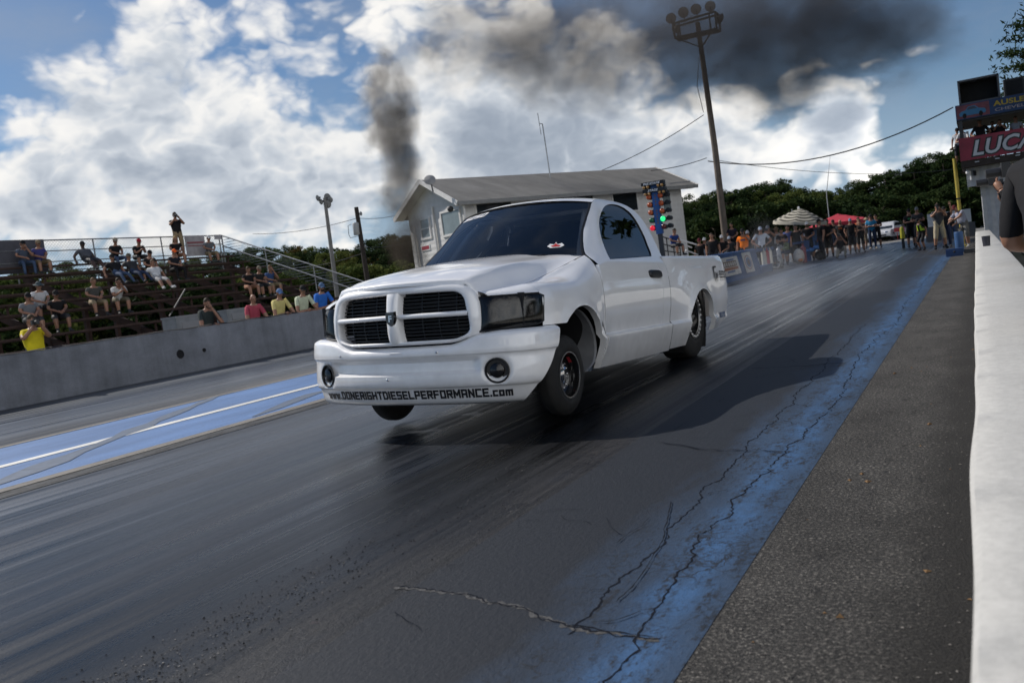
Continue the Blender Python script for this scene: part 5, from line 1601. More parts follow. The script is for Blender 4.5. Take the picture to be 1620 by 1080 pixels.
for dx in (-.55, .45):
    mb = MB(); mb.lathe([(.15, .05), (.24, .06), (.27, .03), (.27, -.03), (.24, -.06), (.15, -.05)], 24, M=Matrix.Translation((dx, 0, .27))); w_ = mb.build('wheel', M_RUBBER, sc_); mb = MB(); mb.lathe([(.15, .04), (.03, .05), (0, .05)], 18, M=Matrix.Translation((dx, 0, .27))); mb.build('rim', M_STEELD, w_)
mb = MB(); mb.ell((-.1, 0, .62), (.32, .14, .14)); mb.ell((.3, 0, .72), (.16, .12, .12)); mb.build('fuel_tank', mat('bike_blue', (.05, .17, .42), .3), sc_); mb = MB(); mb.ell((-.42, 0, .70), (.28, .12, .06)); mb.build('seat', M_DARK, sc_)
mb = MB(); mb.tube([(.45, 0, .27), (.32, 0, .85)], .03, 6); mb.tube([(-.55, 0, .27), (0, 0, .45), (.3, 0, .6)], .03, 6); mb.tube([(.30, -.3, .92), (.32, 0, .86), (.30, .3, .92)], .015, 6); mb.box((-.05, 0, .42), (.25, .2, .2)); mb.build('frame', M_STEELD, sc_)
p = at_z(1247, 424); fn = empty('drum_fan', (-7.6, 36.2, 0), 0, 'round steel drum fan under the barrier shelf', 'fan'); mb = MB(); mb.lathe([(.24, .08), (.26, .08), (.26, -.08), (.24, -.08)], 24, M=Matrix.Translation((.4, 0, .30)) @ Matrix.Rotation(-.6, 4, 'Z')); mb.build('drum', M_GALV, fn); mb = MB(); [mb.bar((.4, 0, .30), (.4 + .22 * math.cos(a), .0, .30 + .22 * math.sin(a)), .02) for a in np.arange(0, 6.2, .785)]; mb.box((.4, .05, .03), (.4, .3, .06)); mb.build('fan_guard', M_STEELD, fn)

# ---- patio umbrella, red canopy
def stripe_mat():
    m, nt, b = nodes_of('striped_canvas')
    co = N(nt, 'ShaderNodeTexCoord').outputs['Object']; sp = N(nt, 'ShaderNodeVectorMath', operation='MULTIPLY'); sp.inputs[1].default_value = (1, 1, 0); nt.links.new(co, sp.inputs[0])
    ln = N(nt, 'ShaderNodeVectorMath', operation='LENGTH'); nt.links.new(sp.outputs[0], ln.inputs[0])
    w = math2(nt, 'PINGPONG', math2(nt, 'MULTIPLY', ln.outputs['Value'], 4.4), .5)
    nt.links.new(mixc(nt, maprange(nt, w, .2, .3), (.07, .065, .055), (.42, .40, .34)), b.inputs['Base Color']); b.inputs['Roughness'].default_value = .9
    return m


pt_ = at_d(1247.5, 330, 43.5)
um = empty('patio_umbrella', (pt_.x + .15, pt_.y, 0), 0, 'striped black and cream patio umbrella over the trackside crew', 'umbrella')
mb = MB(); n = 8; Rr = 1.28; zt = pt_.z - .05; rows = []
for k in range(n * 4 + 1):
    a = 2 * PI * k / (n * 4); sc2 = 1 - .05 * math.sin(PI * (k % 4) / 4)
    rows.append([(math.cos(a) * Rr * t * sc2, math.sin(a) * Rr * t * sc2, zt - .62 * t ** 1.25 - .04 * t * math.sin(PI * (k % 4) / 4)) for t in (0, .2, .4, .6, .8, 1.0)] + [(math.cos(a) * Rr * sc2, math.sin(a) * Rr * sc2, zt - .78)])
mb.grid(rows); cn = mb.build('canopy', stripe_mat(), um, 50); 
cn.rotation_euler = (0.0, .16, 0)
mb = MB(); mb.tube([(.05, 0, 0), (0, 0, zt)], .028, 8); mb.build('pole', M_GALV, um); mb = MB(); mb.ell((.33, 0, zt - .0), (.06, .06, .08)); mb.build('finial', M_DECALW, um); mb = MB(); mb.lathe([(0, .1), (.3, .08), (.32, 0), (0, 0)], 20, M=Matrix.Rotation(PI / 2, 4, 'X')); mb.build('base', M_STEELD, um)
pt_ = at_d(1325, 338, 55)
cp = empty('pop_up_canopy', (pt_.x, pt_.y, 0), .3, 'red pop up canopy tent behind the crowd', 'canopy tent')
mb = MB(); zt = pt_.z; w = 1.55
mb.grid([[(x, y, zt - .55 * max(abs(x), abs(y)) / w) for y in np.linspace(-w, w, 9)] for x in np.linspace(-w, w, 9)])
for a, b_ in (((-w, -w), (w, -w)), ((w, -w), (w, w)), ((w, w), (-w, w)), ((-w, w), (-w, -w))): mb.add([(a[0], a[1], zt - .55), (b_[0], b_[1], zt - .55), (b_[0], b_[1], zt - .78), (a[0], a[1], zt - .78)], [(0, 1, 2, 3)])
mb.build('canopy', mat('red_canvas', (.42, .03, .05), .8, var=.15), cp, 0)
for sx in (-1, 1):
    for sy in (-1, 1): mb = MB(); mb.box((sx * w * .97, sy * w * .97, (zt - .6) / 2), (.05, .05, zt - .6)); mb.build('leg', M_DECALW, cp)

# ---- stair with white handrails right of the house
sr = empty('access_stair', (-13.0, 37.0, 0), 0, 'steel access stair with white handrails beside the timing house', 'stair')
for (u0, v0, u1, v1) in ((1073, 378.5, 1102, 387), (1079, 386.5, 1094, 391.5), (1085, 396, 1104, 403)):
    mb = MB(); mb.tube([at_d(u0, v0, 37) - sr.location, at_d(u1, v1, 37.5) - sr.location], .035, 8); mb.build('handrail', M_DECALW, sr)
q = [at_d(u, v, 37) - sr.location for u, v in ((1040, 372), (1075, 383), (1042, 384), (1075, 393), (1044, 396), (1076, 400))]
for a, b_ in ((0, 1), (2, 3), (4, 5)): mb = MB(); mb.tube([q[a], q[b_]], .025, 6); mb.build('landing_rail', M_STEELD, sr)
for t in (.1, .4, .7, 1): mb = MB(); mb.tube([q[0].lerp(q[1], t), q[4].lerp(q[5], t) - Vector((0, 0, .4))], .025, 6); mb.build('rail_post', M_STEELD, sr)
c = (q[4] + q[5]) / 2; mb = MB(); mb.box((c.x, c.y + .6, c.z - .42), (1.6, 1.4, .08)); mb.build('landing', M_STEELD, sr)
for k in range(5): mb = MB(); mb.box((q[5].x + .15 + .22 * k, q[5].y + .6, c.z - .55 - .2 * k), (.26, 1.0, .04)); mb.build('tread', M_STEELD, sr)

# ================================================================== ANNOUNCER TOWER (right)
TY = 36.0
tw = empty('announcer_tower', (2.6, TY, 0), 0, 'announcer tower with a red letter banner on the rail above a corrugated white base', 'building')
ty = lambda u, v, d=0: (at_y(u, v, TY + d).x - 2.6, d, at_y(u, v, TY + d).z)
x0 = ty(1541, 330)[0]; x1 = 5.2
M_CORR = mat('corrugated_white', (.46, .47, .49), .6, var=.15)
mb = MB(); zl = ty(1541, 290)[2]
nx = 60; mb.grid([[(x0 + .28 + (x1 - x0) * i / nx, .5 + .02 * (i % 2), z) for z in (0, zl)] for i in range(nx + 1)]); mb.grid([[(x0 + .28, .5 + d, z) for z in (0, zl)] for d in (0, 1.5, 3, 4.5)])
mb.build('lower_wall', M_CORR, tw, 0)
za, zb_ = ty(1530, 296)[2], ty(1530, 266)[2]; xu = ty(1530, 290)[0]
mb = MB(); mb.grid([[(xu + (x1 - xu) * i / nx, .0 + .02 * (i % 2), z) for z in (za, zb_)] for i in range(nx + 1)]); mb.grid([[(xu, d, z) for z in (za, zb_)] for d in (0, 2, 4.5)]); mb.grid([[(x, d, za) for x in (xu, x1)] for d in (0, .5)])
mb.build('upper_wall', M_CORR, tw, 0)
zd = ty(1525, 262)[2]; mb = MB(); xd = ty(1521, 262)[0]
mb.box(((xd + x1) / 2, 1.2, zd), (x1 - xd, 3.6, .22)); mb.build('deck', mat('deck_timber', (.045, .035, .030), .9, var=.3), tw)
mb = MB()
for i in range(7): mb.box((xd + .5 + i * .62, -.62, zd + .03), (.14, .02, .03))
mb.build('deck_slot', mat('bright_gap', (.55, .58, .62), .6), tw, 0)
zt, zbm = ty(1517.5, 222)[2], ty(1520.5, 257)[2]; xL = ty(1518.5, 240)[0]
mb = MB(); mb.add([(xL, -.64, zbm), (x1, -.64, zbm), (x1, -.64, zt), (xL, -.64, zt)], [(0, 1, 2, 3)]); mb.add([(xL, -.60, zbm), (x1, -.60, zbm), (x1, -.60, zt), (xL, -.60, zt)], [(3, 2, 1, 0)])
bn = mb.build('letter_banner', mat('banner_red', (.26, .022, .045), .55, var=.35, vscale=1.6), tw, 0)
lx0 = ty(1538, 253)[0]; hgt = (zt - zbm) * .66
mb = MB(); wtot = None
for (bold, yy, mi) in ((.085, -.648, 0), (.02, -.654, 1)):
    v, f, a0, a1, b0, b1 = font_text('LUCAS', .25, bold); sc3 = hgt / .72
    mb.add([(lx0 + p[0] * sc3 * 1.02, yy, zbm + (zt - zbm) * .17 + p[1] * sc3) for p in v], f, mi)
mb.build('banner_lettering', [M_DECAL, mat('letter_silver', (.55, .56, .58), .5)], bn, 0)
# sign above the platform
z1, z0 = ty(1511, 171)[2], ty(1513.5, 194)[2]; xs = ty(1512.5, 183)[0]
mb = MB(); mb.box(((xs + x1) / 2, -.55, (z0 + z1) / 2), (x1 - xs, .12, z1 - z0)); sg_ = mb.build('roof_sign', mat('sign_navy', (.012, .040, .115), .6, var=.3, vscale=3), tw)
xm = ty(1566, 185)[0]
mb = MB(); mb.add([(xs + .03, -.614, z0 + .03), (xm, -.614, z0 + .03), (xm, -.614, z1 - .03), (xs + .03, -.614, z1 - .03)], [(0, 1, 2, 3)]); mb.build('sign_panel', mat('panel_maroon', (.16, .045, .06), .6, var=.4, vscale=5), sg_, 0)
def carpoly(pts, mi, y): mb.poly([(xs + .1 + (xm - xs - .2) * a, y, z0 + (z1 - z0) * b2) for a, b2 in pts], mi)
mb = MB(); carpoly([(.03, .22), (.0, .38), (.08, .52), (.25, .58), (.36, .80), (.60, .82), (.74, .60), (.95, .52), (1, .36), (.96, .22)], 0, -.620)
carpoly([(.30, .59), (.38, .76), (.58, .77), (.68, .60)], 1, -.626)
for cx in (.2, .8): carpoly([(cx + .075 * math.cos(t), .22 + .17 * math.sin(t)) for t in np.linspace(0, 2 * PI, 14)[:-1]], 2, -.626)
mb.build('painted_car', [mat('sign_car_blue', (.03, .16, .30), .5), mat('sign_car_glass', (.03, .05, .08), .4), M_DARK], sg_, 0)
mb = MB(); put_font(mb, "AUSLEY'S", (xm + .12, -.622, z0 + (z1 - z0) * .50), (1, 0, 0), (0, 0, 1), height=(z1 - z0) * .36, width=1.35, bold=.03); put_font(mb, "CHEVELLE", (xm + .16, -.622, z0 + (z1 - z0) * .16), (1, 0, 0), (0, 0, 1), height=(z1 - z0) * .20, width=1.15, bold=.01, mi=1)
mb.build('sign_lettering', [mat('sign_yellow', (.42, .30, .03), .6), mat('sign_pale', (.34, .30, .30), .6)], sg_, 0)
mb = MB(); mb.box(((xs + x1) / 2, 1.2, z0 - .02), (x1 - xs, 3.4, .10)); mb.build('platform_roof', M_STEELD, tw)
for x in (xs + .12, xs + 2.9):
    mb = MB(); mb.box((x, -.5, (zd + z0) / 2), (.12, .12, z0 - zd)); mb.build('roof_post', M_STEELD, tw)
b0, b1 = ty(1516, 138), ty(1566, 127); zb0 = z1
mb = MB(); zc = (zb0 + b0[2]) / 2; hx = 1.0
for (cx, w_, h_) in ((b0[0] + .62, 1.22, b0[2] - zb0 + .12),):
    mb.box((cx, .35, zb0 + h_ / 2), (w_, .05, h_)); mb.box((cx - w_ / 2, -.05, zb0 + h_ / 2), (.06, .8, h_)); mb.box((cx + w_ / 2, -.05, zb0 + h_ / 2), (.06, .8, h_)); mb.box((cx, -.05, zb0 + h_), (w_ + .06, .8, .06)); mb.box((cx, -.05, zb0 + .03), (w_, .8, .06))
sp_ = mb.build('speaker_horn_box', mat('speaker_grey', (.10, .10, .105), .7), tw, 0)
mb = MB(); mb.box((b0[0] + .62, .26, zb0 + .5), (1.14, .10, .85)); mb.build('speaker_throat', M_DARK, sp_)
for cx, hh_ in ((b0[0] + 1.7, .62), (b0[0] + 2.6, .75)):
    mb = MB(); mb.box((cx, .1, zb0 + hh_ / 2), (.62, .6, hh_)); k_ = mb.build('speaker_cabinet', M_BLACK, tw); mb = MB(); mb.box((cx, -.21, zb0 + hh_ / 2), (.5, .02, hh_ * .8)); mb.build('speaker_grille', M_DARK, k_)
for p_ in ((1532, 273),):
    c = ty(*p_); mb = MB(); mb.ell((c[0], -.12, c[2]), (.09, .09, .09)); mb.tube([(c[0], 0, c[2]), (c[0], -.1, c[2])], .02, 6); mb.tube([(c[0] + .06, -.06, c[2] - .05), (c[0] + .07, -.06, c[2] - .28)], .035, 6); mb.build('security_light', M_DECALW, tw)
c = ty(1542, 274); mb = MB(); mb.box((c[0], -.08, c[2]), (.10, .16, .18)); mb.build('wall_lamp', M_DARK, tw)
# yellow corner post
yp = empty('yellow_post', (at_z(1528.5, 381).x, 36.3, 0), 0, 'tall yellow post at the corner of the announcer tower', 'post')
mb = MB(); mb.tube([(0, 0, 0), (-.02, 0, 3.2)], .065, 10); mb.build('pole', mat('yellow_paint', (.42, .33, .05), .6, var=.2, vscale=4), yp); mb = MB(); mb.box((0, -.05, .03), (.34, .30, .06)); mb.build('base_plate', bpy.data.materials['yellow_paint'], yp); mb = MB(); mb.box((0, 0, 1.75), (.16, .16, .04)); mb.build('clamp', M_STEELD, yp)
# white panel on a block wall behind the starting line
wp = empty('block_wall', (at_y(1502, 352, 52).x, 52, 0), 0, 'grey block wall topped by a white panel behind the starting line people', 'wall')
c0, c1 = at_y(1466, 340, 52), at_y(1535, 332, 52); zb1 = at_y(1500, 356, 52).z
mb = MB(); mb.box((0, .2, zb1 / 2), (c1.x - c0.x + .3, .3, zb1)); mb.build('block_base', concrete('grey_block', (.16, .16, .165), .2), wp)
mb = MB(); mb.box((0, .18, (zb1 + c0.z) / 2 + .02), (c1.x - c0.x, .10, c0.z - zb1)); mb.build('white_panel', mat('bright_white_panel', (.80, .80, .78), .6, emit=None), wp)
# blue bollard and its base block
p = at_z(1526, 398); bo = empty('blue_bollard', (p.x - .12, 31.0, 0), 0, 'round blue bollard on the shoulder behind the blue timing block', 'bollard')
mb = MB(); mb.tube([(0, 0, 0), (0, 0, .62)], .13, 16); mb.build('bollard_body', mat('bollard_blue', (.022, .075, .19), .6, var=.25), bo); mb = MB(); mb.lathe([(.132, .60), (.12, .64), (0, .645)], 16, M=Matrix.Rotation(PI / 2, 4, 'X')); mb.build('cap', bpy.data.materials['bollard_blue'], bo)
a, b_ = at_z(1497, 407), at_z(1524, 405); tb = empty('timing_block', ((a.x + b_.x) / 2, a.y, 0), 0, 'low blue timing beam block on the blue edge line', 'block')
mb = MB(); mb.box((0, .12, .11), (b_.x - a.x, .24, .22)); mb.build('block_body', M_BARBLUE, tb); mb = MB(); mb.box(((b_.x - a.x) / 2 + .19, .12, .10), (.34, .22, .12)); mb.build('sensor_arm', M_STEELD, tb); mb = MB(); mb.ell((0, -.01, .13), (.03, .02, .03)); mb.build('sensor_eye', M_DARK, tb)

# ---- cars in the background
def small_car(name, x, y, rz, body, label, pickup=False):
    c = empty(name, (x, y, 0), rz, label, 'car'); m = mat('paint_' + name, body, .4, coat=.6)
    mb = MB(); L = 4.6; W = 1.8
    prof = [(-2.3, .45), (-2.28, .75), (-2.1, .88), (-1.2, .93), (-.75, 1.38), (.55, 1.42), (1.15, .95), (2.0, .88), (2.28, .70), (2.3, .40)]
    P = crspline(prof, 40)
    mb.grid([[(x_, y_ * (W / 2) * (1 - .13 * sst(.9, 1.4, z)), z if abs(y_) < 1 else z - .03) for y_ in (-1, -.9, -.5, 0, .5, .9, 1)] for x_, z in P])
    for s_ in (-1, 1): mb.grid([[(x_, s_ * (W / 2) * (1 - .13 * sst(.9, 1.4, z * t + .3 * (1 - t))), (z - .03) * t + .32 * (1 - t)) for t in (1, .8, .6, .4, .2, 0)] for x_, z in P])
    mb.build('body', m, c, 40)
    mb = MB()
    for s_ in (-1, 1): mb.add([(x_, s_ * (W / 2 * .945 + .0), z) for x_, z in ((-1.05, .99), (-.72, 1.30), (.5, 1.34), (.95, 1.0))], [(0, 1, 2, 3)])
    mb.add([(1.16, -.74, .97), (1.16, .74, .97), (.62, .70, 1.36), (.62, -.70, 1.36)], [(0, 1, 2, 3)]); mb.add([(-1.22, -.74, .96), (-1.22, .74, .96), (-.80, .70, 1.34), (-.80, -.70, 1.34)], [(0, 1, 2, 3)]); mb.build('window', M_WINDOW, c, 0)
    for wx in (-1.45, 1.4):
        for s_ in (-1, 1):
            mb = MB(); mb.lathe([(0, .02), (.18, .03), (.20, .08), (.31, .10), (.33, .05), (.33, -.1), (0, -.1)], 18, M=Matrix.Translation((wx, s_ * .82, .33)) @ Matrix.Scale(s_, 4, (0, 1, 0))); mb.build('wheel', M_RUBBER, c)
    for s_ in (-1, 1):
        mb = MB(); mb.ell((2.24, s_ * .62, .68), (.06, .18, .08)); mb.build('headlight', M_CHROME, c)
    mb = MB(); mb.box((2.29, 0, .50), (.05, 1.2, .10)); mb.build('front_grille', M_DARK, c)
    return c


p = at_z(1418, 380); small_car('white_sedan', p.x - .8, p.y + 2.0, -1.75, (.50, .51, .53), 'white sedan with dark front vents parked behind the turquoise shirted man')
p = at_d(1412, 366, 74); small_car('grey_hatchback', p.x, p.y, -2.6, (.14, .15, .16), 'dark grey car parked behind the white sedan')
for (u, v, c, nm) in ((1419, 364, (.5, .06, .06), 'red'), (1427, 363, (.55, .10, .32), 'pink')):
    p = at_d(u, v, 66); mb = MB(); mb.box((0, 0, 0), (.42, .1, .26)); mb.box((0, 0, .15), (.30, .08, .05)); mb.box((0, 0, -p.z / 2 - .1), (.05, .05, p.z - .2)); o = mb.build('marker_board', mat('marker_' + nm, c, .6)); o.location = p; tag(o, nm + ' marker board on a stake beside the white sedan', 'marker')
p = at_z(1440, 392); fe = empty('fire_extinguisher', (p.x - .35, p.y + 1.2, .0), 0, 'yellow bottle carried beside the man in black shorts', 'bottle')
mb = MB(); mb.lathe([(0, 0), (.10, 0), (.10, .45), (.05, .55), (0, .56)], 14, M=Matrix.Translation((0, 0, .45)) @ Matrix.Rotation(PI / 2, 4, 'X')); mb.build('bottle_body', mat('safety_yellow', (.55, .5, .03), .5), fe); mb = MB(); mb.box((0, 0, .22), (.12, .12, .44)); mb.build('stand', M_STEELD, fe)

# wires
wire(at_d(1113, 182, 47), at_d(930, 278, 52), .25, .022, 'thin wire from the tall floodlight pole down to the timing house roof')
wire(at_d(1120, 255, 47), at_d(1508, 170, 39), 1.0, .030, 'thick cable sagging from the floodlight pole to the announcer tower')
wire(at_d(1130, 253, 47), at_d(1508, 268, 60), .5, .016, 'thin wire running level from the floodlight pole over the pines')
wire(at_d(1118, 250, 47), at_d(1030, 270, 44), .1, .020, 'short service wire between the floodlight pole and the house ridge')
wire(at_d(565, 345, 60), at_d(400, 370, 70), .3, .020, 'upper wire leaving the utility pole towards the bleachers')
wire(at_d(575, 400, 60), at_d(440, 425, 70), .3, .020, 'lower wire leaving the utility pole towards the bleachers')
wire(at_d(565, 345, 60), at_d(655, 330, 70), .3, .018, 'upper wire leaving the utility pole towards the timing house')
wire(at_d(572, 391, 60), at_d(655, 380, 70), .2, .018, 'lower wire leaving the utility pole towards the timing house')
a, b_ = at_d(1106, 92, 46), at_d(1113, 178, 46)
mb = MB(); mb.tube([a, (a + b_) / 2 + Vector((-.22, 0, 0)), b_], .018, 5); o = mb.build('hanging_cable', M_STEELD); tag(o, 'loose cable hanging down beside the tall floodlight pole', 'cable')
p = at_d(1315, 375, 60); q = at_d(1313.5, 245, 60); mb = MB(); mb.tube([(p.x, p.y, 0), (p.x, p.y, q.z * .6), (q.x, q.y, q.z)], [.05, .03, .012], 6); o = mb.build('radio_mast', M_GALV); mb.box; tag(o, 'slender radio mast rising behind the red canopy', 'mast')
mb = MB(); mb.box((p.x, p.y, 1.9), (.16, .16, .5)); mb.build('mast_box', mat('rust_box', (.2, .06, .03), .8), o)
# ================================================================== TREES
def leaf_mat(name, c1, c2, c3):
    m, nt, b = nodes_of(name)
    gi = N(nt, 'ShaderNodeNewGeometry'); co = N(nt, 'ShaderNodeTexCoord').outputs['Object']
    oi = N(nt, 'ShaderNodeObjectInfo')
    a = math2(nt, 'MULTIPLY_ADD', gi.outputs['Random Per Island'], .45, math2(nt, 'MULTIPLY', noise(nt, co, .9, (1, 1, 1), 3, .6), .55))
    a = math2(nt, 'MULTIPLY_ADD', math2(nt, 'SUBTRACT', oi.outputs['Random'], .5), .28, a)
    c = ramp(nt, a, [(.25, c1), (.5, c2), (.78, c3)])
    nt.links.new(c, b.inputs['Base Color']); b.inputs['Roughness'].default_value = .85; b.inputs['Specular IOR Level'].default_value = .08
    b.inputs['Transmission Weight'].default_value = 0
    tr = N(nt, 'ShaderNodeBsdfTranslucent'); nt.links.new(c, tr.inputs[0]); mx = N(nt, 'ShaderNodeMixShader'); mx.inputs[0].default_value = .22
    out = nt.nodes['Material Output']; nt.links.new(b.outputs[0], mx.inputs[1]); nt.links.new(tr.outputs[0], mx.inputs[2]); nt.links.new(mx.outputs[0], out.inputs[0])
    return m


M_LEAF = leaf_mat('broadleaf_foliage', (.030, .050, .013), (.075, .105, .026), (.150, .165, .045))
M_PINE = leaf_mat('pine_foliage', (.010, .022, .008), (.024, .045, .014), (.055, .075, .022))
M_AUT = leaf_mat('autumn_foliage', (.030, .030, .010), (.075, .062, .018), (.14, .085, .022))
M_BARK = mat('bark', (.055, .042, .032), .9, var=.4, vscale=3, bump=.4)


def crown_mesh(name, seed, kind, n_leaf, m):
    """leaf-sized faces in clumps at the ends of limbs; unit tree of height 1"""
    r = np.random.RandomState(seed); clumps = []
    limbs = []
    if kind == 'broad':
        for k in range(64):
            z = .30 + .68 * r.rand() ** .9; rr = .30 * math.sqrt(max(0.02, 1 - ((z - .58) / .46) ** 2)) * (.35 + .95 * r.rand()); a = r.rand() * 6.283
            clumps.append((rr * math.cos(a), rr * math.sin(a), z + .05 * r.normal(), .035 + .085 * r.rand() ** 1.5))
    elif kind == 'pine':
        for k in range(60):
            z = .22 + .76 * r.rand(); rr = (.05 + .24 * (1 - z) ** .8) * (.35 + .75 * r.rand()); a = r.rand() * 6.283
            clumps.append((rr * math.cos(a), rr * math.sin(a), z - .03 * rr, .05 + .05 * (1 - z)))
    elif kind == 'bush':
        for k in range(34):
            z = .10 + .85 * r.rand(); rr = .62 * math.sqrt(max(.03, 1 - ((z - .35) / .68) ** 2)) * (.3 + .7 * r.rand()); a = r.rand() * 6.283
            clumps.append((rr * math.cos(a), rr * math.sin(a), z, .13 + .08 * r.rand()))
    elif kind == 'sparse':
        for k in range(40):
            z = .35 + .62 * r.rand(); rr = .26 * (.3 + .8 * r.rand()); a = r.rand() * 6.283
            clumps.append((rr * math.cos(a), rr * math.sin(a), z, .045 + .035 * r.rand()))
    cl = np.array(clumps)
    w = cl[:, 3] ** 2; idx = r.choice(len(cl), n_leaf, p=w / w.sum())
    d = r.normal(size=(n_leaf, 3)); d /= np.linalg.norm(d, axis=1)[:, None]; rad = (r.rand(n_leaf) ** .45)[:, None] * cl[idx, 3:4]
    sq = np.array([1, 1, .65 if kind != 'pine' else .45])
    c = cl[idx, :3] + d * rad * sq
    s = (.0095 if kind != 'bush' else .024) * (.6 + .8 * r.rand(n_leaf))[:, None]
    nrm = r.normal(size=(n_leaf, 3)) + np.array([0, 0, .7]); nrm /= np.linalg.norm(nrm, axis=1)[:, None]
    t = np.cross(nrm, r.normal(size=(n_leaf, 3))); t /= np.linalg.norm(t, axis=1)[:, None]; bt = np.cross(nrm, t)
    el = 1.5 if kind != 'pine' else 2.3
    V = np.stack([c - t * s * el, c - bt * s * .6, c + t * s * el, c + bt * s * .6], 1).reshape(-1, 3)
    me = bpy.data.meshes.new(name); me.vertices.add(len(V)); me.vertices.foreach_set('co', V.astype(np.float32).ravel())
    me.loops.add(n_leaf * 4); me.loops.foreach_set('vertex_index', np.arange(n_leaf * 4, dtype=np.int32)); me.polygons.add(n_leaf)
    me.polygons.foreach_set('loop_start', np.arange(0, n_leaf * 4, 4, dtype=np.int32)); me.polygons.foreach_set('loop_total', np.full(n_leaf, 4, dtype=np.int32))
    me.materials.append(m); me.update(calc_edges=True); me.validate()
    tb = MB(); hgt = .95 if kind == 'pine' else .72
    tb.tube([(0, 0, 0), (.01, .0, .3), (-.01, .01, hgt)], [.022, .016, .004], 7)
    for (x, y, z, q) in clumps[::2]:
        z0 = max(.12, z - .16 if kind != 'pine' else z - .02); tb.tube([(0, 0, z0), (x * .5, y * .5, z0 + (z - z0) * .6), (x, y, z)], [.007, .005, .002], 4)
    to = tb.build(name + '_trunk', M_BARK, link=False)
    return me, to.data


TREES = {
 'broadA': crown_mesh('broad_a', 1, 'broad', 15000, M_LEAF), 'broadB': crown_mesh('broad_b', 2, 'broad', 15000, M_LEAF), 'broadC': crown_mesh('broad_c', 6, 'broad', 11000, M_AUT),
 'pineA': crown_mesh('pine_a', 3, 'pine', 12000, M_PINE), 'pineB': crown_mesh('pine_b', 4, 'pine', 12000, M_PINE), 'pineC': crown_mesh('pine_c', 9, 'broad', 13000, M_PINE), 'bushA': crown_mesh('bush_a', 5, 'bush', 8000, M_LEAF),
 'bushP': crown_mesh('bush_p', 8, 'bush', 8000, M_PINE), 'sparse': crown_mesh('sparse_a', 7, 'sparse', 5000, M_PINE)}
rt = random.Random(12)


def plant(kind, name, u, vtop, D, label, group, wid=1.0, hbase=None):
    d = ray(u, vtop); p = CAMP + d * D; h = p.z
    cm, tm = TREES[kind]
    r = empty(name, (p.x, p.y, -.02), rt.uniform(0, 6.28), label, 'shrub' if 'bush' in kind else 'tree', group)
    for nm, me in (('trunk', tm), ('crown', cm)):
        o = bpy.data.objects.new(nm, me); COL.objects.link(o); o.parent = r
        s = h * wid; o.scale = (s, s, h)
    return r


GL_, GR_ = 'broadleaf trees far behind the bleachers', 'trees on the rise behind the starting line'
# left skyline behind bleachers and between the poles and house
left = [(-40, 425), (15, 432), (60, 428), (105, 420), (150, 428), (195, 424), (240, 418), (285, 415), (330, 410), (362, 402), (395, 398), (425, 405), (455, 393), (478, 396), (500, 397), (520, 403), (545, 399), (566, 400), (590, 391), (612, 377), (638, 381), (655, 372), (676, 382), (705, 385)]
for i, (u, v) in enumerate(left):
    k = ('broadA', 'broadB', 'broadC', 'broadA', 'pineC')[i % 5]
    if 585 < u < 650: k = 'pineC'
    plant(k, 'broadleaf_tree', u, v, rt.uniform(84, 104), {'broadC': 'olive brown leafy tree in the far treeline on the left', 'pineC': 'dark green dense tree in the far treeline on the left'}.get(k, 'mid green leafy tree in the far treeline on the left'), GL_, rt.uniform(1.05, 1.4))
for i in range(24):
    u = -30 + i * 31 + rt.uniform(-8, 8); plant(('bushA', 'bushA', 'bushP')[i % 3], 'thicket_shrub', u, 448 - .035 * u - (6 if u > 400 else 0) + rt.uniform(-6, 6), rt.uniform(66, 78), 'leafy shrub in the undergrowth below the left treeline', 'shrubs below the left treeline', rt.uniform(.9, 1.25))
# right skyline
right = [(1076, 330), (1092, 318), (1108, 314), (1128, 312), (1150, 303), (1172, 299), (1192, 297), (1210, 294), (1226, 289), (1245, 300), (1262, 307), (1280, 308), (1298, 307), (1318, 304), (1336, 303), (1352, 297), (1368, 290), (1384, 281), (1400, 277), (1416, 278), (1430, 271), (1446, 263), (1461, 258), (1476, 250), (1492, 247), (1508, 238), (1526, 234), (1545, 240)]
for i, (u, v) in enumerate(right):
    k = ('pineC', 'broadB', 'pineC', 'pineA')[i % 4] if u < 1330 else ('pineA', 'pineB', 'pineC')[i % 3]
    if 1245 < u < 1330 and i % 2: k = 'broadA'
    plant(k, 'pine_tree' if 'pineA' == k or k == 'pineB' else 'broadleaf_tree', u, v, rt.uniform(84, 104) if u < 1340 else rt.uniform(80, 100), {'pineA': 'dark conical pine on the rise behind the starting line', 'pineB': 'dark ragged pine on the rise behind the starting line', 'pineC': 'very dark rounded tree on the rise behind the starting line'}.get(k, 'green rounded tree on the rise behind the starting line'), GR_, rt.uniform(1.05, 1.45) if 'pineC' in k or 'broad' in k else rt.uniform(1.0, 1.4))
for u, v in ((1140, 300), (1222, 286), (1285, 300), (1347, 291), (1394, 270), (1438, 258), (1487, 240), (1515, 228)):
    plant('sparse', 'pine_tree', u, v, rt.uniform(90, 104), 'thin open crowned pine poking above the dark skyline behind the starting line', GR_, rt.uniform(.9, 1.3))
for u, v in ((380, 392), (438, 388), (508, 391), (552, 388), (597, 372), (648, 366)):
    plant('sparse', 'broadleaf_tree', u, v, rt.uniform(92, 104), 'thin open crowned tree poking above the treeline on the left', GL_, rt.uniform(.9, 1.3))
plant('sparse', 'pine_tree', 1103, 305, 98, 'thin lollipop topped pine standing above the trees right of the house', None, 1.1)
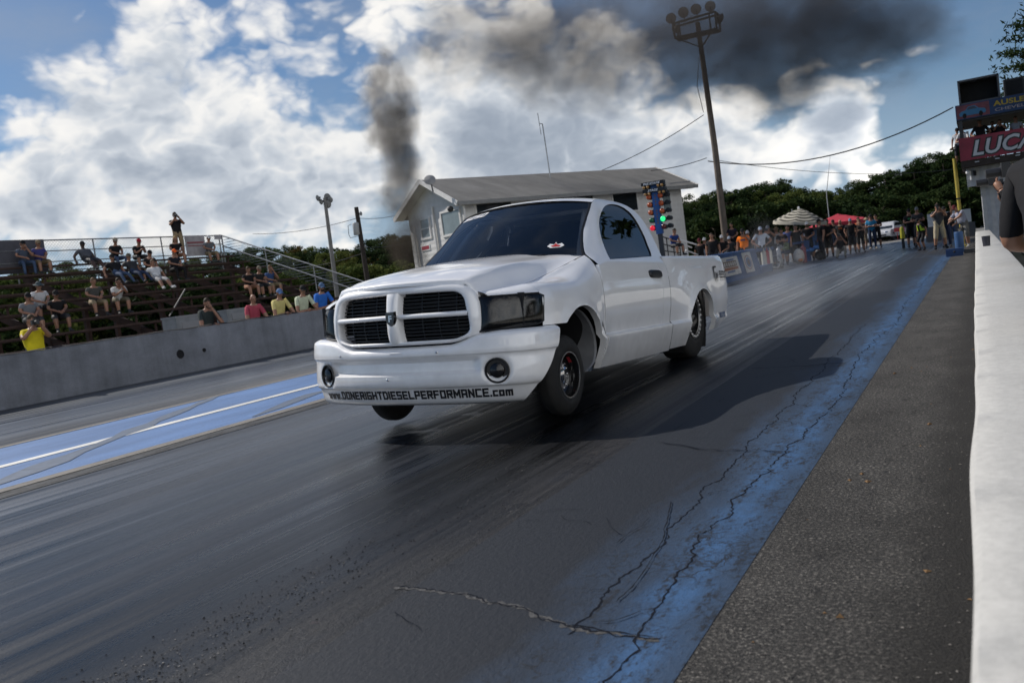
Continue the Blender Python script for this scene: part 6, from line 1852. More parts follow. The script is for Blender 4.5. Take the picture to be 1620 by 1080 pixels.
for i in range(30):
    u = 1080 + i * 15.5 + rt.uniform(-6, 6); hz = 339 + .1355 * (1548 - u)
    plant('bushP', 'thicket_shrub', u, hz - (hz - (320 - .13 * (u - 1080))) * rt.uniform(.45, .8), rt.uniform(72, 82), 'dark leafy shrub in the undergrowth behind the starting line crowd', 'shrubs behind the starting line', rt.uniform(1.0, 1.4))
# tall pine behind the announcer tower
pp = at_d(1640, 60, 52)
r = empty('pine_tree', (pp.x, pp.y, 0), 2.0, 'tall dark pine with open layered boughs behind the announcer tower', 'tree')
rr = np.random.RandomState(21); tb = MB(); Hh = pp.z + 2.0; tb.tube([(0, 0, 0), (0, 0, Hh)], [.26, .05], 9); tb.build('trunk', M_BARK, r)
V = []; lim = MB()
for k in range(46):
    z = Hh * (.30 + .68 * k / 46); a = k * 2.4 + rr.rand(); L = (1.0 + 3.0 * (1 - z / Hh) ** .7) * (.7 + .5 * rr.rand()); e = Vector((math.cos(a) * L, math.sin(a) * L, z + .12 * L)); s0 = Vector((0, 0, z - .1)); lim.tube([s0, s0.lerp(e, .5) + Vector((0, 0, -.06 * L)), e], [.05, .03, .012], 5)
    n = int(150 * L / 2.5)
    for j in range(n):
        t = .25 + .8 * rr.rand(); c = np.array(s0.lerp(e, t)) + rr.normal(size=3) * np.array((.24, .24, .11)) * (.6 + .8 * t); nr = rr.normal(size=3) + np.array((0, 0, .8)); nr /= np.linalg.norm(nr); tt = np.cross(nr, rr.normal(size=3)); tt /= np.linalg.norm(tt); bb = np.cross(nr, tt); s = .10 * (.6 + .8 * rr.rand())
        V += [c - tt * s * 1.7, c - bb * s * .45, c + tt * s * 1.7, c + bb * s * .45]
lim.build('limbs', M_BARK, r); cm = MB(); cm.v = [tuple(p) for p in V]; cm.f = [tuple(range(4 * i, 4 * i + 4)) for i in range(len(V) // 4)]; cm.m = [0] * len(cm.f)
cm.build('crown', M_PINE, r, 0)

# trees across the track behind the photographer, mirrored in the truck's side glass and doors
for i, (x, y, h) in enumerate(((10, 30, 12.5), (12.5, 38, 14), (9, 45, 15), (13, 58, 15), (17, 52, 13), (22, 60, 16), (9, 66, 14), (26, 50, 14), (30, 42, 13), (29, 30, 11), (25, 18, 9), (24, 6, 8))):
    cm_, tm_ = TREES[('pineC', 'broadB', 'pineA', 'broadA')[i % 4]]
    r = empty('roadside_tree', (x, y, -.02), i * 1.7, 'tall tree right of the track beyond the announcer tower, mirrored in the truck side window', 'tree', 'trees on the near side of the track')
    for nm, me in (('trunk', tm_), ('crown', cm_)): o = bpy.data.objects.new(nm, me); COL.objects.link(o); o.parent = r; o.scale = (h * 1.3, h * 1.3, h)
# ================================================================== PEOPLE
def V3(*a): return Vector(a)


ARMS = {
 'down': ((.25, .03, 1.14), (.265, -.05, .90)), 'hips': ((.40, .09, 1.15), (.21, -.05, 1.03)), 'crossed': ((.255, -.07, 1.13), (-.07, -.235, 1.17)),
 'phone': ((.26, -.20, 1.27), (.075, -.33, 1.50)), 'mouth': ((.24, -.18, 1.20), (.045, -.185, 1.47)), 'up': ((.31, -.04, 1.64), (.24, -.12, 1.90)), 'raise': ((.30, -.12, 1.52), (.26, -.24, 1.78)),
 'pocket': ((.30, .07, 1.16), (.22, -.03, .93)), 'belly': ((.27, -.03, 1.15), (.06, -.22, 1.05)), 'front': ((.25, -.16, 1.20), (.16, -.38, 1.20))}


def base_pose(kind, aL='down', aR='down'):
    """joints in metres for a 1.75 m figure facing -Y; seats are at z = 0 for sitting poses"""
    J = dict(pelvis=V3(0, 0, .96), belly=V3(0, -.005, 1.10), chest=V3(0, -.005, 1.32), neck=V3(0, -.005, 1.47), head=V3(0, -.03, 1.61))
    for s, n in ((1, 'L'), (-1, 'R')):
        J['sh' + n] = V3(s * .185, .005, 1.415); a = ARMS[aL if n == 'L' else aR]
        J['el' + n] = V3(s * a[0][0], a[0][1], a[0][2]); J['wr' + n] = V3(s * a[1][0], a[1][1], a[1][2])
        J['hp' + n] = V3(s * .095, 0, .93); J['kn' + n] = V3(s * .115, -.02, .50); J['an' + n] = V3(s * .125, .03, .085); J['to' + n] = V3(s * .155, -.15, .035)
    up = ('belly', 'chest', 'neck', 'head', 'shL', 'shR', 'elL', 'elR', 'wrL', 'wrR')

    def tilt(names, piv, ax, ang):
        R = Matrix.Rotation(ang, 3, ax)
        for k in names: J[k] = piv + R @ (J[k] - piv)
    if kind == 'wide':
        for s, n in ((1, 'L'), (-1, 'R')): J['kn' + n].x = s * .145; J['an' + n].x = s * .185; J['to' + n].x = s * .225
    elif kind in ('sit', 'sit_lean', 'sit_back', 'sit_tall'):
        d = V3(0, 0, -.86)
        for k in J: J[k] = J[k] + d
        ang = {'sit': .34, 'sit_lean': .62, 'sit_back': -.55, 'sit_tall': .06}[kind]
        fwd = .46 if kind != 'sit_back' else .48
        for s, n in ((1, 'L'), (-1, 'R')):
            J['hp' + n] = V3(s * .10, -.04, .10); J['kn' + n] = V3(s * (.17 if kind != 'sit_back' else .13), -fwd, .11 if kind != 'sit_back' else .05)
            J['an' + n] = V3(s * .16, -.46 if kind != 'sit_back' else -.82, -.30); J['to' + n] = V3(s * .19, (-.62 if kind != 'sit_back' else -.96), -.33 if kind != 'sit_back' else -.22)
            if kind in ('sit', 'sit_lean'):
                J['el' + n] = V3(s * .24, -.16, .36); J['wr' + n] = V3(s * .07, -.42, .26)
        if aL == 'mouth' or aL == 'down' and kind == 'sit_tall': pass
        tilt([k for k in up if not (kind in ('sit', 'sit_lean') and k[:2] in ('el', 'wr'))], V3(0, 0, .10), 'X', ang)
        if kind in ('sit', 'sit_lean'): tilt(('head',), J['neck'], 'X', -ang * .8)
        if kind == 'sit_lean':
            for s, n in ((1, 'L'), (-1, 'R')): J['el' + n] = V3(s * .20, -.36, .24); J['wr' + n] = V3(s * .05, -.50, .34)
        if kind == 'sit_back':
            for s, n in ((1, 'L'), (-1, 'R')): J['el' + n] = V3(s * .34, .30, .30); J['wr' + n] = V3(s * .36, .18, .12)
            tilt(('head',), J['neck'], 'X', .5)
        for n, a in (('L', aL), ('R', aR)):
            if a in ('mouth', 'phone') and kind in ('sit', 'sit_lean'):
                s = 1 if n == 'L' else -1; J['el' + n] = V3(s * .22, -.34, .30); J['wr' + n] = J['head'] + V3(s * .04, -.13, -.10)
    elif kind == 'crouch':
        d = V3(0, .06, -.56)
        for k in up + ('pelvis',): J[k] = J[k] + d
        tilt(up, J['pelvis'], 'X', .42); tilt(('head',), J['neck'], 'X', -.35)
        for s, n in ((1, 'L'), (-1, 'R')):
            J['hp' + n] = J['pelvis'] + V3(s * .10, -.02, -.03)
        J['knL'] = V3(.17, -.42, .52); J['anL'] = V3(.16, -.30, .085); J['toL'] = V3(.17, -.48, .035)
        J['knR'] = V3(-.20, -.32, .09); J['anR'] = V3(-.17, .12, .10); J['toR'] = V3(-.17, .10, .03)
        for s, n in ((1, 'L'), (-1, 'R')): J['el' + n] = J['sh' + n] + V3(s * .10, -.18, -.20); J['wr' + n] = J['head'] + V3(s * .06, -.20, -.03)
    elif kind == 'lean':      # forearms on top of a chest-high wall in front
        tilt(up, J['pelvis'], 'X', .38); tilt(('head',), J['neck'], 'X', -.3)
        for s, n in ((1, 'L'), (-1, 'R')):
            J['el' + n] = V3(s * .29, -.38, .99); J['wr' + n] = V3(s * .02 - (.03 if n == 'R' else 0), -.48, 1.00 + (.035 if n == 'R' else 0))
        for n, a in (('L', aL), ('R', aR)):
            if a == 'mouth': s = 1 if n == 'L' else -1; J['wr' + n] = J['head'] + V3(s * .04, -.12, -.10)
    elif kind == 'bend':      # bent well over a low wall
        tilt(up, J['pelvis'], 'X', .75); tilt(('head',), J['neck'], 'X', -.5)
        for s, n in ((1, 'L'), (-1, 'R')): J['el' + n] = J['sh' + n] + V3(s * .10, -.16, -.26); J['wr' + n] = J['sh' + n] + V3(s * .03, -.42, -.30)
    elif kind == 'film':      # bent over a low wall with a camera at the face
        tilt(up, J['pelvis'], 'X', .70); tilt(('head',), J['neck'], 'X', -.5)
        for s, n in ((1, 'L'), (-1, 'R')): J['el' + n] = J['sh' + n] + V3(s * .06, -.13, -.27); J['wr' + n] = J['head'] + V3(s * .06, -.19, -.06)
    elif kind == 'prop':      # whole body leaning sideways on a wall
        for k in up + ('pelvis', 'hpL', 'hpR'): J[k] = J[k] + V3(.25, 0, -.05)
        for k in ('knL', 'knR'): J[k] = J[k] + V3(.12, 0, 0)
        tilt(up, J['pelvis'], 'X', .62); tilt(up, J['pelvis'], 'Y', .14); tilt(('head',), J['neck'], 'X', .35)
        J['elL'] = J['shL'] + V3(.06, .02, -.33); J['wrL'] = J['elL'] + V3(-.12, -.22, -.02)
    elif kind == 'slouch':    # leaning sideways on a post
        tilt(up, J['pelvis'], 'Y', -.30); tilt(up, J['pelvis'], 'X', .18)
        J['elR'] = J['shR'] + V3(-.10, -.20, -.20); J['wrR'] = J['shR'] + V3(.10, -.38, -.16); J['elL'] = J['shL'] + V3(.02, -.24, -.20); J['wrL'] = J['shR'] + V3(.06, -.36, -.24)
        J['knL'] = V3(.16, -.10, .52)
    elif kind == 'stoop':
        tilt(up, J['pelvis'], 'X', .30); J['knL'] = V3(.14, -.16, .50); J['knR'] = V3(-.14, -.14, .50); J['pelvis'] = J['pelvis'] + V3(0, .08, -.10)
        for k in up: J[k] = J[k] + V3(0, .08, -.10)
        for n in 'LR': J['hp' + n] = J['hp' + n] + V3(0, .08, -.10)
    return J


EDGES = [('pelvis', 'belly'), ('belly', 'chest'), ('chest', 'neck'), ('neck', 'head')] + [e for n in 'LR' for e in (('chest', 'sh' + n), ('sh' + n, 'el' + n), ('el' + n, 'wr' + n), ('pelvis', 'hp' + n), ('hp' + n, 'kn' + n), ('kn' + n, 'an' + n), ('an' + n, 'to' + n))]
RAD = dict(pelvis=.135, belly=.145, chest=.150, neck=.062, head=.055, sh=.078, el=.048, wr=.034, hp=.098, kn=.066, an=.044, to=.038)


def segd(p, a, b):
    ab = b - a; t = max(0, min(1, (p - a).dot(ab) / max(ab.length_squared, 1e-9))); return (p - (a + ab * t)).length, t


def hand_into(mb, w, d, palm_n, s=1.0):
    """palm, four unequal bent fingers and a thumb at the side"""
    d = d.normalized(); side = d.cross(palm_n)
    if side.length < 1e-3: side = d.cross(V3(1, 0, 0))
    side.normalize(); n = side.cross(d).normalized()
    mb.tube([w - d * .01, w + d * .035 * s, w + d * .075 * s, w + d * .088 * s], [.030 * s, .038 * s, .040 * s, .030 * s], 7)
    for k, (o, L) in enumerate(((-.030, .070), (-.010, .082), (.010, .078), (.029, .060))):
        b = w + d * .082 * s + side * o * s; m_ = b + d * L * .5 * s - n * .010 * s; e = m_ + d * L * .34 * s - n * .030 * s
        mb.tube([b, m_, e], [.0098 * s, .0090 * s, .007 * s], 5)
    b = w + d * .030 * s - side * .034 * s; mb.tube([b, b + (d * .7 - side * .7) * .034 * s - n * .008 * s, b + (d * 1.0 - side * .45) * .062 * s - n * .018 * s], [.012 * s, .011 * s, .008 * s], 5)


_pcache = {}


def person_mesh(kind, aL, aR, shorts, sleeve, build):
    key = (kind, aL, aR, shorts, sleeve, build)
    if key in _pcache: return _pcache[key]
    J = base_pose(kind, aL, aR); names = list(J)
    me = bpy.data.meshes.new('body'); me.from_pydata([tuple(J[n]) for n in names], [(names.index(a), names.index(b)) for a, b in EDGES], [])
    o = bpy.data.objects.new('body_source', me); COL.objects.link(o)
    md = o.modifiers.new('Skin', 'SKIN'); md.use_smooth_shade = True; md.branch_smoothing = .25
    sv = me.skin_vertices[0].data
    for i, n in enumerate(names):
        r = RAD[n] if n in RAD else RAD[n[:2]]
        q = build if n in ('pelvis', 'belly', 'chest') else (1 + (build - 1) * .45)
        rx, ry = r * q, r * q
        if n == 'belly': rx *= build ** .6; ry *= build ** .6
        if n[:2] in ('kn',) and shorts: rx *= 1.22; ry *= 1.22
        if n[:2] == 'hp': rx *= 1.08; ry *= 1.08
        sv[i].radius = (rx, ry); sv[i].use_root = (n == 'pelvis')
    sb = o.modifiers.new('Sub', 'SUBSURF'); sb.levels = 1; sb.render_levels = 1
    dg = bpy.context.evaluated_depsgraph_get(); dg.update()
    ev = bpy.data.meshes.new_from_object(o.evaluated_get(dg)); bpy.data.objects.remove(o)
    mb = MB(); mb.v = [tuple(v.co) for v in ev.vertices]; mb.f = [tuple(p.vertices) for p in ev.polygons]
    for p in ev.polygons:
        c = p.center; best = (9, None, 0)
        for a, b in EDGES:
            dd, t = segd(c, J[a], J[b]); ra = RAD[a] if a in RAD else RAD[a[:2]]
            dd /= ra
            if dd < best[0]: best = (dd, (a, b), t)
        (a, b), t = best[1], best[2]; mi = 1
        if a == 'neck' or (a == 'chest' and b == 'neck' and t > .78): mi = 0
        elif a[:2] == 'sh': mi = 1 if (sleeve == 'long' or (sleeve == 'short' and t < .62) or (sleeve == 'elbow' and t < .86) or (sleeve == 'none' and t < .12)) else 0
        elif a[:2] == 'el': mi = 1 if sleeve == 'long' and t < .92 else 0
        elif a == 'pelvis': mi = 2 if b[:2] == 'hp' else (2 if t < .12 else 1)
        elif a[:2] == 'hp': mi = 2
        elif a[:2] == 'kn': mi = (2 if t < .12 else (0 if t < .80 else 3)) if shorts else (2 if t < .93 else 3)
        elif a[:2] == 'an': mi = 3
        mb.m.append(mi)
    # head: skull, jaw, nose, ears, eyes, mouth
    h = J['head']; nk = (J['head'] - J['neck']).normalized(); fw = (V3(0, -1, 0) - nk * V3(0, -1, 0).dot(nk)).normalized(); rt_ = fw.cross(nk)
    Mh = Matrix(((rt_.x, -fw.x, nk.x), (rt_.y, -fw.y, nk.y), (rt_.z, -fw.z, nk.z)))
    c = h + nk * .035
    mb.ell(c, (.076, .096, .112), 14, 10, 0, Mh); mb.ell(c + fw * .022 - nk * .062, (.056, .070, .058), 12, 8, 0, Mh)
    mb.ell(c + fw * .098 - nk * .022, (.013, .020, .024), 8, 6, 0, Mh)
    for s in (-1, 1):
        mb.ell(c + rt_ * s * .077 - nk * .018, (.010, .020, .030), 8, 6, 0, Mh); mb.ell(c + fw * .085 + rt_ * s * .030 + nk * .006, (.013, .010, .008), 8, 6, 4, Mh)
    mb.ell(c + fw * .086 - nk * .066, (.024, .008, .005), 8, 5, 4, Mh)
    for n in 'LR':
        d = (J['wr' + n] - J['el' + n]); hand_into(mb, J['wr' + n], d, V3(0, 0, 1) if abs(d.normalized().z) < .8 else V3(0, -1, 0))
    # shirt hem and shoe soles
    for n in 'LR':
        a, t_ = J['an' + n], J['to' + n]; dd = (t_ - a); dd.z = 0; dd.normalize()
        mb.ell((a + t_) / 2 + V3(0, 0, -.012), (.050, .13, .045), 10, 6, 3, Matrix.Rotation(math.atan2(dd.x, -dd.y), 3, 'Z'))
    src = mb.build('person', [M_DARK] * 5, None, 60, link=False); m2 = src.data; bpy.data.objects.remove(src)
    _pcache[key] = (m2, J, Mh, c)
    return _pcache[key]


_cm = {}


def cloth(c, rough=.85):
    k = tuple(c)
    if k not in _cm: _cm[k] = mat('cloth_%02d' % len(_cm), c, rough, spec=.2, var=.22, vscale=7, bump=.15, bscale=18)
    return _cm[k]


SK1, SK2, SK3 = (.30, .155, .10), (.23, .115, .07), (.07, .04, .028)
_sm = {}


def skin(c):
    if c not in _sm: _sm[c] = mat('skin_%d' % len(_sm), c, .5, var=.12, vscale=10)
    return _sm[c]


BK, DG, GY, WH, NV, JN, KH, TN = (.014, .014, .016), (.035, .036, .040), (.16, .17, .19), (.58, .58, .58), (.020, .028, .060), (.055, .085, .15), (.26, .205, .13), (.20, .15, .095)
_cap = {}


def cap_mesh(kind):
    if kind in _cap: return _cap[kind]
    mb = MB()
    if kind == 'cap':
        rows = [[(.083 * math.sin(t) * math.cos(a), .104 * math.sin(t) * math.sin(a), .018 + .105 * math.cos(t)) for a in np.linspace(0, 2 * PI, 17)[:-1]] for t in np.linspace(.02, 1.52, 7)]
        mb.grid(rows, closed_v=True)
        mb.grid([[(x, -.088 * math.sqrt(max(0, 1 - (x / .09) ** 2)) - d, .030 - .10 * d - .35 * x * x / .1) for d in (0, .03, .06, .078)] for x in np.linspace(-.072, .072, 9)])
        mb.grid([[(x, -.088 * math.sqrt(max(0, 1 - (x / .09) ** 2)) - d, .024 - .10 * d - .35 * x * x / .1) for d in (0, .03, .06, .078)] for x in np.linspace(-.072, .072, 9)])
    elif kind == 'hat':
        rows = [[(.085 * math.sin(t) * math.cos(a), .105 * math.sin(t) * math.sin(a), .03 + .09 * math.cos(t)) for a in np.linspace(0, 2 * PI, 17)[:-1]] for t in np.linspace(.02, 1.5, 6)] + [[(.15 * math.cos(a), .17 * math.sin(a), .018) for a in np.linspace(0, 2 * PI, 17)[:-1]]]
        mb.grid(rows, closed_v=True)
    elif kind == 'hair':
        mb.grid([[(.082 * math.sin(t) * math.cos(a), .010 + .100 * math.sin(t) * math.sin(a), .012 + .110 * math.cos(t) - (.05 if math.sin(a) > .1 else -.012) * max(0, t - .9)) for a in np.linspace(0, 2 * PI, 17)[:-1]] for t in np.linspace(.02, 1.45, 7)], closed_v=True)
    elif kind == 'long':
        mb.grid([[(.086 * math.sin(t) * math.cos(a), .014 + .102 * math.sin(t) * math.sin(a), .012 + .112 * math.cos(t)) for a in np.linspace(0, 2 * PI, 17)[:-1]] for t in np.linspace(.02, 1.35, 7)], closed_v=True)
        mb.grid([[(.088 * math.cos(a), .02 + .095 * math.sin(a) + .02 * k, .03 - .065 * k) for a in np.linspace(-.25, PI + .25, 12)] for k in range(5)])
    elif kind == 'beard':
        mb.ell((0, -.045, -.082), (.054, .058, .045), 10, 6)
    elif kind == 'shades':
        for s in (-1, 1): mb.ell((s * .032, -.094, .004), (.026, .012, .016), 8, 6)
        mb.bar((-.08, -.06, .008), (.08, -.06, .008), .006, .010)
    o = mb.build(kind, M_DARK, None, 60, link=False); me = o.data; bpy.data.objects.remove(o); _cap[kind] = me
    return me


pr = random.Random(5)


def person(kind, loc, rz, H, shirt, pants, label, group=None, aL='down', aR='down', shorts=True, sleeve='short', build=1.0, sk=SK1, shoes=DG, cap=None, hair=(.03, .022, .015), extra=(), prints=None, flip=False, longhair=False):
    me, J, Mh, hc = person_mesh(kind, aL, aR, shorts, sleeve, build)
    s = H / 1.75
    root = bpy.data.objects.new('person', me); COL.objects.link(root); root.location = loc; root.rotation_euler = (0, 0, rz + pr.uniform(-.12, .12)); root.scale = (-s if flip else s, s, s)
    for sl, m in zip(root.material_slots, (skin(sk), cloth(shirt), cloth(pants), cloth(shoes, .6), M_DARK)): sl.link = 'OBJECT'; sl.material = m
    tag(root, label, 'person', group)

    def put(kd, m, nm):
        q = cap_mesh(kd); o = bpy.data.objects.new(nm, q); COL.objects.link(o); o.parent = root
        o.matrix_local = Matrix.Translation(hc) @ Mh.to_4x4(); o.material_slots[0].link = 'OBJECT'; o.material_slots[0].material = m
    if cap: put(cap[1] if len(cap) == 2 else 'cap', cloth(cap[0]), 'cap' if len(cap) < 2 or cap[1] == 'cap' else 'sun_hat')
    if hair: put('long' if longhair else 'hair', cloth(hair, .7), 'hair')
    if 'beard' in extra: put('beard', cloth(hair or (.03, .022, .015), .8), 'beard')
    if 'shades' in extra: put('shades', M_GLOSSBLK, 'sunglasses')
    if prints:   # chest print
        mb = MB(); c = J['chest']; mb.grid([[(x, -.165 * build - .012 + 1.2 * x * x, z) for z in (c.z - .05, c.z - .02, c.z + .02)] for x in np.linspace(-.09, .09, 7)]); o = mb.build('shirt_print', cloth(prints), root, 60)
    bpy.context.view_layer.update()
    return root, J, s


def gadget(root, J, s, name, label, both=True, col=(.02, .02, .022)):
    """phone or camera held at the hands"""
    M4 = Matrix.LocRotScale(root.location, root.rotation_euler, root.scale)
    d = (J['wrL'] - J['elL']).normalized()
    p = (J['wrL'] + J['wrR']) / 2 if both else J['wrL']
    p = M4 @ (p + d * .09 + V3(0, -.035, .02)); mb = MB()
    if name == 'camera':
        mb.box((0, 0, 0), (.13, .07, .09)); mb.box((0, 0, .055), (.05, .06, .03)); mb.tube([(0, -.03, 0), (0, -.14, 0)], .035, 12)
    else: mb.box((0, 0, 0), (.075, .010, .145)); mb.box((0, -.0065, 0), (.066, .003, .13))
    o = mb.build(name, mat('gadget_black', col, .4) if 'gadget_black' not in bpy.data.materials else bpy.data.materials['gadget_black'], None, 30); o.location = p; o.rotation_euler = root.rotation_euler
    tag(o, label, name)


# ---- bleacher crowd --------------------------------------------------------------------------------
GB = 'spectators seated on the bleachers'


def seat(u, v, kind, shirt, pants, label, H=1.62, **k):
    best = None
    for n in range(10):
        p = at_x(u, v, BX(n) + .02); e = abs(p.z - (BZ(n) + .03 + .10))
        if best is None or e < best[0]: best = (e, n, p)
    n, p = best[1], best[2]
    return person(kind, (BX(n) + .06, p.y, BZ(n) + .03), PI / 2 + k.pop('turn', -.25), H, shirt, pants, label, GB, **k)


seat(36, 419, 'sit', (.07, .09, .13), JN, 'seated spectator in slate shirt and jeans, hand at mouth, before the grey windscreen', aL='mouth', shorts=False, cap=(BK,))
seat(60, 417, 'sit', (.06, .06, .20), TN, 'seated spectator in a purple blue shirt and tan shorts before the grey windscreen', cap=(TN,))
seat(139, 415, 'sit_back', (.08, .085, .10), DG, 'heavy spectator in grey polo and dark shorts leaning back on the top bench', build=1.22, sk=SK3, cap=(BK,), hair=None, extra=('shades',))
seat(181, 412, 'sit', BK, JN, 'top bench spectator in black shirt and blue jeans wearing a pale fronted cap', shorts=False, cap=((.25, .22, .18),), sk=SK2)
seat(215, 409, 'sit_lean', BK, DG, 'top bench spectator in black shirt wearing a red cap', cap=((.30, .015, .03),), build=1.1)
seat(234, 425, 'sit', BK, KH, 'spectator in black shirt and khaki shorts just below the red capped one', cap=(BK,), build=1.1)
seat(277, 405, 'sit', BK, SK1, 'blonde long haired spectator in a black top sitting by the standing man', longhair=True, hair=(.30, .20, .09), sleeve='none')
r_, J_, s_ = person('stand', (BX(0) + .05, at_x(284, 400, BX(0)).y, BZ(0) + .03), PI / 2 - .5, 1.70, BK, KH, 'man in black shirt and khaki shorts standing on the top bench', None, aL='phone', aR='phone', build=1.05)
gadget(r_, J_, s_, 'camera', 'small black camera raised by the man standing on the top bench')
seat(274, 431, 'sit', (.020, .022, .030), BK, 'spectator in an orange cap with dark shirt and dark trousers', shorts=False, cap=((.75, .12, .02),), build=1.12, prints=(.30, .08, .08))
seat(186, 438, 'sit_back', BK, JN, 'spectator in black shirt and jeans sprawled back with elbows on the bench', shorts=False, cap=(BK,))
seat(213, 437, 'sit_back', DG, (.03, .045, .09), 'spectator in charcoal shirt and dark jeans sprawled beside the black shirted one', shorts=False, cap=((.07, .065, .05), 'hat'))
seat(249, 446, 'sit_back', WH, (.33, .33, .34), 'spectator in white shirt and pale shorts reclining across the benches', shoes=(.5, .5, .5), sk=SK1, hair=(.12, .08, .05))
seat(146, 473, 'sit', (.075, .075, .072), KH, 'spectator in a grey sleeveless shirt and khaki shorts on a lower bench', sleeve='none', hair=(.12, .075, .04))
seat(183, 471, 'sit_lean', WH, (.13, .115, .08), 'spectator in a white printed shirt and olive shorts chin on hand', aL='mouth', prints=(.12, .12, .12), extra=('shades',))
seat(45, 511, 'sit', GY, DG, 'lower bench spectator in grey shirt with dark cap behind the yellow shirted man', cap=(BK,), build=1.15)
seat(62, 494, 'sit', (.52, .52, .54), DG, 'spectator in white shirt and dark bucket hat above the grey shirted one', cap=((.05, .07, .08), 'hat'), extra=('shades',))
seat(88, 494, 'sit', BK, DG, 'spectator in black polo and dark shorts at the right end of the lower trio', cap=(BK,), sk=SK2)
seat(329, 402, 'sit', (.13, .14, .16), KH, 'spectator in grey shirt and white cap at the right end of the top bench', cap=(WH,))
seat(392, 461, 'sit', BK, SK1, 'spectator in black sleeveless top leaning forward at the left of the right hand trio', sleeve='none', hair=(.06, .04, .02))
seat(407, 453, 'sit', (.025, .026, .028), DG, 'middle spectator of the right hand trio in dark shirt and pale cap', cap=((.18, .16, .12),))
seat(425, 453, 'sit', (.045, .09, .22), KH, 'right spectator of the right hand trio in a blue tank top with hand at chin', sleeve='none', aL='mouth', hair=(.10, .06, .03))
# standing behind the far wall
GWL = 'spectators leaning on the far concrete wall'


def railman(u, vh, shirt, label, H=1.60, kind='lean', x=-15.56, z=0, **k):
    p = at_x(u, vh, x); return person(kind, (x - .02, p.y, z), PI / 2 + k.pop('turn', -.35), H, shirt, k.pop('pants', DG), label, k.pop('group', GWL), **k)


r_, J_, s_ = railman(50, 510, (.62, .52, .02), 'man in a bright yellow shirt with blue sunglasses filming over the far wall', kind='stand', aL='phone', aR='phone', build=1.15, H=1.60, group=None, turn=-.2, hair=(.05, .035, .02), x=-15.75)
gadget(r_, J_, s_, 'camera', 'black compact camera in the hands of the yellow shirted man')
railman(322, 485, (.035, .045, .045), 'bearded man in dark green shirt with a hand to his mouth at the far wall', aL='mouth', build=1.15, extra=('beard',), H=1.58)
railman(397, 478, (.36, .06, .09), 'bald man in a red shirt with forearms on the far wall', hair=None, build=1.2, H=1.55)
railman(437, 470, (.58, .50, .20), 'man in pale yellow shirt and blue cap leaning on the far wall', cap=((.10, .17, .33),), H=1.62, extra=('shades',))
railman(475, 464, (.50, .54, .40), 'man in pale cream shirt and dark cap leaning on the far wall', cap=(BK,), H=1.64, extra=('shades',))
railman(505, 459, (.03, .14, .50), 'man in royal blue shirt and blue cap with a beard by the stair rail', cap=((.08, .14, .25),), H=1.66, extra=('beard', 'shades'))

# ---- starting line crowd -----------------------------------------------------------------------------
GS = 'crowd standing at the starting line'


def crew(u, vf, vh, kind, shirt, pants, label, D=None, **k):
    """place by the feet pixel (vf) or by depth when the feet are hidden; height follows from the head pixel"""
    if D is None:
        p = at_z(u, vf)
    else:
        p = at_d(u, vh, D); p = V3(p.x, p.y, 0)
    depth = (p - CAMP).dot(CAMF); hz = at_d(u, vh, depth).z
    fac = {'crouch': 1.06 / 1.75, 'stoop': .93, 'sit': .8, 'slouch': .95}.get(kind, 1.0)
    H = k.pop('H', None) or max(1.35, min(1.85, (hz - k.get('zb', 0)) / fac))
    z = k.pop('zb', 0)
    return person(kind, (p.x, p.y, z), k.pop('turn', .12), H, shirt, pants, label, k.pop('group', GS), **k)


crew(1063, 0, 375, 'sit', (.02, .05, .20), DG, 'man in a blue shirt sitting on the stair landing beside the house', D=36, H=1.6, zb=at_d(1063, 393, 36).z, turn=.9, group=None)
crew(1106, 0, 377, 'stand', BK, DG, 'dark capped man in black shirt nearest the stair rails', D=38, cap=((.12, .02, .03),))
crew(1114, 0, 376, 'stand', (.30, .34, .40), DG, 'man in white cap and grey blue shirt behind the stair handrails', D=39, cap=(WH,), aL='front')
crew(1125, 0, 369, 'stand', BK, DG, 'big long haired man in black shirt just behind the truck bed', D=36.5, build=1.3, longhair=True)
crew(1141, 0, 372, 'stand', BK, (.30, .34, .42), 'man in black shirt, white cap and pale jeans behind the truck bed', D=38, shorts=False, cap=(WH,), aL='belly')
crew(1153, 0, 374, 'stand', DG, DG, 'man in white cap and charcoal shirt half hidden at the foot of the floodlight pole', D=39.5, cap=((.5, .55, .62),))
crew(1156, 0, 351, 'stand', (.02, .018, .03), BK, 'man in dark shirt standing raised behind the floodlight pole', D=42, H=1.62, zb=.62, aL='belly', aR='belly')
r_, J_, s_ = crew(1174, 0, 362, 'stand', (.85, .20, .02), DG, 'man in a bright orange shirt filming with a phone behind the blue barrier', D=36, aL='phone', build=1.12, cap=(BK,), prints=(.12, .10, .16), group=None)
gadget(r_, J_, s_, 'phone', 'phone held up by the orange shirted man', both=False)
crew(1182, 0, 365, 'stand', BK, DG, 'man in pale cap and black shirt behind the orange shirted man', D=38.5, cap=((.4, .4, .42),))
crew(1195, 0, 369, 'stand', (.20, .21, .23), DG, 'grey shirted man half hidden between the orange shirt and the white polo', D=41)
crew(1202, 0, 359, 'stand', (.52, .56, .62), BK, 'man in a white polo and white cap with hand on hip behind the barrier', D=37, aL='hips', aR='hips', cap=((.42, .48, .58),), shorts=False)
r_, J_, s_ = crew(1214, 0, 357, 'stand', BK, BK, 'heavy man in black shirt raising a camera beside the white polo man', D=37.5, aL='phone', aR='phone', build=1.35, cap=(GY,))
gadget(r_, J_, s_, 'camera', 'camera raised by the heavy black shirted man at the barrier')
crew(1227, 0, 359, 'stand', (.36, .35, .34), DG, 'man in a brown hat and grey white shirt under the striped umbrella', D=39.5, cap=((.14, .10, .06), 'hat'), aL='belly')
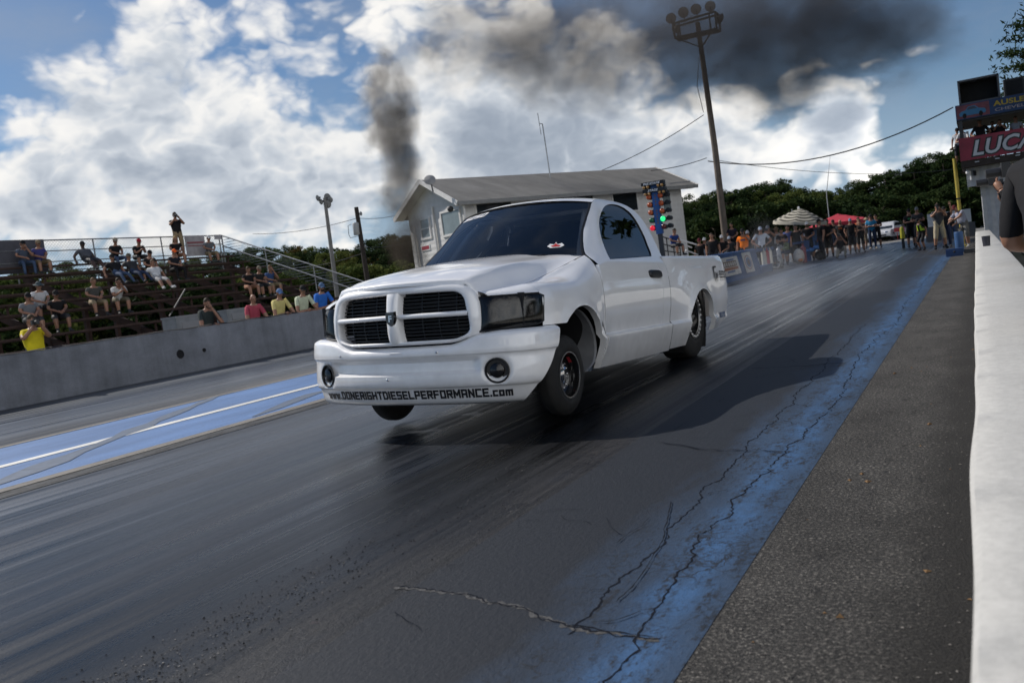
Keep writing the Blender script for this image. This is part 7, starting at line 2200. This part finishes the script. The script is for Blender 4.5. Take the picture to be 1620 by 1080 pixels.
crew(1235, 0, 362, 'stand', BK, (.25, .25, .26), 'black shirted man with folded arms under the striped umbrella', D=39, aL='crossed', aR='crossed')
crew(1245, 0, 357, 'stand', (.10, .13, .30), DG, 'dark haired person in a blue patterned top under the striped umbrella', D=41.5, longhair=True)
crew(1243, 0, 370, 'sit', (.16, .20, .11), NV, 'person in a sage green jacket seated at the trackside table', D=39, H=1.6, zb=.48, turn=-.6, sleeve='long')
crew(1258, 0, 356, 'stand', BK, BK, 'man in black with sunglasses right of the umbrella pole', D=41, extra=('shades',), build=1.15)
crew(1266, 0, 361, 'stand', (.30, .33, .40), DG, 'man in pale grey shirt reaching right behind the white capped man', D=42, aL='front')
crew(1276, 0, 351, 'stand', BK, DG, 'man in white cap with dark bandana and black shirt beside the blue post', D=41, cap=(WH,), extra=('beard',), aL='belly', aR='belly')
crew(1287, 0, 351, 'stand', (.09, .13, .21), (.07, .12, .25), 'bearded man in a slate blue sleeveless shirt behind the pit bike', D=43, sleeve='none', extra=('beard', 'shades'), cap=((.33, .10, .10),), build=1.15)
crew(1303, 410, 346, 'stand', BK, DG, 'tall man in black shirt turned left at the front of the crowd', turn=-1.0, cap=(BK,), shorts=False, build=1.2, shoes=BK)
crew(1314, 406, 346, 'stand', BK, BK, 'man in black shirt and black cap looking out over the leaning man', cap=(BK,), aL='belly')
crew(1323, 402, 347, 'stand', (.03, .03, .035), JN, 'dark shirted man in pale blue jeans behind the bald man', shorts=False, cap=(BK,))
crew(1334, 401, 347, 'stand', BK, BK, 'bald bearded man in black shirt with an orange chest print', hair=None, extra=('beard',), prints=(.50, .12, .03), build=1.35, aL='pocket', aR='pocket')
r_, J_, s_ = crew(1331, 408, 372, 'crouch', DG, (.27, .25, .21), 'crouching photographer in charcoal shirt and pale trousers at the edge of the lane', shorts=False, cap=((.20, .18, .15),), turn=.25, group=None)
gadget(r_, J_, s_, 'camera', 'camera at the face of the crouching photographer')
crew(1350, 401, 345, 'stand', BK, DG, 'man in blue cap, black shirt and grey shorts right of the crouching photographer', cap=((.14, .20, .30),), build=1.2, aL='pocket', aR='pocket')
crew(1357, 398, 344, 'stand', (.45, .11, .04), DG, 'man in an orange shirt half hidden behind the blue capped man', D=47)
crew(1364, 399, 346, 'stand', BK, BK, 'man in black sleeveless shirt with a hand on his chin', sleeve='none', aL='mouth', aR='crossed', build=1.1, hair=(.12, .07, .04))
crew(1370, 396, 344, 'stand', (.05, .05, .045), TN, 'man in a tan hat behind the man touching his chin', D=50, cap=((.30, .25, .16), 'hat'))
crew(1382, 394, 338, 'stand', (.02, .21, .42), (.025, .04, .085), 'man in a turquoise shirt and dark jeans with arms crossed', aL='crossed', aR='crossed', shorts=False, cap=(BK,), shoes=(.35, .30, .24), group=None, build=1.12)
crew(1390, 392, 339, 'stand', BK, BK, 'man in black shirt and black shorts behind the turquoise shirt', build=1.15, aL='crossed', aR='crossed')
crew(1443, 391, 330, 'stand', BK, BK, 'official in black shirt and shorts with folded arms left of the safety vest', aL='mouth', aR='crossed', cap=(BK,), prints=(.05, .25, .09))
crew(1456, 390, 327, 'stand', DG, DG, 'man in grey cap and charcoal shirt behind the safety vest marshal', cap=(GY,), aL='crossed', aR='crossed')
crew(1460, 396, 348, 'stoop', BK, BK, 'stooping marshal in a yellow green safety vest and black shorts', cap=(BK,), group=None, turn=-.7)
# vest over the marshal
vest_owner = [o for o in COL.objects if o.get('label', '').startswith('stooping marshal')][0]
mb = MB(); Jm = person_mesh('stoop', 'down', 'down', True, 'short', 1.0)[1]
a_, b_ = Jm['belly'], Jm['chest'] + V3(0, -.01, .06)
mb.grid([[tuple(a_.lerp(b_, t) + V3(math.cos(q) * (.175 - .02 * t), math.sin(q) * (.165 - .02 * t), 0)) for t in (0, .35, .7, 1)] for q in np.linspace(-PI * .38, PI * 1.38, 26)])
mb.build('safety_vest', mat('vest_lime', (.52, .75, .04), .6), vest_owner, 60)
r_, J_, s_ = crew(1489, 394, 322, 'wide', (.055, .058, .065), (.42, .36, .25), 'stocky man in charcoal shirt and khaki shorts raising a phone to his face', aL='phone', aR='phone', build=1.22, cap=(BK,), group=None, shoes=BK)
gadget(r_, J_, s_, 'phone', 'phone raised to the face of the khaki shorts man')
crew(1499, 391, 326, 'stand', BK, NV, 'man in black shirt with both arms raised behind the khaki shorts man', aL='raise', aR='raise', shorts=False, build=1.15, cap=(BK,))
crew(1509, 387, 334, 'stand', BK, (.04, .06, .12), 'man in black shirt and jeans looking down right of the khaki shorts man', aL='belly', aR='pocket', shorts=False)
crew(1528, 392, 324, 'slouch', (.30, .31, .38), (.16, .155, .14), 'man in lavender grey shirt and grey shorts leaning on the yellow post', cap=((.10, .015, .02),), group=None, turn=-.5, build=1.2, shoes=(.35, .34, .33))
r_, J_, s_ = person('stand', (.72, 24.0, 0), .1, 1.62, BK, DG, 'sunglassed man in black shirt holding a phone high behind the near wall', None, aR='raise', extra=('shades',), aL='belly')
M4 = Matrix.LocRotScale(r_.location, r_.rotation_euler, r_.scale); p = M4 @ (J_['wrR'] + (J_['wrR'] - J_['elR']).normalized() * .13); mb = MB(); mb.box((0, 0, 0), (.08, .012, .15)); mb.box((0, -.008, 0), (.07, .003, .135)); o = mb.build('phone', bpy.data.materials['gadget_black']); o.location = p; tag(o, 'phone held high by the sunglassed man behind the near wall', 'phone')
# people leaning over the near wall
GN = 'people leaning over the near white wall'
r_, J_, s_ = person('film', (.74, 10.4, 0), -PI / 2 + .2, 1.62, BK, BK, 'person in black leaning over the near wall with a dark camera, partly hidden', GN, sleeve='long', shorts=False, build=1.15, cap=(BK,))
gadget(r_, J_, s_, 'camera', 'dark camera held by the farther person leaning over the near wall')
r_, J_, s_ = person('film', (.80, 7.9, 0), -PI / 2 + .2, 1.60, BK, BK, 'person in loose black top bent over the near wall beside the printed shirt', GN, sleeve='long', shorts=False, build=1.2, cap=(BK,))
gadget(r_, J_, s_, 'camera', 'black camera held by the nearer person bent over the near wall')
mb = MB(); c = at_z(1561, 389, .545); mb.lathe([(0, 0), (.055, 0), (.065, .16), (.058, .16), (.05, .02), (0, .02)], 16, M=Matrix.Rotation(PI / 2, 4, 'X')); o = mb.build('drink_cup', mat('cup_dark', (.02, .02, .03), .5)); o.location = (c.x, c.y, .542); tag(o, 'dark drink cup standing on the near white wall', 'cup'); mb = MB(); mb.lathe([(.066, .16), (.066, .17), (0, .172)], 16, M=Matrix.Rotation(PI / 2, 4, 'X')); mb.build('lid', M_BLACK, o)
# nearest spectator at the right edge, seen from behind
r_, J_, s_ = person('prop', (.63, 4.7, 0), PI - .05, 1.74, BK, BK, 'large man in a black printed shirt at the right edge, propped on the near wall', None, aR='hips', shorts=False, sleeve='elbow', build=1.3)
mb = MB()
Rm = Matrix.Rotation(.14, 3, 'Y') @ Matrix.Rotation(.62, 3, 'X'); ch_ = J_['chest']
for (x0, x1, z0, z1, mi) in ((-.06, .12, .02, .045, 0), (-.02, .10, .05, .085, 1), (-.04, .11, -.03, .01, 1), (-.12, .09, -.16, -.09, 2), (-.08, .06, -.22, -.18, 2)):
    mb.grid([[tuple(ch_ + Rm @ V3(x, .212 - 1.1 * x * x, z)) for z in (z0, z1)] for x in np.linspace(x0, x1, 6)], mi)
mb.build('shirt_print', [cloth((.45, .33, .05)), cloth((.5, .5, .5)), cloth((.02, .09, .35))], r_, 0)

# ---- on the announcer platform
GT = 'people on the announcer platform'


def deckman(u, vh, shirt, label, dy=.3, **k):
    p = at_y(u, vh, TY + dy); zf = zd + .11; return person(k.pop('kind', 'stand'), (p.x, TY + dy, zf), k.pop('turn', -.2), max(1.3, min(1.8, p.z - zf)), shirt, DG, label, GT, **k)


deckman(1513.5, 203, (.45, .46, .48), 'man in pale shirt half hidden by the platform corner post', dy=1.0, cap=(BK,))
deckman(1524, 200, (.52, .53, .55), 'man in white shirt and dark cap leaning at the left of the platform', kind='lean', cap=(BK,))
deckman(1549, 189, BK, 'broad man in black shirt standing at the platform rail', build=1.3, aL='hips', aR='hips', hair=None)
deckman(1570, 199, BK, 'short dark haired person beside the broad man on the platform', dy=.5, aL='mouth')
deckman(1581, 192, (.02, .02, .022), 'person in black holding a camera to the face on the platform', aL='phone', aR='phone', build=1.15)
deckman(1606, 184, (.33, .36, .42), 'man in pale grey shirt at the right of the platform', aL='belly', build=1.1)
# ================================================================== SKY, SUN, SMOKE
SUNV = Vector((-1.12, .05, 1.0)).normalized()
w = bpy.data.worlds.new('World'); SC.world = w; w.use_nodes = True; nt = w.node_tree; bg = nt.nodes['Background']
sk = N(nt, 'ShaderNodeTexSky', sky_type='NISHITA'); sk.sun_disc = False; sk.sun_elevation = math.asin(SUNV.z); sk.sun_rotation = math.atan2(SUNV.x, SUNV.y)
sk.air_density = 1.0; sk.dust_density = .35; sk.ozone_density = 2.2
dirn = N(nt, 'ShaderNodeTexCoord').outputs['Generated']


def vm(op, a, b=None):
    n = N(nt, 'ShaderNodeVectorMath', operation=op)
    for i, q in enumerate((a, b)):
        if q is None: continue
        if isinstance(q, (tuple, Vector)): n.inputs[i].default_value = tuple(q)
        else: nt.links.new(q, n.inputs[i])
    return n


def cloud_noise(dv, detail):
    mp = N(nt, 'ShaderNodeMapping'); mp.inputs['Scale'].default_value = (1, 1, 1.45); nt.links.new(dv, mp.inputs[0])
    n1 = N(nt, 'ShaderNodeTexNoise', i_Scale=7.0, i_Detail=float(detail), i_Roughness=.56); n1.inputs['Distortion'].default_value = .25; nt.links.new(mp.outputs[0], n1.inputs['Vector'])
    vo = N(nt, 'ShaderNodeTexVoronoi', feature='F1', i_Scale=15.0); vo.inputs['Detail'].default_value = 2.0; vo.inputs['Roughness'].default_value = .5
    nz = N(nt, 'ShaderNodeTexNoise', i_Scale=14.0, i_Detail=3.0); nt.links.new(mp.outputs[0], nz.inputs['Vector'])
    ad = vm('MULTIPLY_ADD', nz.outputs['Color'], (.12, .12, .12)); nt.links.new(mp.outputs[0], ad.inputs[2]); nt.links.new(ad.outputs[0], vo.inputs['Vector'])
    return math2(nt, 'MULTIPLY_ADD', vo.outputs['Distance'], -.55, n1.outputs['Fac'])


def cloud_mass(dv):
    """broad masses where the clouds stand"""
    tot = None
    for (u, v, ru, wt) in CLOUDS:
        c = vdir(u, v); d = vm('SUBTRACT', dv, c); sc = vm('MULTIPLY', d.outputs[0], (1, 1, 1.25)); ln = vm('LENGTH', sc.outputs[0])
        q = maprange(nt, ln.outputs['Value'], 0, ru / CF, wt, 0, True); tot = q if tot is None else math2(nt, 'ADD', tot, q)
    return tot


CLOUDS = [(215, 120, 260, .34), (330, 70, 200, .24), (120, 190, 160, .20), (290, 250, 260, .36), (450, 250, 220, .30), (470, 60, 130, .26), (560, 190, 160, .20), (640, 30, 200, .34), (760, 150, 250, .36), (900, 80, 300, .34), (40, 310, 120, .34), (210, 340, 240, .32), (60, 390, 170, .24), (420, 340, 220, .30), (560, 330, 200, .30), (960, 230, 260, .42), (1090, 270, 200, .40), (1190, 235, 190, .38), (1345, 180, 95, .60), (1315, 235, 100, .42), (1485, 232, 85, .46), (860, 280, 240, .22), (1260, 40, 260, .24), (1390, 262, 120, .26), (820, 330, 320, .26), (700, 250, 190, .28),
          (150, -150, 200, .2), (480, -180, 300, .3), (760, -220, 300, .3), (-300, 200, 380, .34), (-700, 330, 450, .34), (-260, 420, 260, .3)]
n0 = cloud_noise(dirn, 8); sepd = N(nt, 'ShaderNodeSeparateXYZ'); nt.links.new(dirn, sepd.inputs[0])
back = maprange(nt, vm('DOT_PRODUCT', dirn, tuple(Vector((.75, -.62, .12)).normalized())).outputs['Value'], .40, .92, 0, .55)   # unseen clouds added behind the camera to fill the truck's shaded faces
f0 = math2(nt, 'ADD', math2(nt, 'MULTIPLY_ADD', math2(nt, 'SUBTRACT', n0, .22), .70, cloud_mass(dirn)), back)
off = vm('ADD', dirn, tuple((Vector((0, 0, 1)) * .020 + SUNV * .012 - CAMR * .008))); n1_ = cloud_noise(off.outputs[0], 5)
cov = maprange(nt, f0, .120, .40, 0, 1, True)
relief = math2(nt, 'MULTIPLY', math2(nt, 'SUBTRACT', n0, n1_), 1.65)
body = ramp(nt, math2(nt, 'SUBTRACT', maprange(nt, f0, .18, .98), math2(nt, 'MULTIPLY', relief, .55)), [(0.0, (.98, .97, .95)), (.22, (.86, .87, .88)), (.42, (.60, .65, .72)), (.64, (.41, .465, .55)), (.85, (.33, .385, .47)), (1.0, (.30, .35, .43))])
front = maprange(nt, vm('DOT_PRODUCT', dirn, tuple(-SUNV)).outputs['Value'], -.3, .7, 1.0, 2.3)  # clouds away from the sun boosted, as added fill for the truck
cl = mixc(nt, 1.0, body, (13.8, 13.6, 13.3), 'MULTIPLY')
fcx = N(nt, 'ShaderNodeCombineColor'); [nt.links.new(front, fcx.inputs[i]) for i in range(3)]
cl = mixc(nt, 1.0, cl, fcx.outputs[0], 'MULTIPLY')
vis = maprange(nt, sepd.outputs[2], -.01, .03)
skyc = mixc(nt, 1.0, sk.outputs[0], (.72, .86, 1.0), 'MULTIPLY')
veil = maprange(nt, noise(nt, dirn, 4.0, (1, 1, 2.2), 6, .6, (3, 1, 0)), .45, .78, 0, .40)
skyv = mixc(nt, veil, skyc, (5.0, 5.4, 6.0))
low = maprange(nt, sepd.outputs[2], .0, .17, .8, 0, True)
skyv = mixc(nt, low, skyv, (5.4, 7.0, 9.4))
mixed = mixc(nt, math2(nt, 'MULTIPLY', math2(nt, 'MULTIPLY', cov, .97), vis), skyv, cl)
nt.links.new(mixed, bg.inputs[0]); bg.inputs[1].default_value = .055
sl = bpy.data.lights.new('sun', 'SUN'); sl.energy = 3.3; sl.angle = math.radians(.5); sl.color = (1, .94, .86)
so = bpy.data.objects.new('sun', sl); COL.objects.link(so); so.rotation_euler = (-SUNV).to_track_quat('-Z', 'Y').to_euler()
w.cycles.sampling_method = 'MANUAL'; w.cycles.sample_map_resolution = 256
SC.cycles.use_denoising = True
SC.cycles.sample_clamp_indirect = 4; SC.cycles.max_bounces = 8; SC.cycles.transparent_max_bounces = 12; SC.cycles.volume_bounces = 0
SC.cycles.caustics_reflective = False; SC.cycles.caustics_refractive = False


def smoke(name, blobs, label, density, colr, nscale, thr, pad, absorb=(0, 0, 0), stretch=(1, 1, 1), seed=0, detail=5, gain=1.45, step=1.0):
    """smoke standing in the air: noise-shaped density round a chain of puffs given as (centre, radius, weight)"""
    lo = Vector([min(c[i] - r for c, r, _ in blobs) - pad for i in range(3)]); hi = Vector([max(c[i] + r for c, r, _ in blobs) + pad for i in range(3)])
    ce = (lo + hi) / 2; mb = MB(); mb.box((0, 0, 0), hi - lo)
    m = bpy.data.materials.new(name + '_volume'); m.use_nodes = True; t = m.node_tree; t.nodes.clear()
    out = N(t, 'ShaderNodeOutputMaterial'); pv = N(t, 'ShaderNodeVolumePrincipled'); t.links.new(pv.outputs[0], out.inputs['Volume'])
    pv.inputs['Color'].default_value = (*colr, 1); pv.inputs['Absorption Color'].default_value = (*absorb, 1); pv.inputs['Anisotropy'].default_value = .2
    co = N(t, 'ShaderNodeTexCoord').outputs['Object']
    nz = N(t, 'ShaderNodeTexNoise', i_Scale=nscale, i_Detail=float(detail), i_Roughness=.62); mp = N(t, 'ShaderNodeMapping'); mp.inputs['Scale'].default_value = stretch; mp.inputs['Location'].default_value = (seed, seed * .7, 0); t.links.new(co, mp.inputs[0]); t.links.new(mp.outputs[0], nz.inputs['Vector']); nz.inputs['Distortion'].default_value = .4
    tot = None
    for c, r, wt in blobs:
        d = N(t, 'ShaderNodeVectorMath', operation='SUBTRACT'); t.links.new(co, d.inputs[0]); d.inputs[1].default_value = tuple(Vector(c) - ce)
        l = N(t, 'ShaderNodeVectorMath', operation='LENGTH'); t.links.new(d.outputs[0], l.inputs[0])
        v = maprange(t, l.outputs['Value'], 0, r, wt, 0, True)
        tot = v if tot is None else math2(t, 'ADD', tot, v)
    tot = math2(t, 'MINIMUM', tot, 1.0)
    val = math2(t, 'MULTIPLY_ADD', math2(t, 'SUBTRACT', nz.outputs['Fac'], .5), gain, math2(t, 'SUBTRACT', tot, thr))
    inside = maprange(t, tot, .0, .25)
    dn = math2(t, 'MULTIPLY', math2(t, 'MULTIPLY', maprange(t, val, 0, .95), inside), density)
    t.links.new(dn, pv.inputs['Density'])
    m.cycles.volume_step_rate = step
    o = mb.build(name, m, None, 0); o.location = ce
    return tag(o, label, 'smoke', None, 'stuff')


def chain(path, D, step):
    """puffs strung densely along a path of (u, v, radius, weight)"""
    out = []
    for (a, b) in zip(path[:-1], path[1:]):
        A, B = at_d(a[0], a[1], D), at_d(b[0], b[1], D); n = max(1, int((B - A).length / step))
        for k in range(n):
            t = k / n; out.append((A.lerp(B, t), a[2] + (b[2] - a[2]) * t, a[3] + (b[3] - a[3]) * t))
    return out


D1, D2 = 28.0, 44.0
col_blobs = chain([(655, 430, 1.1, .30), (634, 360, 1.5, .58), (640, 300, 1.6, .68), (630, 240, 1.5, .62), (620, 170, 1.6, .55), (606, 105, 1.45, .36), (640, 70, 1.6, .25)], D1, .62)
smoke('exhaust_column_smoke', col_blobs, 'narrow column of dark exhaust smoke rising beside the timing house', 2.3, (.13, .108, .09), 1.0, .30, .1, stretch=(1, 1, .75), seed=2, detail=8, gain=2.5, step=.3)
cb = chain([(620, 90, 3.0, .30), (760, 60, 4.2, .40), (900, 75, 5.0, .50), (1020, 70, 5.4, .58), (1140, 75, 5.6, .62), (1260, 65, 5.6, .66), (1370, 55, 5.0, .60), (1450, 30, 4.2, .42), (1520, -10, 3.0, .2)], D2, 1.9) + [(at_d(1250, 135, D2), 2.6, .4), (at_d(1190, 130, D2), 2.4, .3), (at_d(940, 130, D2), 2.8, .22), (at_d(1300, -60, D2), 5.0, .5), (at_d(1120, -60, D2), 5.0, .4)]
smoke('drifting_smoke_cloud', cb, 'broad bank of dark smoke drifting across the upper sky', .64, (.155, .14, .13), .40, .22, .1, stretch=(1, 1, 1.4), seed=5, detail=8, gain=1.9, step=.5)
tb_ = [(Vector(c), r, w_) for c, r, w_ in (((-2.9, 10.6, .15), .9, .7), ((-2.4, 12.2, .2), 1.2, .7), ((-3.0, 14.0, .3), 1.6, .65), ((-2.0, 16.0, .35), 1.6, .55), ((-3.6, 18.0, .4), 2.0, .5))]
smoke('tyre_haze_smoke', tb_, 'thin white tyre smoke trailing over the track behind the rear wheels', .30, (.80, .82, .86), 1.1, .26, .0, seed=3, detail=3)
# ================================================================== CAMERA
cd = bpy.data.cameras.new('camera'); co = bpy.data.objects.new('camera', cd); COL.objects.link(co)
cd.sensor_width = 36; cd.lens = CF / 1620 * 36; cd.clip_start = .05; cd.clip_end = 5000
co.matrix_world = Matrix(((CAMR.x, CAMU.x, -CAMF.x, 0), (CAMR.y, CAMU.y, -CAMF.y, 0), (CAMR.z, CAMU.z, -CAMF.z, CH), (0, 0, 0, 1)))
cd.dof.use_dof = True; cd.dof.focus_distance = 6.6; cd.dof.aperture_fstop = 4.5
SC.camera = co
SC.view_settings.view_transform = 'Standard'; SC.view_settings.look = 'None'; SC.view_settings.gamma = 1; SC.view_settings.exposure = .44
